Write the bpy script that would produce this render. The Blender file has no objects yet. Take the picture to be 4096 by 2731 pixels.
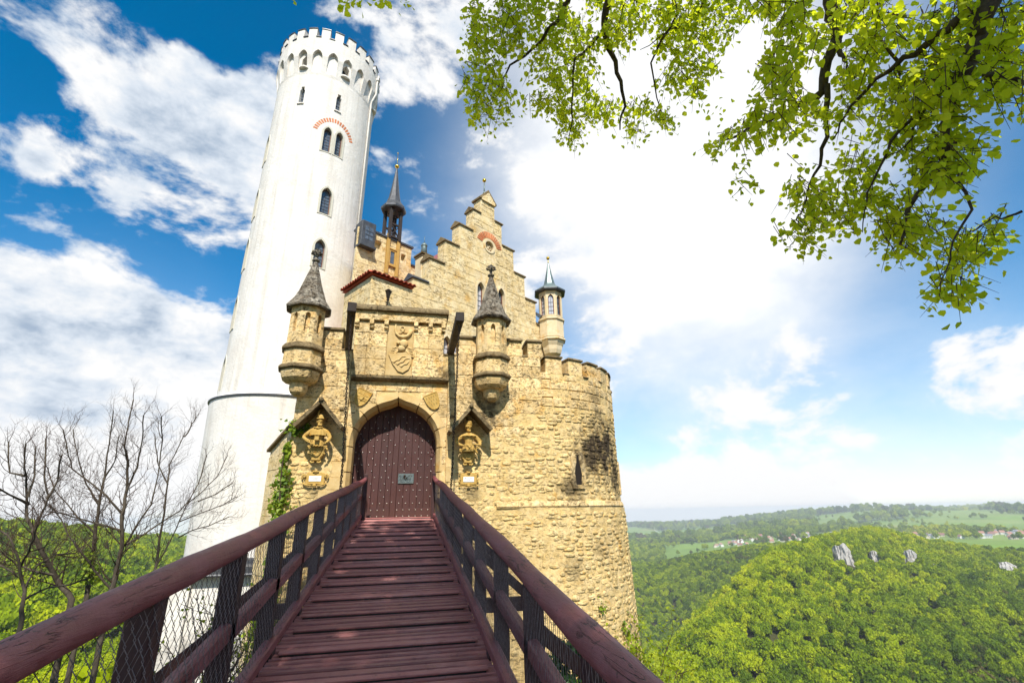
import bpy, bmesh, math, random
import numpy as np
from mathutils import Vector, Matrix, noise as mnoise

R = math.radians
rnd = random.Random(11)
nrs = np.random.RandomState(5)
scene = bpy.context.scene
COL = scene.collection

# ------------------------------------------------------------------ camera
FPX, PW, PH = 1900.0, 4096.0, 2731.0
YAW, PITCH, ROLL = R(12.6), R(19.9), R(1.1)
FW = Vector((math.sin(YAW) * math.cos(PITCH), math.cos(YAW) * math.cos(PITCH), math.sin(PITCH)))
_r0 = Vector((math.cos(YAW), -math.sin(YAW), 0)); _u0 = _r0.cross(FW)
RT = _r0 * math.cos(ROLL) - _u0 * math.sin(ROLL)
UP = _u0 * math.cos(ROLL) + _r0 * math.sin(ROLL)
cam_d = bpy.data.cameras.new('camera'); cam = bpy.data.objects.new('camera', cam_d); COL.objects.link(cam)
cam_d.sensor_width = 36; cam_d.lens = 36 * FPX / PW; cam_d.clip_start = 0.05; cam_d.clip_end = 60000
cam.matrix_world = Matrix(((RT.x, UP.x, -FW.x, 0), (RT.y, UP.y, -FW.y, 0), (RT.z, UP.z, -FW.z, 0), (0, 0, 0, 1)))
scene.camera = cam


def ray(x, y):
    """direction in the world of a point of the 4096 x 2731 photograph"""
    return (FW + RT * ((x - PW / 2) / FPX) - UP * ((y - PH / 2) / FPX)).normalized()


def project(p):
    z = p.dot(FW)
    if z < 0.05: return None
    return PW / 2 + FPX * p.dot(RT) / z, PH / 2 - FPX * p.dot(UP) / z


# ------------------------------------------------------------------ sky, sun, exposure
SUN_EL, SUN_AZ = R(48), R(185)
TO_SUN = Vector((math.sin(SUN_AZ) * math.cos(SUN_EL), math.cos(SUN_AZ) * math.cos(SUN_EL), math.sin(SUN_EL)))
world = bpy.data.worlds.new('World'); scene.world = world; world.use_nodes = True
wn, wl = world.node_tree.nodes, world.node_tree.links
wn.clear()


def N(nodes, t, **kw):
    n = nodes.new(t)
    for k, v in kw.items():
        if k == 'ins':
            for i, val in v.items(): n.inputs[i].default_value = val
        else: setattr(n, k, v)
    return n


def build_world():
    out = N(wn, 'ShaderNodeOutputWorld')
    sky = N(wn, 'ShaderNodeTexSky', sky_type='NISHITA', sun_disc=False, sun_elevation=SUN_EL, sun_rotation=SUN_AZ,
            altitude=800, air_density=1.0, dust_density=0.3, ozone_density=2.5)
    hs = N(wn, 'ShaderNodeHueSaturation', ins={'Hue': 0.49, 'Saturation': 1.6, 'Value': .80})
    wl.new(sky.outputs[0], hs.inputs['Color'])
    b1 = N(wn, 'ShaderNodeBackground', ins={'Strength': 0.12}); wl.new(hs.outputs[0], b1.inputs[0])
    tc = N(wn, 'ShaderNodeTexCoord')
    s0 = N(wn, 'ShaderNodeSeparateXYZ'); wl.new(tc.outputs['Generated'], s0.inputs[0]); mz = N(wn, 'ShaderNodeMath', operation='MAXIMUM'); wl.new(s0.outputs[2], mz.inputs[0]); mz.inputs[1].default_value = .012
    c0 = N(wn, 'ShaderNodeCombineXYZ'); wl.new(s0.outputs[0], c0.inputs[0]); wl.new(s0.outputs[1], c0.inputs[1]); wl.new(mz.outputs[0], c0.inputs[2]); wl.new(c0.outputs[0], sky.inputs[0])
    nrm = N(wn, 'ShaderNodeVectorMath', operation='NORMALIZE'); wl.new(tc.outputs['Generated'], nrm.inputs[0])
    sep = N(wn, 'ShaderNodeSeparateXYZ'); wl.new(nrm.outputs[0], sep.inputs[0])

    def M(op, a, b=None, c=None, clamp=False):
        m = N(wn, 'ShaderNodeMath', operation=op); m.use_clamp = clamp
        for i, v in enumerate((a, b, c)):
            if v is None: continue
            if isinstance(v, (int, float)): m.inputs[i].default_value = v
            else: wl.new(v, m.inputs[i])
        return m.outputs[0]
    mp = N(wn, 'ShaderNodeMapping'); wl.new(nrm.outputs[0], mp.inputs[0])
    mp.inputs['Location'].default_value = (1.3, .7, 0.45); mp.inputs['Scale'].default_value = (1.0, 1.0, 1.7)
    n1 = N(wn, 'ShaderNodeTexNoise', ins={'Scale': 4.2, 'Detail': 12.0, 'Roughness': 0.58, 'Distortion': 0.15}); wl.new(mp.outputs[0], n1.inputs['Vector'])
    n2 = N(wn, 'ShaderNodeTexNoise', ins={'Scale': 9.0, 'Detail': 7.0, 'Roughness': 0.6, 'Distortion': 0.1}); wl.new(mp.outputs[0], n2.inputs['Vector'])

    def blobs(lst, start):
        acc = start
        for (x, y, a, sg) in lst:
            d = ray(x, y); k = 1.0 / (R(sg) ** 2)
            dt = N(wn, 'ShaderNodeVectorMath', operation='DOT_PRODUCT'); wl.new(nrm.outputs[0], dt.inputs[0]); dt.inputs[1].default_value = d
            acc = M('MULTIPLY_ADD', M('EXPONENT', M('MULTIPLY_ADD', dt.outputs['Value'], 2 * k, -2 * k)), a, acc)
        return acc
    # banks of cloud and clearings, by direction in the sky
    dens = blobs([(350, 560, -.11, 20), (3950, 680, -.24, 11), (3650, 1080, -.36, 12), (2900, 1350, -.14, 8), (960, 190, -.10, 3), (300, 900, -.13, 6), (60, 250, -.10, 6), (640, 1020, -.10, 5), (2060, 350, -.10, 4), (1590, 440, -.08, 2.5), (2000, 620, -.09, 3),
                  (260, 200, .13, 3.6), (480, 400, .20, 4.2), (700, 620, .22, 4.4), (880, 840, .22, 4.6), (60, 510, .20, 4), (300, 660, .16, 3.6), (560, 790, .14, 3.6), (640, 90, .12, 4), (930, 400, .16, 5), (1640, 190, .2, 5), (1560, 620, .14, 3.5), (1060, 700, .14, 4),
                  (130, 1230, .24, 8), (560, 1380, .22, 9), (300, 1650, .16, 10), (1750, 330, .16, 5), (1700, 780, .17, 5), (2350, 900, .12, 8), (3250, 1500, .17, 5), (3700, 1400, .20, 4.5), (3950, 1520, .14, 4), (3000, 1800, .12, 14)], M('MULTIPLY_ADD', n1.outputs['Fac'], 1.55, -.275))
    hz = M('POWER', M('SUBTRACT', 1.0, M('ABSOLUTE', sep.outputs[2]), clamp=True), 8.0)
    dens = M('MULTIPLY_ADD', hz, 0.12, dens)
    mr = N(wn, 'ShaderNodeMapRange', interpolation_type='SMOOTHSTEP'); wl.new(dens, mr.inputs[0])
    mr.inputs[1].default_value = 0.47; mr.inputs[2].default_value = 0.62
    # a bright veil of thin high cloud to the right of the castle
    veil = blobs([(2800, 380, .95, 15), (2600, 850, .75, 14), (3000, 950, .5, 11), (2250, 250, .35, 9), (2050, 850, .30, 9), (3050, 1700, .36, 14), (3900, 1700, .28, 12), (450, 1700, .30, 12), (2550, 1550, .35, 9)], 0.0)
    veil = M('MULTIPLY', veil, M('MULTIPLY_ADD', n1.outputs['Fac'], 1.5, .32))
    veil = M('MINIMUM', M('MULTIPLY_ADD', hz, .5, veil), 1.0)
    # cloud colour: white where lit, blue-grey in the thick hollows
    sh = M('MULTIPLY_ADD', n2.outputs['Fac'], 1.0, M('MULTIPLY', M('MAXIMUM', M('SUBTRACT', dens, .60), 0.0), -0.4))
    sh = M('MULTIPLY_ADD', veil, .34, sh)
    cr = N(wn, 'ShaderNodeValToRGB'); wl.new(sh, cr.inputs[0])
    el = cr.color_ramp.elements; el[0].position = 0.26; el[0].color = (.40, .50, .64, 1); el[1].position = 0.56; el[1].color = (1, 1, 1, 1)
    e2 = el.new(0.42); e2.color = (.74, .81, .9, 1)
    b2 = N(wn, 'ShaderNodeBackground', ins={'Strength': 0.56}); wl.new(cr.outputs[0], b2.inputs[0])
    b3 = N(wn, 'ShaderNodeBackground', ins={'Color': (.97, .985, 1, 1), 'Strength': 0.60})
    mv = N(wn, 'ShaderNodeMixShader'); wl.new(veil, mv.inputs[0]); wl.new(b1.outputs[0], mv.inputs[1]); wl.new(b3.outputs[0], mv.inputs[2])
    mix = N(wn, 'ShaderNodeMixShader'); wl.new(mr.outputs[0], mix.inputs[0]); wl.new(mv.outputs[0], mix.inputs[1]); wl.new(b2.outputs[0], mix.inputs[2])
    wl.new(mix.outputs[0], out.inputs['Surface'])


build_world()
sun_d = bpy.data.lights.new('sun', 'SUN'); sun = bpy.data.objects.new('sun', sun_d); COL.objects.link(sun)
sun_d.energy = 3.5; sun_d.angle = R(0.6); sun_d.color = (1.0, .95, .86)
sun.rotation_euler = TO_SUN.to_track_quat('Z', 'Y').to_euler(); sun.location = (0, -20, 40)
vs = scene.view_settings
vs.view_transform = 'Standard'; vs.look = 'None'; vs.gamma = 1.0; vs.use_curve_mapping = False; vs.exposure = 0.86
scene.cycles.use_denoising = True
scene.cycles.max_bounces = 6; scene.cycles.diffuse_bounces = 3; scene.cycles.transmission_bounces = 4; scene.cycles.volume_bounces = 0
scene.cycles.transparent_max_bounces = 8; scene.cycles.sample_clamp_indirect = 6

# ------------------------------------------------------------------ helpers


def setparent(o, p):
    o.parent = p
    if p is not None and p.type == 'EMPTY': o.matrix_parent_inverse = Matrix.Translation(-p.location)


def props(o, label=None, cat=None, group=None, kind=None):
    if label: o['label'] = label
    if cat: o['category'] = cat
    if group: o['group'] = group
    if kind: o['kind'] = kind
    return o


def thing(name, label, cat, loc=(0, 0, 0), group=None):
    o = bpy.data.objects.new(name, None); COL.objects.link(o); o.location = loc; o.empty_display_size = 0.2
    return props(o, label, cat, group)


def link(name, me, mat=None, parent=None, loc=None):
    o = bpy.data.objects.new(name, me); COL.objects.link(o)
    if mat is not None:
        for m in (mat if isinstance(mat, (list, tuple)) else [mat]): me.materials.append(m)
    if loc is not None: o.location = loc
    if parent is not None: setparent(o, parent)
    return o


class MB:
    def __init__(self): self.v = []; self.f = []; self.mi = []; self.M = None; self.cur = 0

    def add(self, vs, fs):
        b = len(self.v)
        if self.M is not None: vs = [self.M @ Vector(p) for p in vs]
        self.v.extend([tuple(p) for p in vs])
        for f in fs: self.f.append(tuple(i + b for i in f)); self.mi.append(self.cur)
        return self

    def box(self, x0, x1, y0, y1, z0, z1):
        return self.add([(x0, y0, z0), (x1, y0, z0), (x1, y1, z0), (x0, y1, z0), (x0, y0, z1), (x1, y0, z1), (x1, y1, z1), (x0, y1, z1)],
                        [(0, 3, 2, 1), (4, 5, 6, 7), (0, 1, 5, 4), (1, 2, 6, 5), (2, 3, 7, 6), (3, 0, 4, 7)])

    def obox(self, c, a, b, d):
        """box from centre and three half-axis vectors"""
        c, a, b, d = Vector(c), Vector(a), Vector(b), Vector(d)
        return self.add([c - a - b - d, c + a - b - d, c + a + b - d, c - a + b - d, c - a - b + d, c + a - b + d, c + a + b + d, c - a + b + d],
                        [(0, 3, 2, 1), (4, 5, 6, 7), (0, 1, 5, 4), (1, 2, 6, 5), (2, 3, 7, 6), (3, 0, 4, 7)])

    def beam(self, p, q, w, h, up=(0, 0, 1)):
        p, q = Vector(p), Vector(q); d = (q - p); t = d.normalized(); s = t.cross(Vector(up)).normalized(); u = s.cross(t)
        return self.obox((p + q) / 2, d / 2, s * w / 2, u * h / 2)

    def prism(self, poly, fn, w0, w1):
        """polygon of (u, v) extruded along w; fn(u, v, w) gives the point"""
        n = len(poly); w0, w1 = min(w0, w1), max(w0, w1)
        vs = [fn(u, v, w0) for u, v in poly] + [fn(u, v, w1) for u, v in poly]
        fs = [tuple(range(n - 1, -1, -1)), tuple(range(n, 2 * n))] + [(i, (i + 1) % n, n + (i + 1) % n, n + i) for i in range(n)]
        return self.add(vs, fs)

    def ring(self, outer, inner, fn, w0, w1):
        """frame between two polygons with the same number of points"""
        n = len(outer)
        vs = [fn(u, v, w) for w in (w0, w1) for pl in (outer, inner) for u, v in pl]
        fs = []
        for i in range(n):
            j = (i + 1) % n
            fs += [(i, j, n + j, n + i), (2 * n + j, 2 * n + i, 3 * n + i, 3 * n + j), (j, i, 2 * n + i, 2 * n + j), (n + i, n + j, 3 * n + j, 3 * n + i)]
        return self.add(vs, fs)

    def lathe(self, prof, c=(0, 0), n=24, a0=0.0, a1=2 * math.pi, cap=True, jit=0.0):
        full = abs(a1 - a0 - 2 * math.pi) < 1e-6; m = n if full else n + 1
        vs = []
        for r_, z_ in prof:
            for i in range(m):
                a = a0 + (a1 - a0) * i / n; rr = r_ * (1 + (rnd.uniform(-jit, jit) if jit else 0))
                vs.append((c[0] + rr * math.sin(a), c[1] - rr * math.cos(a), z_))
        fs = []
        for k in range(len(prof) - 1):
            for i in range(n):
                j = (i + 1) % m if full else i + 1
                fs.append((k * m + i, k * m + j, (k + 1) * m + j, (k + 1) * m + i))
        if cap and full:
            fs.append(tuple(range(m - 1, -1, -1))); b = (len(prof) - 1) * m; fs.append(tuple(range(b, b + m)))
        return self.add(vs, fs)

    def tube(self, pts, rad, n=6, cap=True):
        pts = [Vector(p) for p in pts]; k = len(pts)
        if not hasattr(rad, '__len__'): rad = [rad] * k
        t = (pts[1] - pts[0]).normalized(); s = t.cross(Vector((0, 0, 1)))
        if s.length < 1e-3: s = t.cross(Vector((1, 0, 0)))
        s.normalize(); vs = []
        for i in range(k):
            t = (pts[min(i + 1, k - 1)] - pts[max(i - 1, 0)])
            if t.length < 1e-9: t = Vector((0, 0, 1))
            t.normalize(); s = (s - t * s.dot(t))
            if s.length < 1e-6: s = t.orthogonal()
            s.normalize(); u = t.cross(s)
            for j in range(n):
                a = 2 * math.pi * j / n; vs.append(pts[i] + (s * math.cos(a) + u * math.sin(a)) * rad[i])
        fs = [(i * n + j, i * n + (j + 1) % n, (i + 1) * n + (j + 1) % n, (i + 1) * n + j) for i in range(k - 1) for j in range(n)]
        if cap and n > 2: fs += [tuple(range(n - 1, -1, -1)), tuple(range((k - 1) * n, k * n))]
        return self.add(vs, fs)

    def ball(self, c, r_, nu=8, nv=6, jit=0.0):
        if not hasattr(r_, '__len__'): r_ = (r_, r_, r_)
        vs = [(c[0], c[1], c[2] - r_[2])]
        for i in range(1, nv):
            b = -math.pi / 2 + math.pi * i / nv
            for j in range(nu):
                a = 2 * math.pi * j / nu; q = 1 + (rnd.uniform(-jit, jit) if jit else 0)
                vs.append((c[0] + q * r_[0] * math.cos(b) * math.cos(a), c[1] + q * r_[1] * math.cos(b) * math.sin(a), c[2] + q * r_[2] * math.sin(b)))
        vs.append((c[0], c[1], c[2] + r_[2])); top = len(vs) - 1
        fs = [(0, 1 + (j + 1) % nu, 1 + j) for j in range(nu)]
        for i in range(nv - 2):
            for j in range(nu):
                a = 1 + i * nu; fs.append((a + j, a + (j + 1) % nu, a + nu + (j + 1) % nu, a + nu + j))
        a = 1 + (nv - 2) * nu; fs += [(a + j, a + (j + 1) % nu, top) for j in range(nu)]
        return self.add(vs, fs)

    def build(self, name, mat=None, parent=None, smooth=False, bevel=0.0, label=None, kind=None, seg=1):
        me = bpy.data.meshes.new(name); me.from_pydata(self.v, [], self.f)
        if smooth: me.polygons.foreach_set('use_smooth', [True] * len(self.f))
        if any(self.mi): me.polygons.foreach_set('material_index', self.mi)
        me.update()
        o = link(name, me, mat, parent)
        if bevel:
            b = o.modifiers.new('bevel', 'BEVEL'); b.width = bevel; b.segments = seg; b.limit_method = 'ANGLE'; b.angle_limit = R(40)
        return props(o, label, None, None, kind)


def fast_mesh(name, V, F, mats=None, smooth=False):
    """V (n,3), F (m,k) numpy arrays -> mesh"""
    V = np.asarray(V, np.float32); F = np.asarray(F, np.int32); m, k = F.shape
    me = bpy.data.meshes.new(name)
    me.vertices.add(len(V)); me.vertices.foreach_set('co', V.ravel())
    me.loops.add(m * k); me.loops.foreach_set('vertex_index', F.ravel())
    me.polygons.add(m); me.polygons.foreach_set('loop_start', np.arange(0, m * k, k, dtype=np.int32))
    try: me.polygons.foreach_set('loop_total', np.full(m, k, dtype=np.int32))
    except Exception: pass
    if smooth: me.polygons.foreach_set('use_smooth', np.ones(m, dtype=bool))
    me.update(calc_edges=True); me.validate()
    return me


def cut(o, mb):
    """subtract the solids in mb from object o, for good"""
    c = mb.build('cutter')
    for q in (o, c):
        bm = bmesh.new(); bm.from_mesh(q.data); bmesh.ops.recalc_face_normals(bm, faces=bm.faces); bm.to_mesh(q.data); bm.free()
    md = o.modifiers.new('cut', 'BOOLEAN'); md.object = c; md.operation = 'DIFFERENCE'; md.solver = 'EXACT'
    dg = bpy.context.evaluated_depsgraph_get(); dg.update()
    me = bpy.data.meshes.new_from_object(o.evaluated_get(dg))
    o.modifiers.remove(md); old = o.data; o.data = me
    cm = c.data; bpy.data.objects.remove(c); bpy.data.meshes.remove(cm); bpy.data.meshes.remove(old)


def frame_fn(O, U, Nn):
    """(u, v, w) -> O + U u + Z v + N w"""
    O, U, Nn = Vector(O), Vector(U), Vector(Nn)
    return lambda u, v, w: O + U * u + Vector((0, 0, v)) + Nn * w


def gothic(w, h, z0=0.0, n=5, u0=0.0):
    sp = z0 + h - 0.866 * w; h2 = w / 2
    p = [(u0 - h2, z0), (u0 + h2, z0)]
    p += [(u0 - h2 + w * math.cos(R(60) * i / n), sp + w * math.sin(R(60) * i / n)) for i in range(n + 1)]
    p += [(u0 + h2 - w * math.cos(R(60) * i / n), sp + w * math.sin(R(60) * i / n)) for i in range(n - 1, -1, -1)]
    return p


# ------------------------------------------------------------------ materials
MATS = {}


def mat_new(name):
    m = bpy.data.materials.new(name); m.use_nodes = True; m.node_tree.nodes.clear(); MATS[name] = m
    nd, lk = m.node_tree.nodes, m.node_tree.links
    o = nd.new('ShaderNodeOutputMaterial'); b = nd.new('ShaderNodeBsdfPrincipled'); lk.new(b.outputs[0], o.inputs[0])
    return m, nd, lk, b, o


def ramp(nd, lk, fac, stops):
    cr = nd.new('ShaderNodeValToRGB'); lk.new(fac, cr.inputs[0]); el = cr.color_ramp.elements
    while len(el) < len(stops): el.new(0.5)
    for e, (p, c) in zip(el, stops): e.position = p; e.color = (c[0], c[1], c[2], 1) if hasattr(c, '__len__') else (c, c, c, 1)
    return cr.outputs[0]


def noise(nd, lk, vec, scale, detail=5, rough=.6, dist=0.0):
    n = nd.new('ShaderNodeTexNoise'); lk.new(vec, n.inputs['Vector'])
    n.inputs['Scale'].default_value = scale; n.inputs['Detail'].default_value = detail; n.inputs['Roughness'].default_value = rough; n.inputs['Distortion'].default_value = dist
    return n.outputs['Fac']


def mixc(nd, lk, fac, a, b, mode='MIX'):
    m = nd.new('ShaderNodeMix'); m.data_type = 'RGBA'; m.blend_type = mode
    for sock, v in ((m.inputs[0], fac), (m.inputs[6], a), (m.inputs[7], b)):
        if isinstance(v, bpy.types.NodeSocket): lk.new(v, sock)
        elif hasattr(v, '__len__'): sock.default_value = (v[0], v[1], v[2], 1)
        else: sock.default_value = v
    return m.outputs[2]


def posvec(nd, lk, scale=(1, 1, 1)):
    g = nd.new('ShaderNodeNewGeometry'); mp = nd.new('ShaderNodeMapping'); lk.new(g.outputs['Position'], mp.inputs[0]); mp.inputs['Scale'].default_value = scale
    return mp.outputs[0]


def bump(nd, lk, b, h, strength=.4, dist=.02):
    bp = nd.new('ShaderNodeBump'); lk.new(h, bp.inputs['Height']); bp.inputs['Strength'].default_value = strength; bp.inputs['Distance'].default_value = dist
    lk.new(bp.outputs[0], b.inputs['Normal'])


def math_n(nd, lk, op, a, b=None, clamp=False):
    m = nd.new('ShaderNodeMath'); m.operation = op; m.use_clamp = clamp
    for i, v in enumerate((a, b)):
        if v is None: continue
        if isinstance(v, (int, float)): m.inputs[i].default_value = v
        else: lk.new(v, m.inputs[i])
    return m.outputs[0]


def stone_mat(name, light, mid, dark, pits=.5, grime=.4, sc=1.0, stain=None, vary=.18, bstr=.6):
    m, nd, lk, b, o = mat_new(name)
    p = posvec(nd, lk)
    big = noise(nd, lk, p, .9 * sc, 4, .6)
    med = noise(nd, lk, p, 5 * sc, 6, .65)
    col = mixc(nd, lk, ramp(nd, lk, med, [(.35, 0), (.65, 1)]), mid, light)
    col = mixc(nd, lk, ramp(nd, lk, big, [(.45, 0), (.75, 1)]), col, mixc(nd, lk, .65, col, mid))
    och = noise(nd, lk, p, 2.2 * sc, 3, .5)
    col = mixc(nd, lk, ramp(nd, lk, och, [(.60, 0), (.74, .75)]), col, (mid[0] * 1.0, mid[1] * .78, mid[2] * .42))
    # pits of porous tufa
    ps = posvec(nd, lk, (1, 1, 1.6))
    pit = ramp(nd, lk, noise(nd, lk, ps, 11 * sc, 6, .75, .3), [(.53, 0), (.62, 1)])
    zone = ramp(nd, lk, noise(nd, lk, p, 1.7 * sc, 3, .5), [(.34, .2), (.56, 1)])
    pit2 = ramp(nd, lk, noise(nd, lk, ps, 27 * sc, 3, .6), [(.59, 0), (.66, 1)])
    pf = math_n(nd, lk, 'MULTIPLY', math_n(nd, lk, 'MULTIPLY', math_n(nd, lk, 'MAXIMUM', pit, math_n(nd, lk, 'MULTIPLY', pit2, .8)), zone), pits)
    col = mixc(nd, lk, pf, col, dark)
    gr = ramp(nd, lk, noise(nd, lk, posvec(nd, lk, (1, 1, .35)), 1.3 * sc, 6, .7), [(.54, 0), (.78, 1)])
    col = mixc(nd, lk, math_n(nd, lk, 'MULTIPLY', gr, grime), col, (dark[0] * 1.3, dark[1] * 1.2, dark[2] * 1.1))
    for (c, rad, amt) in (stain or []):
        g = nd.new('ShaderNodeNewGeometry'); vd = nd.new('ShaderNodeVectorMath'); vd.operation = 'DISTANCE'; lk.new(g.outputs['Position'], vd.inputs[0]); vd.inputs[1].default_value = c
        f = ramp(nd, lk, math_n(nd, lk, 'ADD', math_n(nd, lk, 'DIVIDE', vd.outputs['Value'], rad), math_n(nd, lk, 'MULTIPLY', math_n(nd, lk, 'SUBTRACT', noise(nd, lk, p, 3.5, 6, .75), .5), 2.6)), [(.25, 1), (.95, 0)])
        col = mixc(nd, lk, math_n(nd, lk, 'MULTIPLY', f, amt), col, (.06, .042, .025))
    oi = nd.new('ShaderNodeObjectInfo')
    hv = nd.new('ShaderNodeHueSaturation'); lk.new(col, hv.inputs['Color'])
    mr = nd.new('ShaderNodeMapRange'); lk.new(oi.outputs['Random'], mr.inputs[0]); mr.inputs[3].default_value = 1 - vary; mr.inputs[4].default_value = 1 + vary * .7
    lk.new(mr.outputs[0], hv.inputs['Value']); lk.new(hv.outputs[0], b.inputs['Base Color'])
    b.inputs['Roughness'].default_value = .92; b.inputs['Specular IOR Level'].default_value = .15
    h = math_n(nd, lk, 'SUBTRACT', math_n(nd, lk, 'ADD', med, math_n(nd, lk, 'MULTIPLY', noise(nd, lk, p, 28 * sc, 4, .7), .5)), math_n(nd, lk, 'MULTIPLY', pf, 1.6))
    bump(nd, lk, b, h, bstr, .05)
    return m


def simple_mat(name, c1, c2=None, sc=6, rough=.7, metal=0.0, bstr=.2, bdist=.01, spec=.3, stretch=(1, 1, 1), vary=0.0, detail=5):
    m, nd, lk, b, o = mat_new(name)
    p = posvec(nd, lk, stretch); c2 = c2 or c1
    n = noise(nd, lk, p, sc, detail, .65)
    col = mixc(nd, lk, ramp(nd, lk, n, [(.32, 0), (.68, 1)]), c1, c2)
    if vary:
        oi = nd.new('ShaderNodeObjectInfo'); hv = nd.new('ShaderNodeHueSaturation'); lk.new(col, hv.inputs['Color'])
        mr = nd.new('ShaderNodeMapRange'); lk.new(oi.outputs['Random'], mr.inputs[0]); mr.inputs[3].default_value = 1 - vary; mr.inputs[4].default_value = 1 + vary
        lk.new(mr.outputs[0], hv.inputs['Value']); col = hv.outputs[0]
    lk.new(col, b.inputs['Base Color']); b.inputs['Roughness'].default_value = rough; b.inputs['Metallic'].default_value = metal; b.inputs['Specular IOR Level'].default_value = spec
    if bstr: bump(nd, lk, b, n, bstr, bdist)
    return m


def wood_mat(name, c1, c2, c3, rough=.45, stretch=(1, 14, 14), spec=.5, bstr=.5, vary=.25, worn=None):
    """painted weathered timber; grain runs along the axis with scale 1"""
    m, nd, lk, b, o = mat_new(name)
    p = posvec(nd, lk, stretch)
    g = noise(nd, lk, p, 3.2, 8, .7, .2)
    col = mixc(nd, lk, ramp(nd, lk, g, [(.3, 0), (.7, 1)]), c1, c2)
    w = noise(nd, lk, posvec(nd, lk), 2.6, 6, .7)
    col = mixc(nd, lk, ramp(nd, lk, w, [(.50, 0), (.74, .8)]), col, c3)
    if worn:
        wf = ramp(nd, lk, math_n(nd, lk, 'ADD', math_n(nd, lk, 'MULTIPLY', g, .55), math_n(nd, lk, 'MULTIPLY', noise(nd, lk, posvec(nd, lk), 1.4, 5, .7), .55)), [(.56, 0), (.68, .8)]); col = mixc(nd, lk, wf, col, worn)
        gr = ramp(nd, lk, noise(nd, lk, posvec(nd, lk), 9, 6, .75), [(.56, 0), (.70, .75)]); col = mixc(nd, lk, gr, col, (c1[0] * .4, c1[1] * .45, c1[2] * .45))
    oi = nd.new('ShaderNodeObjectInfo'); hv = nd.new('ShaderNodeHueSaturation'); lk.new(col, hv.inputs['Color'])
    mr = nd.new('ShaderNodeMapRange'); lk.new(oi.outputs['Random'], mr.inputs[0]); mr.inputs[3].default_value = 1 - vary; mr.inputs[4].default_value = 1 + vary
    lk.new(mr.outputs[0], hv.inputs['Value']); col = hv.outputs[0]
    lk.new(col, b.inputs['Base Color']); b.inputs['Specular IOR Level'].default_value = spec
    rr = ramp(nd, lk, w, [(.35, rough), (.65, min(1, rough + .3))]); lk.new(rr, b.inputs['Roughness'])
    bump(nd, lk, b, g, bstr, .006)
    return m


def rail_mat(name):
    """thick painted round timber: grain and drying cracks run along the rail"""
    m, nd, lk, b, o = mat_new(name)
    g = noise(nd, lk, posvec(nd, lk, (9, .7, 9)), 3.0, 8, .72, .3)
    w = noise(nd, lk, posvec(nd, lk), 5.0, 7, .75)
    col = mixc(nd, lk, ramp(nd, lk, g, [(.3, 0), (.7, 1)]), (.17, .040, .042), (.27, .075, .080))
    col = mixc(nd, lk, ramp(nd, lk, w, [(.46, 0), (.72, .85)]), col, (.36, .135, .14))
    crk = ramp(nd, lk, noise(nd, lk, posvec(nd, lk, (7, .55, 7)), 2.3, 5, .6, .5), [(.485, 0), (.5, 1), (.515, 0)])
    msk = ramp(nd, lk, noise(nd, lk, posvec(nd, lk), 1.6, 3, .5), [(.52, 0), (.62, 1)])
    cf = math_n(nd, lk, 'MULTIPLY', crk, msk); col = mixc(nd, lk, cf, col, (.02, .008, .008))
    spk = ramp(nd, lk, noise(nd, lk, posvec(nd, lk), 34, 3, .6), [(.66, 0), (.72, .7)]); col = mixc(nd, lk, spk, col, (.05, .02, .018))
    lk.new(col, b.inputs['Base Color']); b.inputs['Specular IOR Level'].default_value = .5
    lk.new(ramp(nd, lk, w, [(.35, .42), (.65, .68)]), b.inputs['Roughness'])
    h = math_n(nd, lk, 'SUBTRACT', math_n(nd, lk, 'ADD', g, math_n(nd, lk, 'MULTIPLY', w, .8)), math_n(nd, lk, 'MULTIPLY', cf, 1.5)); bump(nd, lk, b, h, .7, .012)
    return m


def leaf_mat(name, c1, c2, trans=.5, rough=.5, spread=.35):
    m, nd, lk, b, o = mat_new(name)
    nd.remove(b)
    at = nd.new('ShaderNodeAttribute'); at.attribute_name = 'tone'
    oi = nd.new('ShaderNodeObjectInfo')
    f = math_n(nd, lk, 'FRACT', math_n(nd, lk, 'ADD', at.outputs['Fac'], oi.outputs['Random']))
    col = mixc(nd, lk, f, c1, c2)
    d = nd.new('ShaderNodeBsdfPrincipled'); lk.new(col, d.inputs['Base Color']); d.inputs['Roughness'].default_value = rough; d.inputs['Specular IOR Level'].default_value = .25
    t = nd.new('ShaderNodeBsdfTranslucent'); lk.new(mixc(nd, lk, .5, col, (min(1, c2[0] * 1.5), min(1, c2[1] * 1.35), c2[2] * .5)), t.inputs[0])
    mx = nd.new('ShaderNodeMixShader'); mx.inputs[0].default_value = trans; lk.new(d.outputs[0], mx.inputs[1]); lk.new(t.outputs[0], mx.inputs[2]); lk.new(mx.outputs[0], o.inputs[0])
    return m


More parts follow.
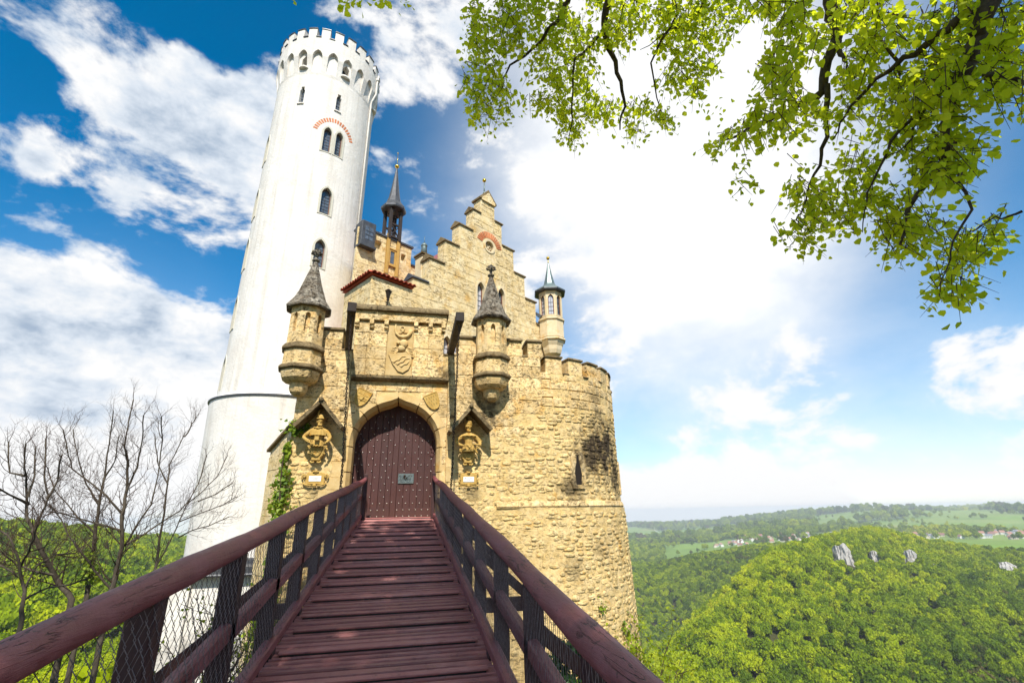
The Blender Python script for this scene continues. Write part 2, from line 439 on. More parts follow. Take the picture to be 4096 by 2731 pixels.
def render_mat(name, stain=None):
    """lime render: patches, faint rain streaks, trowel relief"""
    m, nd, lk, b, o = mat_new(name); p = posvec(nd, lk)
    n = noise(nd, lk, p, .8, 6, .65); f = noise(nd, lk, p, 7, 7, .7)
    col = mixc(nd, lk, ramp(nd, lk, n, [(.35, 0), (.65, 1)]), (.72, .675, .61), (.79, .755, .70))
    st = ramp(nd, lk, noise(nd, lk, posvec(nd, lk, (2.2, 2.2, .09)), 1.6, 6, .7), [(.50, 0), (.70, 1)])
    col = mixc(nd, lk, math_n(nd, lk, 'MULTIPLY', st, .5), col, (.46, .41, .34))
    pt = ramp(nd, lk, noise(nd, lk, p, .45, 5, .6, .6), [(.56, 0), (.60, 1)]); col = mixc(nd, lk, math_n(nd, lk, 'MULTIPLY', pt, .4), col, (.66, .60, .53))
    sp = ramp(nd, lk, f, [(.66, 0), (.74, 1)]); col = mixc(nd, lk, math_n(nd, lk, 'MULTIPLY', sp, .3), col, (.55, .48, .40))
    if stain:
        c, rad, amt = stain; g = nd.new('ShaderNodeNewGeometry'); mp = nd.new('ShaderNodeMapping'); mp.vector_type = 'POINT'; lk.new(g.outputs['Position'], mp.inputs[0]); mp.inputs['Scale'].default_value = (.45, 1, 1.6); vd = nd.new('ShaderNodeVectorMath'); vd.operation = 'DISTANCE'; lk.new(mp.outputs[0], vd.inputs[0]); vd.inputs[1].default_value = (c[0] * .45, c[1], c[2] * 1.6)
        sf = ramp(nd, lk, math_n(nd, lk, 'ADD', math_n(nd, lk, 'DIVIDE', vd.outputs['Value'], rad), math_n(nd, lk, 'MULTIPLY', math_n(nd, lk, 'SUBTRACT', f, .5), 1.8)), [(.2, 1), (1, 0)]); col = mixc(nd, lk, math_n(nd, lk, 'MULTIPLY', sf, amt), col, (.16, .15, .14))
    lk.new(col, b.inputs['Base Color']); b.inputs['Roughness'].default_value = .95; b.inputs['Specular IOR Level'].default_value = .1
    bump(nd, lk, b, math_n(nd, lk, 'ADD', f, math_n(nd, lk, 'MULTIPLY', n, 1.5)), .55, .05); return m


STAINS = [((5.55, 13.1, 1.75), 1.2, 1.0), ((4.9, 12.75, 1.45), .75, .9), ((4.35, 12.5, .55), .5, .8), ((2.1, 12.4, 2.65), .55, .9), ((6.2, 13.6, 1.0), .85, .85), ((5.0, 12.8, -.9), .45, .5), ((4.2, 12.5, -1.3), .5, .45),
          ((1.62, 12.4, .55), .3, .6), ((-2.05, 12.4, .6), .3, .5), ((-1.45, 12.4, 3.7), .25, .8), ((.95, 12.4, 3.6), .3, .8), ((5.3, 12.9, 3.2), .5, .5)]
M_TUFA = stone_mat('tufa_ashlar', (.90, .69, .385), (.75, .51, .215), (.07, .042, .016), pits=.95, grime=.5, stain=STAINS)
M_CORE = stone_mat('mortar_bed', (.82, .61, .31), (.68, .47, .185), (.12, .08, .04), pits=.5, grime=.4, vary=0, stain=STAINS)
M_RUBB = stone_mat('rubble_stone', (.92, .71, .375), (.77, .54, .215), (.14, .09, .04), pits=.6, grime=.45, sc=1.6, vary=.2, stain=STAINS)
M_PAL = stone_mat('palace_stone', (.86, .71, .44), (.74, .54, .25), (.24, .14, .05), pits=.8, grime=.35, sc=.62, vary=.07)
M_PALC = stone_mat('palace_mortar', (.84, .69, .44), (.72, .54, .28), (.2, .13, .06), pits=.4, grime=.25, vary=0)
M_SAND = stone_mat('dressed_sandstone', (.68, .50, .25), (.58, .39, .155), (.14, .08, .03), pits=.15, grime=.4, vary=.12, bstr=.2)
M_OCHRE = stone_mat('carved_sandstone', (.57, .385, .125), (.44, .27, .07), (.08, .04, .012), pits=.05, grime=.35, sc=2.5, vary=.05, bstr=.15)
M_CREAM = stone_mat('smooth_cream_stone', (.74, .62, .42), (.66, .52, .31), (.3, .2, .1), pits=.03, grime=.2, vary=.05, bstr=.1)
M_CAP = stone_mat('weathered_coping', (.30, .225, .12), (.19, .135, .07), (.04, .028, .016), pits=.8, grime=.7, vary=.2)
M_LICH = stone_mat('lichened_roof_stone', (.44, .39, .31), (.14, .105, .07), (.03, .022, .014), pits=.95, grime=.6, sc=1.3, vary=.05, bstr=1.0)
M_WHITE = render_mat('white_render')
M_WOOD = wood_mat('maroon_timber', (.15, .042, .040), (.23, .085, .078), (.32, .155, .14), rough=.36)
M_DECK = wood_mat('maroon_deck_board', (.38, .125, .115), (.45, .165, .15), (.32, .105, .095), rough=.36, stretch=(2, 40, 40), spec=.45, vary=.22, bstr=.5, worn=(.52, .25, .23))
M_RAIL = rail_mat('maroon_handrail')
M_POST = wood_mat('maroon_post', (.038, .010, .009), (.06, .019, .017), (.075, .027, .024), rough=.5, stretch=(14, 14, 1))
M_DOOR = wood_mat('door_board', (.050, .013, .011), (.070, .021, .017), (.06, .017, .013), rough=.5, stretch=(14, 14, 1), vary=.12, bstr=.3)
M_DARKW = wood_mat('black_brown_beam', (.018, .012, .010), (.035, .022, .017), (.05, .03, .022), rough=.6, stretch=(14, 1, 14), vary=.1)
M_IRON = simple_mat('dark_iron', (.035, .025, .02), (.07, .045, .03), sc=25, rough=.5, metal=.8, bstr=.1)
M_STUD = simple_mat('worn_iron_stud', (.38, .33, .31), (.5, .44, .42), sc=30, rough=.35, metal=.7, bstr=.05)
M_WIRE = simple_mat('galvanised_wire', (.17, .12, .115), (.34, .26, .25), sc=40, rough=.4, metal=.8, bstr=0)
M_LOCK = simple_mat('verdigris_lock_plate', (.11, .14, .14), (.19, .22, .215), sc=30, rough=.45, metal=.6, bstr=.2)
M_LEAD = simple_mat('lead_sheet', (.065, .066, .07), (.12, .122, .128), sc=6, rough=.45, metal=.5, bstr=.1)
M_COPPER = simple_mat('green_copper', (.13, .17, .17), (.21, .26, .25), sc=7, rough=.45, metal=.4, bstr=.1)
M_GOLD = simple_mat('gilded_ball', (.9, .6, .08), (.85, .5, .05), sc=5, rough=.2, metal=1.0, bstr=0)
M_TILE = simple_mat('red_clay_tile', (.36, .055, .03), (.46, .10, .05), sc=9, rough=.7, bstr=.2, vary=.25)
M_TILE2 = simple_mat('plum_clay_tile', (.24, .07, .075), (.33, .12, .12), sc=9, rough=.6, bstr=.2, vary=.25)
M_BRICK = simple_mat('orange_brick', (.62, .17, .06), (.55, .22, .10), sc=14, rough=.85, bstr=.2, vary=.15)
M_GLASS = simple_mat('leaded_glass', (.05, .06, .075), (.13, .155, .19), sc=9, rough=.12, bstr=.05, spec=.8)
M_PALEG = simple_mat('pale_reflecting_glass', (.42, .42, .46), (.55, .54, .56), sc=4, rough=.15, bstr=.02, spec=.8)
M_SURR = simple_mat('grey_stone_surround', (.52, .49, .40), (.60, .57, .48), sc=8, rough=.9, bstr=.2)
M_BROWNF = simple_mat('brown_window_frame', (.16, .06, .035), (.2, .08, .05), sc=12, rough=.6, bstr=.1)
M_OCWOOD = wood_mat('ochre_beam', (.44, .25, .05), (.54, .33, .09), (.38, .21, .05), rough=.7, stretch=(10, 10, 1), vary=.05)
M_PLATE = simple_mat('white_enamel_plate', (.78, .76, .72), (.82, .80, .78), sc=5, rough=.4, bstr=0)
M_INK = simple_mat('faded_lettering', (.22, .2, .18), rough=.8, bstr=0)
M_DARK = simple_mat('dark_interior', (.02, .014, .01), rough=.9, bstr=0)
M_BARK = simple_mat('grey_bark', (.045, .034, .024), (.11, .09, .065), sc=14, rough=.95, bstr=.8, bdist=.02, stretch=(1, 1, .3))
M_TWIG = simple_mat('brown_twig', (.05, .03, .02), (.085, .055, .038), sc=10, rough=.9, bstr=0)
M_BARK2 = simple_mat('dark_limb_bark', (.045, .034, .027), (.12, .095, .075), sc=16, rough=.95, bstr=.8, bdist=.01)
M_LEAF = leaf_mat('linden_leaf', (.28, .44, .014), (.62, .70, .035), trans=.66)
M_LEAF2 = leaf_mat('young_leaf', (.16, .25, .012), (.36, .43, .025), trans=.45)
M_IVY = leaf_mat('ivy_leaf', (.06, .13, .012), (.30, .38, .03), trans=.3)
M_IVYD = leaf_mat('dark_ivy_leaf', (.012, .04, .01), (.04, .10, .02), trans=.2)
M_ROCK = stone_mat('pale_limestone', (.56, .54, .50), (.38, .36, .33), (.08, .07, .055), pits=.7, grime=.7, sc=.2, vary=.05)

# ------------------------------------------------------------------ masonry pieces


def block(parent, O, U, Nn, u0, u1, z0, z1, mat, proud=.010, depth=.10, ch=.008, gap=.0035, name='stone'):
    """one ashlar block with chamfered face; its own object"""
    O, U, Nn = Vector(O), Vector(U), Vector(Nn)
    u0 += gap; u1 -= gap; z0 += gap; z1 -= gap
    if u1 - u0 < .03 or z1 - z0 < .03: return None
    c = O + U * ((u0 + u1) / 2) + Vector((0, 0, (z0 + z1) / 2)); a, b = (u1 - u0) / 2, (z1 - z0) / 2
    pr = proud + rnd.uniform(-.004, .010); j = lambda: rnd.uniform(-.007, .007)
    q = []
    for (n_, i) in ((-depth, 0.0), (pr - ch, 0.0), (pr, ch)):
        for su, sz in ((-1, -1), (1, -1), (1, 1), (-1, 1)):
            q.append(U * (su * (a - i) + (j() if i else 0)) + Vector((0, 0, sz * (b - i) + (j() if i else 0))) + Nn * (n_ + (j() * .6 if i else 0)))
    f = [(8, 9, 10, 11)]
    for k in (0, 4):
        for i in range(4): f.append((k + i, k + (i + 1) % 4, k + 4 + (i + 1) % 4, k + 4 + i))
    me = bpy.data.meshes.new(name); me.from_pydata(q, [], f); me.update()
    return link(name, me, mat, parent, c)


def ashlar(parent, O, U, Nn, rows, spans, mat, wmin=.32, wmax=.62, mats=None, **kw):
    for z0, z1 in rows:
        for (u0, u1) in spans(z0, z1):
            L = u1 - u0
            if L < .05: continue
            k = max(1, int(round(L / rnd.uniform(wmin, wmax)))); cuts = [0.0]
            ws = [rnd.uniform(.7, 1.3) for _ in range(k)]; s = sum(ws)
            for w in ws: cuts.append(cuts[-1] + w * L / s)
            for i in range(k):
                mm = mat if mats is None else rnd.choice(mats)
                block(parent, O, U, Nn, u0 + cuts[i], u0 + cuts[i + 1], z0, z1, mm, **kw)


def rows_of(z0, z1, hmin, hmax):
    n = max(1, int(round((z1 - z0) / ((hmin + hmax) / 2)))); ws = [rnd.uniform(hmin, hmax) for _ in range(n)]; s = sum(ws); r_ = []; z = z0
    for w in ws: r_.append((z, z + w * (z1 - z0) / s)); z += w * (z1 - z0) / s
    return r_


def minus(span, holes):
    """cut intervals out of a span"""
    out = [span]
    for a, b in holes:
        nx = []
        for s, e in out:
            if b <= s or a >= e: nx.append((s, e)); continue
            if a > s: nx.append((s, a))
            if b < e: nx.append((b, e))
        out = nx
    return [(s, e) for s, e in out if e - s > .06]


def window(parent, fn, w, h, z0=0.0, u0=0.0, frame=.08, depth=.16, proud=.03, glass=None, surround=None, bars=True, inner=None, nb=4):
    """pointed window: surround, pane set back, lead bars"""
    g = MB(); g.prism(gothic(w + .04, h + .03, z0 - .01, 5, u0), fn, -depth - .02, -depth)
    p = g.build('window', glass or M_GLASS, parent)
    if surround is not None:
        s = MB(); s.ring(gothic(w + 2 * frame, h + frame * 1.7, z0 - frame * .5, 5, u0), gothic(w, h, z0, 5, u0), fn, proud, -depth - .03); s.build('window_surround', surround, p)
    s = MB(); s.ring(gothic(w - .002, h - .002, z0 + .001, 5, u0), gothic(w - .07, h - .07, z0 + .035, 5, u0), fn, -depth + .04, -depth + .001); s.build('window_frame', inner or M_BROWNF, p)
    if bars:
        b = MB()
        for i in range(1, nb + 1):
            z = z0 + h * .82 * i / (nb + 1); b.prism([(u0 - w / 2 + .03, z - .008), (u0 + w / 2 - .03, z - .008), (u0 + w / 2 - .03, z + .008), (u0 - w / 2 + .03, z + .008)], fn, -depth + .002, -depth + .02)
        b.prism([(u0 - .008, z0), (u0 + .008, z0), (u0 + .008, z0 + h - .06), (u0 - .008, z0 + h - .06)], fn, -depth + .022, -depth + .034)
        b.build('glazing_bar', M_LEAD, p, kind='stuff')
    return p


def niche(mb, fn, w, h, z0=0.0, u0=0.0, depth=.2, out=.6):
    mb.prism(gothic(w, h, z0, 5, u0), fn, out, -depth)


X3 = Vector((1, 0, 0)); YN = Vector((0, -1, 0))
Y0 = 12.4
ZD = -0.06
ARC_X, ARC_Z, ARC_R = -0.27, 1.70, 1.04

# ================================================================== gatehouse
gate = thing('gatehouse', 'yellow tufa gate front with pointed archway, carved panel and two corner turrets', 'gatehouse', (-.3, 12.9, -.1))


def arc_pt(t):
    """point and outward normal on the inner edge of the arch; t from 0 (left foot) to 1 (right foot)"""
    hl = ARC_Z - ZD; al = math.pi * ARC_R; tot = 2 * hl + al; s = t * tot
    if s < hl: return (ARC_X - ARC_R, ZD + s), (-1, 0)
    if s > hl + al: return (ARC_X + ARC_R, ZD + (tot - s)), (1, 0)
    a = math.pi - (s - hl) / ARC_R
    r_ = ARC_R + .075 * max(0, 1 - abs(a - math.pi / 2) / R(13)) ** 1.6
    return (ARC_X + r_ * math.cos(a), ARC_Z + r_ * math.sin(a)), (math.cos(a), math.sin(a))


def build_gate():
    fac = frame_fn((0, Y0, 0), X3, YN)
    rec = frame_fn((0, Y0 + .12, 0), X3, YN)
    core = MB()
    core.box(-2.72, -1.5, Y0 + .004, 13.5, ZD + .02, 4.09)
    core.box(-2.36, -1.79, Y0 + .004, 13.0, 4.09, 4.62)
    core.box(1.0, 3.58, Y0 + .004, 13.5, ZD + .02, 4.16)
    core.box(1.25, 1.9, Y0 + .004, 13.0, 4.16, 4.6); core.box(2.5, 3.05, Y0 + .004, 13.0, 4.16, 4.6); core.box(3.22, 3.63, Y0 + .004, 13.0, 4.16, 4.6)
    core.box(-1.5, .85, Y0 + .004, 13.4, 3.36, 5.22)
    core.box(.85, 1.0, Y0 + .004, 13.4, 3.36, 4.09)
    core.box(-2.70, 3.58, Y0 + .006, 13.6, -10, ZD + .015)
    core.build('wall_core', M_CORE, gate)
    # recessed field round the arch
    hole = [arc_pt(1 - i / 40)[0] for i in range(41)]
    hole = [(x + (x - ARC_X) * .1, z + max(0, z - ARC_Z) * .1) for x, z in hole]
    poly = [(-1.5, ZD), (-1.5, 3.37), (1.0, 3.37), (1.0, ZD)] + hole
    m = MB(); m.prism(poly, rec, -.01, -.8); m.build('recess_core', M_CORE, gate)

    def rspan(z0, z1):
        hw = ARC_R + .13
        zz = max(0, min(z0, z1) - ARC_Z)
        if zz >= hw: return [(-1.5, 1.0)]
        w = math.sqrt(hw * hw - zz * zz) if zz > 0 else hw
        return minus((-1.5, 1.0), [(ARC_X - w, ARC_X + w)])
    ashlar(gate, (0, Y0 + .12, 0), X3, YN, rows_of(ZD, 3.33, .26, .36), rspan, M_TUFA)
    # piers beside the recess
    ashlar(gate, (0, Y0, 0), X3, YN, rows_of(ZD, 1.9, .28, .42), lambda a, b: [(-1.98 + rnd.uniform(-.15, .1), -1.5)], M_SAND, mats=[M_SAND, M_SAND, M_TUFA])
    ashlar(gate, (0, Y0, 0), X3, YN, rows_of(ZD, 1.9, .3, .45), lambda a, b: [(1.0, 1.42 + rnd.uniform(-.08, .2))], M_SAND, mats=[M_SAND, M_TUFA])
    ashlar(gate, (0, Y0, 0), X3, YN, rows_of(1.9, 4.09, .26, .36), lambda a, b: [(-2.72, -1.5)], M_TUFA)
    ashlar(gate, (0, Y0, 0), X3, YN, rows_of(4.09, 4.62, .24, .3), lambda a, b: [(-2.36, -1.79)], M_TUFA)
    ashlar(gate, (0, Y0, 0), X3, YN, rows_of(1.9, 4.16, .26, .36), lambda a, b: [(1.0, 3.58 if a > 2.5 else 2.9 + rnd.uniform(-.3, .25))], M_TUFA)
    ashlar(gate, (0, Y0, 0), X3, YN, rows_of(4.16, 4.6, .2, .26), lambda a, b: [(1.25, 1.9), (2.5, 3.05), (3.22, 3.63)], M_TUFA)
    ashlar(gate, (0, Y0 - .03, 0), X3, YN, rows_of(3.44, 4.93, .28, .42), lambda a, b: minus((-1.5, .85), [(-.66, .03)]), M_TUFA, wmin=.4, wmax=.8, depth=.12)
    # side cheeks of the beam slots and the left corner return
    ashlar(gate, (-2.72, 0, 0), Vector((0, 1, 0)), Vector((-1, 0, 0)), rows_of(ZD, 4.09, .3, .4), lambda a, b: [(Y0 + .02, 13.5)], M_TUFA)
    # frieze, coping and little corbels
    m = MB(); m.box(-1.55, .9, Y0 - .13, 13.35, 4.95, 5.2); m.build('frieze', M_TUFA, gate, bevel=.012)
    n = 6; x = -1.6
    for i in range(4):
        w = 2.56 / 4; m = MB()
        m.prism([(Y0 - .22, 5.2), (13.45, 5.2), (13.45, 5.33), (12.9, 5.46), (Y0 - .1, 5.40), (Y0 - .22, 5.28)], lambda u, v, w_: Vector((w_, u, v)), x + .004, x + w - .004); x += w
        m.build('coping_stone', M_CAP, gate, bevel=.015)
    for cx in (-1.46, -1.08, -.70, .08, .47, .82):
        m = MB(); m.prism([(0, 4.952), (-.17, 4.952), (-.17, 4.83), (-.12, 4.80), (-.12, 4.74), (-.03, 4.70), (0, 4.70)], lambda u, v, w_: Vector((w_, Y0 + u, v)), cx - .055, cx + .055)
        m.build('corbel', M_TUFA, gate, bevel=.008)
    # moulded edge above the recess
    for i in range(5):
        w = 2.52 / 5; x0 = -1.51 + i * w; m = MB()
        m.prism([(.1, 3.44), (-.05, 3.44), (-.05, 3.38), (.0, 3.33), (.1, 3.30)], lambda u, v, w_: Vector((w_, Y0 + u, v)), x0 + .003, x0 + w - .003)
        m.build('lintel_stone', M_CAP, gate, bevel=.008)
    for (a, b, z) in ((-2.38, -1.77, 4.62), (1.23, 1.9, 4.6), (2.5, 3.07, 4.6), (3.2, 3.66, 4.6)):
        m = MB(); m.prism([(-.07, z), (.66, z), (.66, z + .04), (.3, z + .12), (-.03, z + .085), (-.07, z + .05)], lambda u, v, w_: Vector((w_, Y0 + u, v)), a, b)
        m.build('coping_stone', M_CAP, gate, bevel=.012)
    m = MB(); m.box(3.05, 3.22, Y0 - .04, 13.0, 4.16, 4.2); m.build('crenel_sill', M_CAP, gate)
    for (a, b) in ((-1.79, -1.5), (.85, 1.25)):
        m = MB(); m.box(a, b, Y0 - .03, 13.0, 4.09, 4.125); m.build('crenel_sill', M_CAP, gate)
    # putlog stubs near the arch
    for (a, z) in ((-1.62, 2.56), (1.12, 2.42)):
        m = MB(); m.box(a - .06, a + .06, Y0 - .07, Y0 + .05, z - .05, z + .02); m.build('corbel', M_CAP, gate, bevel=.01)
    # arch stones, each a wedge with a splayed edge
    prof = [(.0, .70), (.0, .13), (.085, -.012), (.27, -.012), (.27, .2), (.27, .70)]
    cuts = [0, .085, .16, .25, .315, .37, .425, .4999, .575, .63, .685, .75, .84, .915, 1.0]
    for i in range(len(cuts) - 1):
        t0, t1 = cuts[i], cuts[i + 1]; k = 6; vs = []
        e = .002
        for s in range(k + 1):
            t = t0 + e + (t1 - t0 - 2 * e) * s / k; (px, pz), (nx, nz) = arc_pt(t)
            for q, y in prof: vs.append((px + nx * q, Y0 + .12 + y, pz + nz * q))
        n = len(prof); fs = [(s * n + j, s * n + (j + 1) % n, (s + 1) * n + (j + 1) % n, (s + 1) * n + j) for s in range(k) for j in range(n)]
        fs += [tuple(range(n - 1, -1, -1)), tuple(range(k * n, k * n + n))]
        m = MB(); m.add(vs, fs); m.build('arch_stone', M_SAND, gate)
    # door
    yd = Y0 + .72
    leaf = MB(); leaf.box(-1.45, .95, yd + .05, yd + .12, ZD, 2.95)
    door = leaf.build('door', M_DOOR, gate)
    xs = [-1.33 + i * .172 for i in range(7)]; xs = xs[:6] + [-.33]
    xr = [-.19 + i * .172 for i in range(6)] + [.83]
    for a, b in list(zip(xs[:-1], xs[1:])) + list(zip(xr[:-1], xr[1:])):
        dz = rnd.uniform(-.003, .003); m = MB(); m.box(a + .004, b - .004, yd + dz, yd + .045, ZD + .01, 2.9); m.build('plank', M_DOOR, door, bevel=.004)
    m = MB(); m.box(-.33, -.19, yd - .025, yd + .045, ZD + .01, 2.9); m.build('cover_strip', M_DOOR, door, bevel=.008)
    for (a, b) in ((-1.3, -.335), (-.185, .8)):
        m = MB(); m.box(a, b, yd - .02, yd - .006, ZD + .015, ZD + .24); m.build('kick_plate', M_DOOR, door, bevel=.004)
    sm = MB(); sm.ball((0, 0, 0), (.016, .012, .016), 8, 6); sme = None
    st = []
    for r_ in range(17):
        z = .30 + r_ * .158
        if r_ % 2 == 0:
            st += [(-1.27 + i * .172, z) for i in range(6)] + [(-.11 + i * .172, z) for i in range(6)]
        else:
            st += [(-1.185 + i * .344, z) for i in range(3)] + [(-.02 + i * .344, z) for i in range(3)]
        if r_ % 3 == 0: st.append((-.29, z + .03))
    st += [(-1.25 + i * .155, ZD + .2) for i in range(6)] + [(-.15 + i * .155, ZD + .2) for i in range(6)] + [(-1.25 + i * .155, ZD + .05) for i in range(6)] + [(-.15 + i * .155, ZD + .05) for i in range(6)]
    for (x, z) in st:
        if z > ARC_Z and (x - ARC_X) ** 2 + (z - ARC_Z) ** 2 > .98 ** 2: continue
        if -.12 < x < .28 and .72 < z < 1.06: continue
        dy = -.028 if z < ZD + .26 else (-.03 if -.33 < x < -.19 else -.008)
        if sme is None: o = sm.build('stud', M_STUD, door, smooth=True); sme = o.data; o.location = (x, yd + dy, z)
        else: link('stud', sme, None, door, (x, yd + dy, z))
    # lock plate with scrolls
    m = MB(); m.box(-.165, .235, yd - .03, yd - .004, .78, 1.03); lp = m.build('lock_plate', M_LOCK, door, bevel=.006)
    for (cx, cz, sg) in ((-.07, .86, 1), (.10, .86, -1), (-.08, .95, 1), (.13, .95, -1)):
        m = MB(); m.tube([(cx + sg * (.008 + .0035 * k) * math.cos(k * .7), yd - .036, cz + (.008 + .0035 * k) * math.sin(k * .7)) for k in range(14)], .007, 5); m.build('scroll', M_LOCK, lp, smooth=True)
    m = MB(); m.tube([(-.03, yd - .05, .94), (.02, yd - .06, .90), (.07, yd - .05, .94)], .012, 6); m.ball((.0, yd - .04, .97), .03); m.build('handle', M_IRON, lp, smooth=True)
    for hx in (-1.2, .68):
        for hz in (1.72,):
            m = MB()
            for k in range(5): m.ball((hx + .03 * math.sin(k * 1.8), yd - .01, hz - .22 + k * .1), (.05, .012, .055), 8, 6)
            m.build('hinge', M_POST, door, smooth=True)
    m = MB(); m.box(-1.31, .77, Y0 + .05, yd + .05, ZD - .12, ZD - .002); m.build('threshold', M_WOOD, gate, bevel=.01)
    # carved panel: horn, helmet with scrolls, shield with three antlers
    m = MB(); m.box(-.655, .025, Y0 - .035, Y0 + .1, 3.445, 4.94); pan = m.build('carved_panel', M_SAND, gate, bevel=.01)
    py = Y0 - .05

    def T(pts, rad, nm, n=8, flat=None): mm = MB(); mm.tube([(px, py + dy, pz) for px, pz, dy in pts], rad, n); return mm.build(nm, M_SAND, pan, smooth=True)
    T([(-.46 + .0, 4.88, 0), (-.47, 4.74, 0), (-.44, 4.62, -.01), (-.35, 4.54, -.02), (-.24, 4.52, -.02), (-.13, 4.56, -.02), (-.07, 4.64, -.01), (-.05, 4.74, 0)], [.014, .02, .028, .036, .042, .05, .056, .062], 'horn')
    T([(-.41, 4.60, -.01), (-.3, 4.66, -.02), (-.24, 4.72, -.02), (-.22, 4.79, -.01), (-.27, 4.84, -.01), (-.33, 4.81, -.01), (-.32, 4.74, -.02), (-.25, 4.68, -.02), (-.12, 4.65, -.01)], .014, 'horn_cord', 6)
    mm = MB(); mm.ball((-.22, py - .01, 4.33), (.12, .09, .13), 12, 8); mm.ball((-.36, py - .03, 4.34), (.06, .07, .05), 10, 6); mm.ball((-.27, py - .02, 4.20), (.10, .07, .10), 12, 8)
    for k in range(3): mm.ball((-.40 + k * .045, py - .08, 4.325 - k * .012), (.014, .02, .014), 6, 4)
    mm.build('helmet', M_SAND, pan, smooth=True)
    for sx in (-1, 1):
        for k in range(4):
            a0 = (-.25 + sx * .09, 4.24 - k * .03, 0.0); a1 = (-.25 + sx * (.19 + .02 * k), 4.22 - k * .075, -.01); cx, cz = a1[0] + sx * .03, a1[1] - .01
            pts = [a0, a1] + [(cx + sx * (.034 - .004 * j) * math.cos(j * .8 - 1.0), cz + (.034 - .004 * j) * math.sin(j * .8 - 1.0), -.01) for j in range(7)]
            T(pts, [.018] * 2 + [.013] * 7, 'mantling', 6)
    sh = [(-.60, 4.02), (-.15, 4.10), (.0, 3.98), (.0, 3.78), (-.06, 3.62), (-.2, 3.52), (-.33, 3.56), (-.48, 3.76)]
    mm = MB(); mm.prism(sh, frame_fn((0, py, 0), X3, YN), -.01, .028); mm.build('shield', M_SAND, pan, bevel=.008)
    for k in range(3):
        ox, oz = k * .10, -k * .10
        T([(-.50 + ox, 3.82 + oz * .55, -.02), (-.44 + ox, 3.80 + oz * .55, -.03), (-.38 + ox, 3.86 + oz * .55, -.03), (-.31 + ox, 3.88 + oz * .55, -.03), (-.26 + ox, 3.96 + oz * .55, -.03), (-.18 + ox, 3.98 + oz * .55, -.03), (-.12 + ox, 3.96 + oz * .55, -.02)][:7 if k < 2 else 5],
          [.016, .026, .02, .026, .02, .018, .006][:7 if k < 2 else 5], 'antler', 6)
    # turrets on the corners
    for (cx, rot) in ((-2.66, .2), (2.13, -.03)):
        cy = 12.16; c = (cx, cy); n8 = 8; a0 = R(22.5) + rot
        m = MB(); m.lathe([(.10, 2.78), (.19, 2.86), (.225, 2.95), (.225, 3.07), (.33, 3.10), (.43, 3.18), (.475, 3.30), (.475, 3.37)], c, n8, a0, a0 + 2 * math.pi)
        m.lathe([(.475, 3.47), (.46, 3.88)], c, n8, a0, a0 + 2 * math.pi); m.lathe([(.44, 4.02), (.43, 5.06)], c, n8, a0, a0 + 2 * math.pi)
        tb = m.build('turret_body', M_TUFA, gate, bevel=.01)
        cutm = MB()
        for k in range(-2, 3):
            a = rot + k * R(45); nn = Vector((math.sin(a), -math.cos(a), 0)); uu = Vector((math.cos(a), math.sin(a), 0))
            fn = frame_fn((cx, cy, 0), uu, nn); niche(cutm, fn, .115, .52, 4.33, 0, depth=-.30, out=.6)
        cut(tb, cutm)
        for k in range(-2, 3):
            a = rot + k * R(45); nn = Vector((math.sin(a), -math.cos(a), 0)); uu = Vector((math.cos(a), math.sin(a), 0))
            mm = MB(); mm.prism([(-.07, 4.28), (.07, 4.28), (.07, 4.92), (-.07, 4.92)], frame_fn((cx, cy, 0), uu, nn), .29, .28); mm.build('slit_window', M_DARK, tb)
        mm = MB(); mm.lathe([(.475, 3.36), (.545, 3.40), (.545, 3.44), (.49, 3.50), (.475, 3.50)], c, n8, a0, a0 + 2 * math.pi); mm.build('moulding', M_CAP, tb)
        mm = MB(); mm.lathe([(.46, 3.86), (.53, 3.90), (.53, 3.94), (.47, 4.03), (.44, 4.05)], c, n8, a0, a0 + 2 * math.pi); mm.build('moulding', M_CAP, tb)
        mm = MB(); mm.lathe([(.46, 5.03), (.56, 5.01), (.585, 5.05), (.50, 5.16), (.41, 5.30), (.33, 5.50), (.255, 5.75), (.18, 6.02), (.105, 6.28), (.055, 6.46)], c, n8, a0, a0 + 2 * math.pi, jit=.025); mm.build('roof', M_LICH, tb)
        mm = MB(); mm.lathe([(.055, 6.46), (.10, 6.49), (.10, 6.52), (.045, 6.55), (.04, 6.66), (.075, 6.70), (.04, 6.76), (.05, 6.82), (.0, 6.86)], c, 8)
        for k in range(8): mm.ball((cx + .115 * math.sin(k * R(45)), cy + .115 * math.cos(k * R(45)), 6.72 + .02 * (k % 2)), (.042, .042, .036), 6, 5)
        for k in range(4): mm.ball((cx + .05 * math.sin(k * R(90)), cy + .05 * math.cos(k * R(90)), 6.82), .03, 6, 5)
        mm.build('finial', M_LICH, tb, smooth=True)


build_gate()

# ================================================================== rubble bastion
BX, BY, BR = 3.58, 15.6, 3.2
bast = thing('round_bastion', 'round rubble stone bastion with battlements to the right of the gate', 'bastion', (BX, BY, -8))


def bsurf(s, z, off=0.0):
    """wall of the bastion unrolled: s < 0 flat, s > 0 round the drum"""
    lo = 0.0
    if z < .2: lo = (.10 + .022 * (-z)) * min(1, max(0, (s + 1.3) / 1.6))
    q = off + lo
    if s < 0: return Vector((BX + s, Y0 - q, z)), Vector((0, -1, 0)), Vector((1, 0, 0))
    a = s / BR; n = Vector((math.sin(a), -math.cos(a), 0))
    return Vector((BX, BY, z)) + n * (BR + q), n, Vector((math.cos(a), math.sin(a), 0))


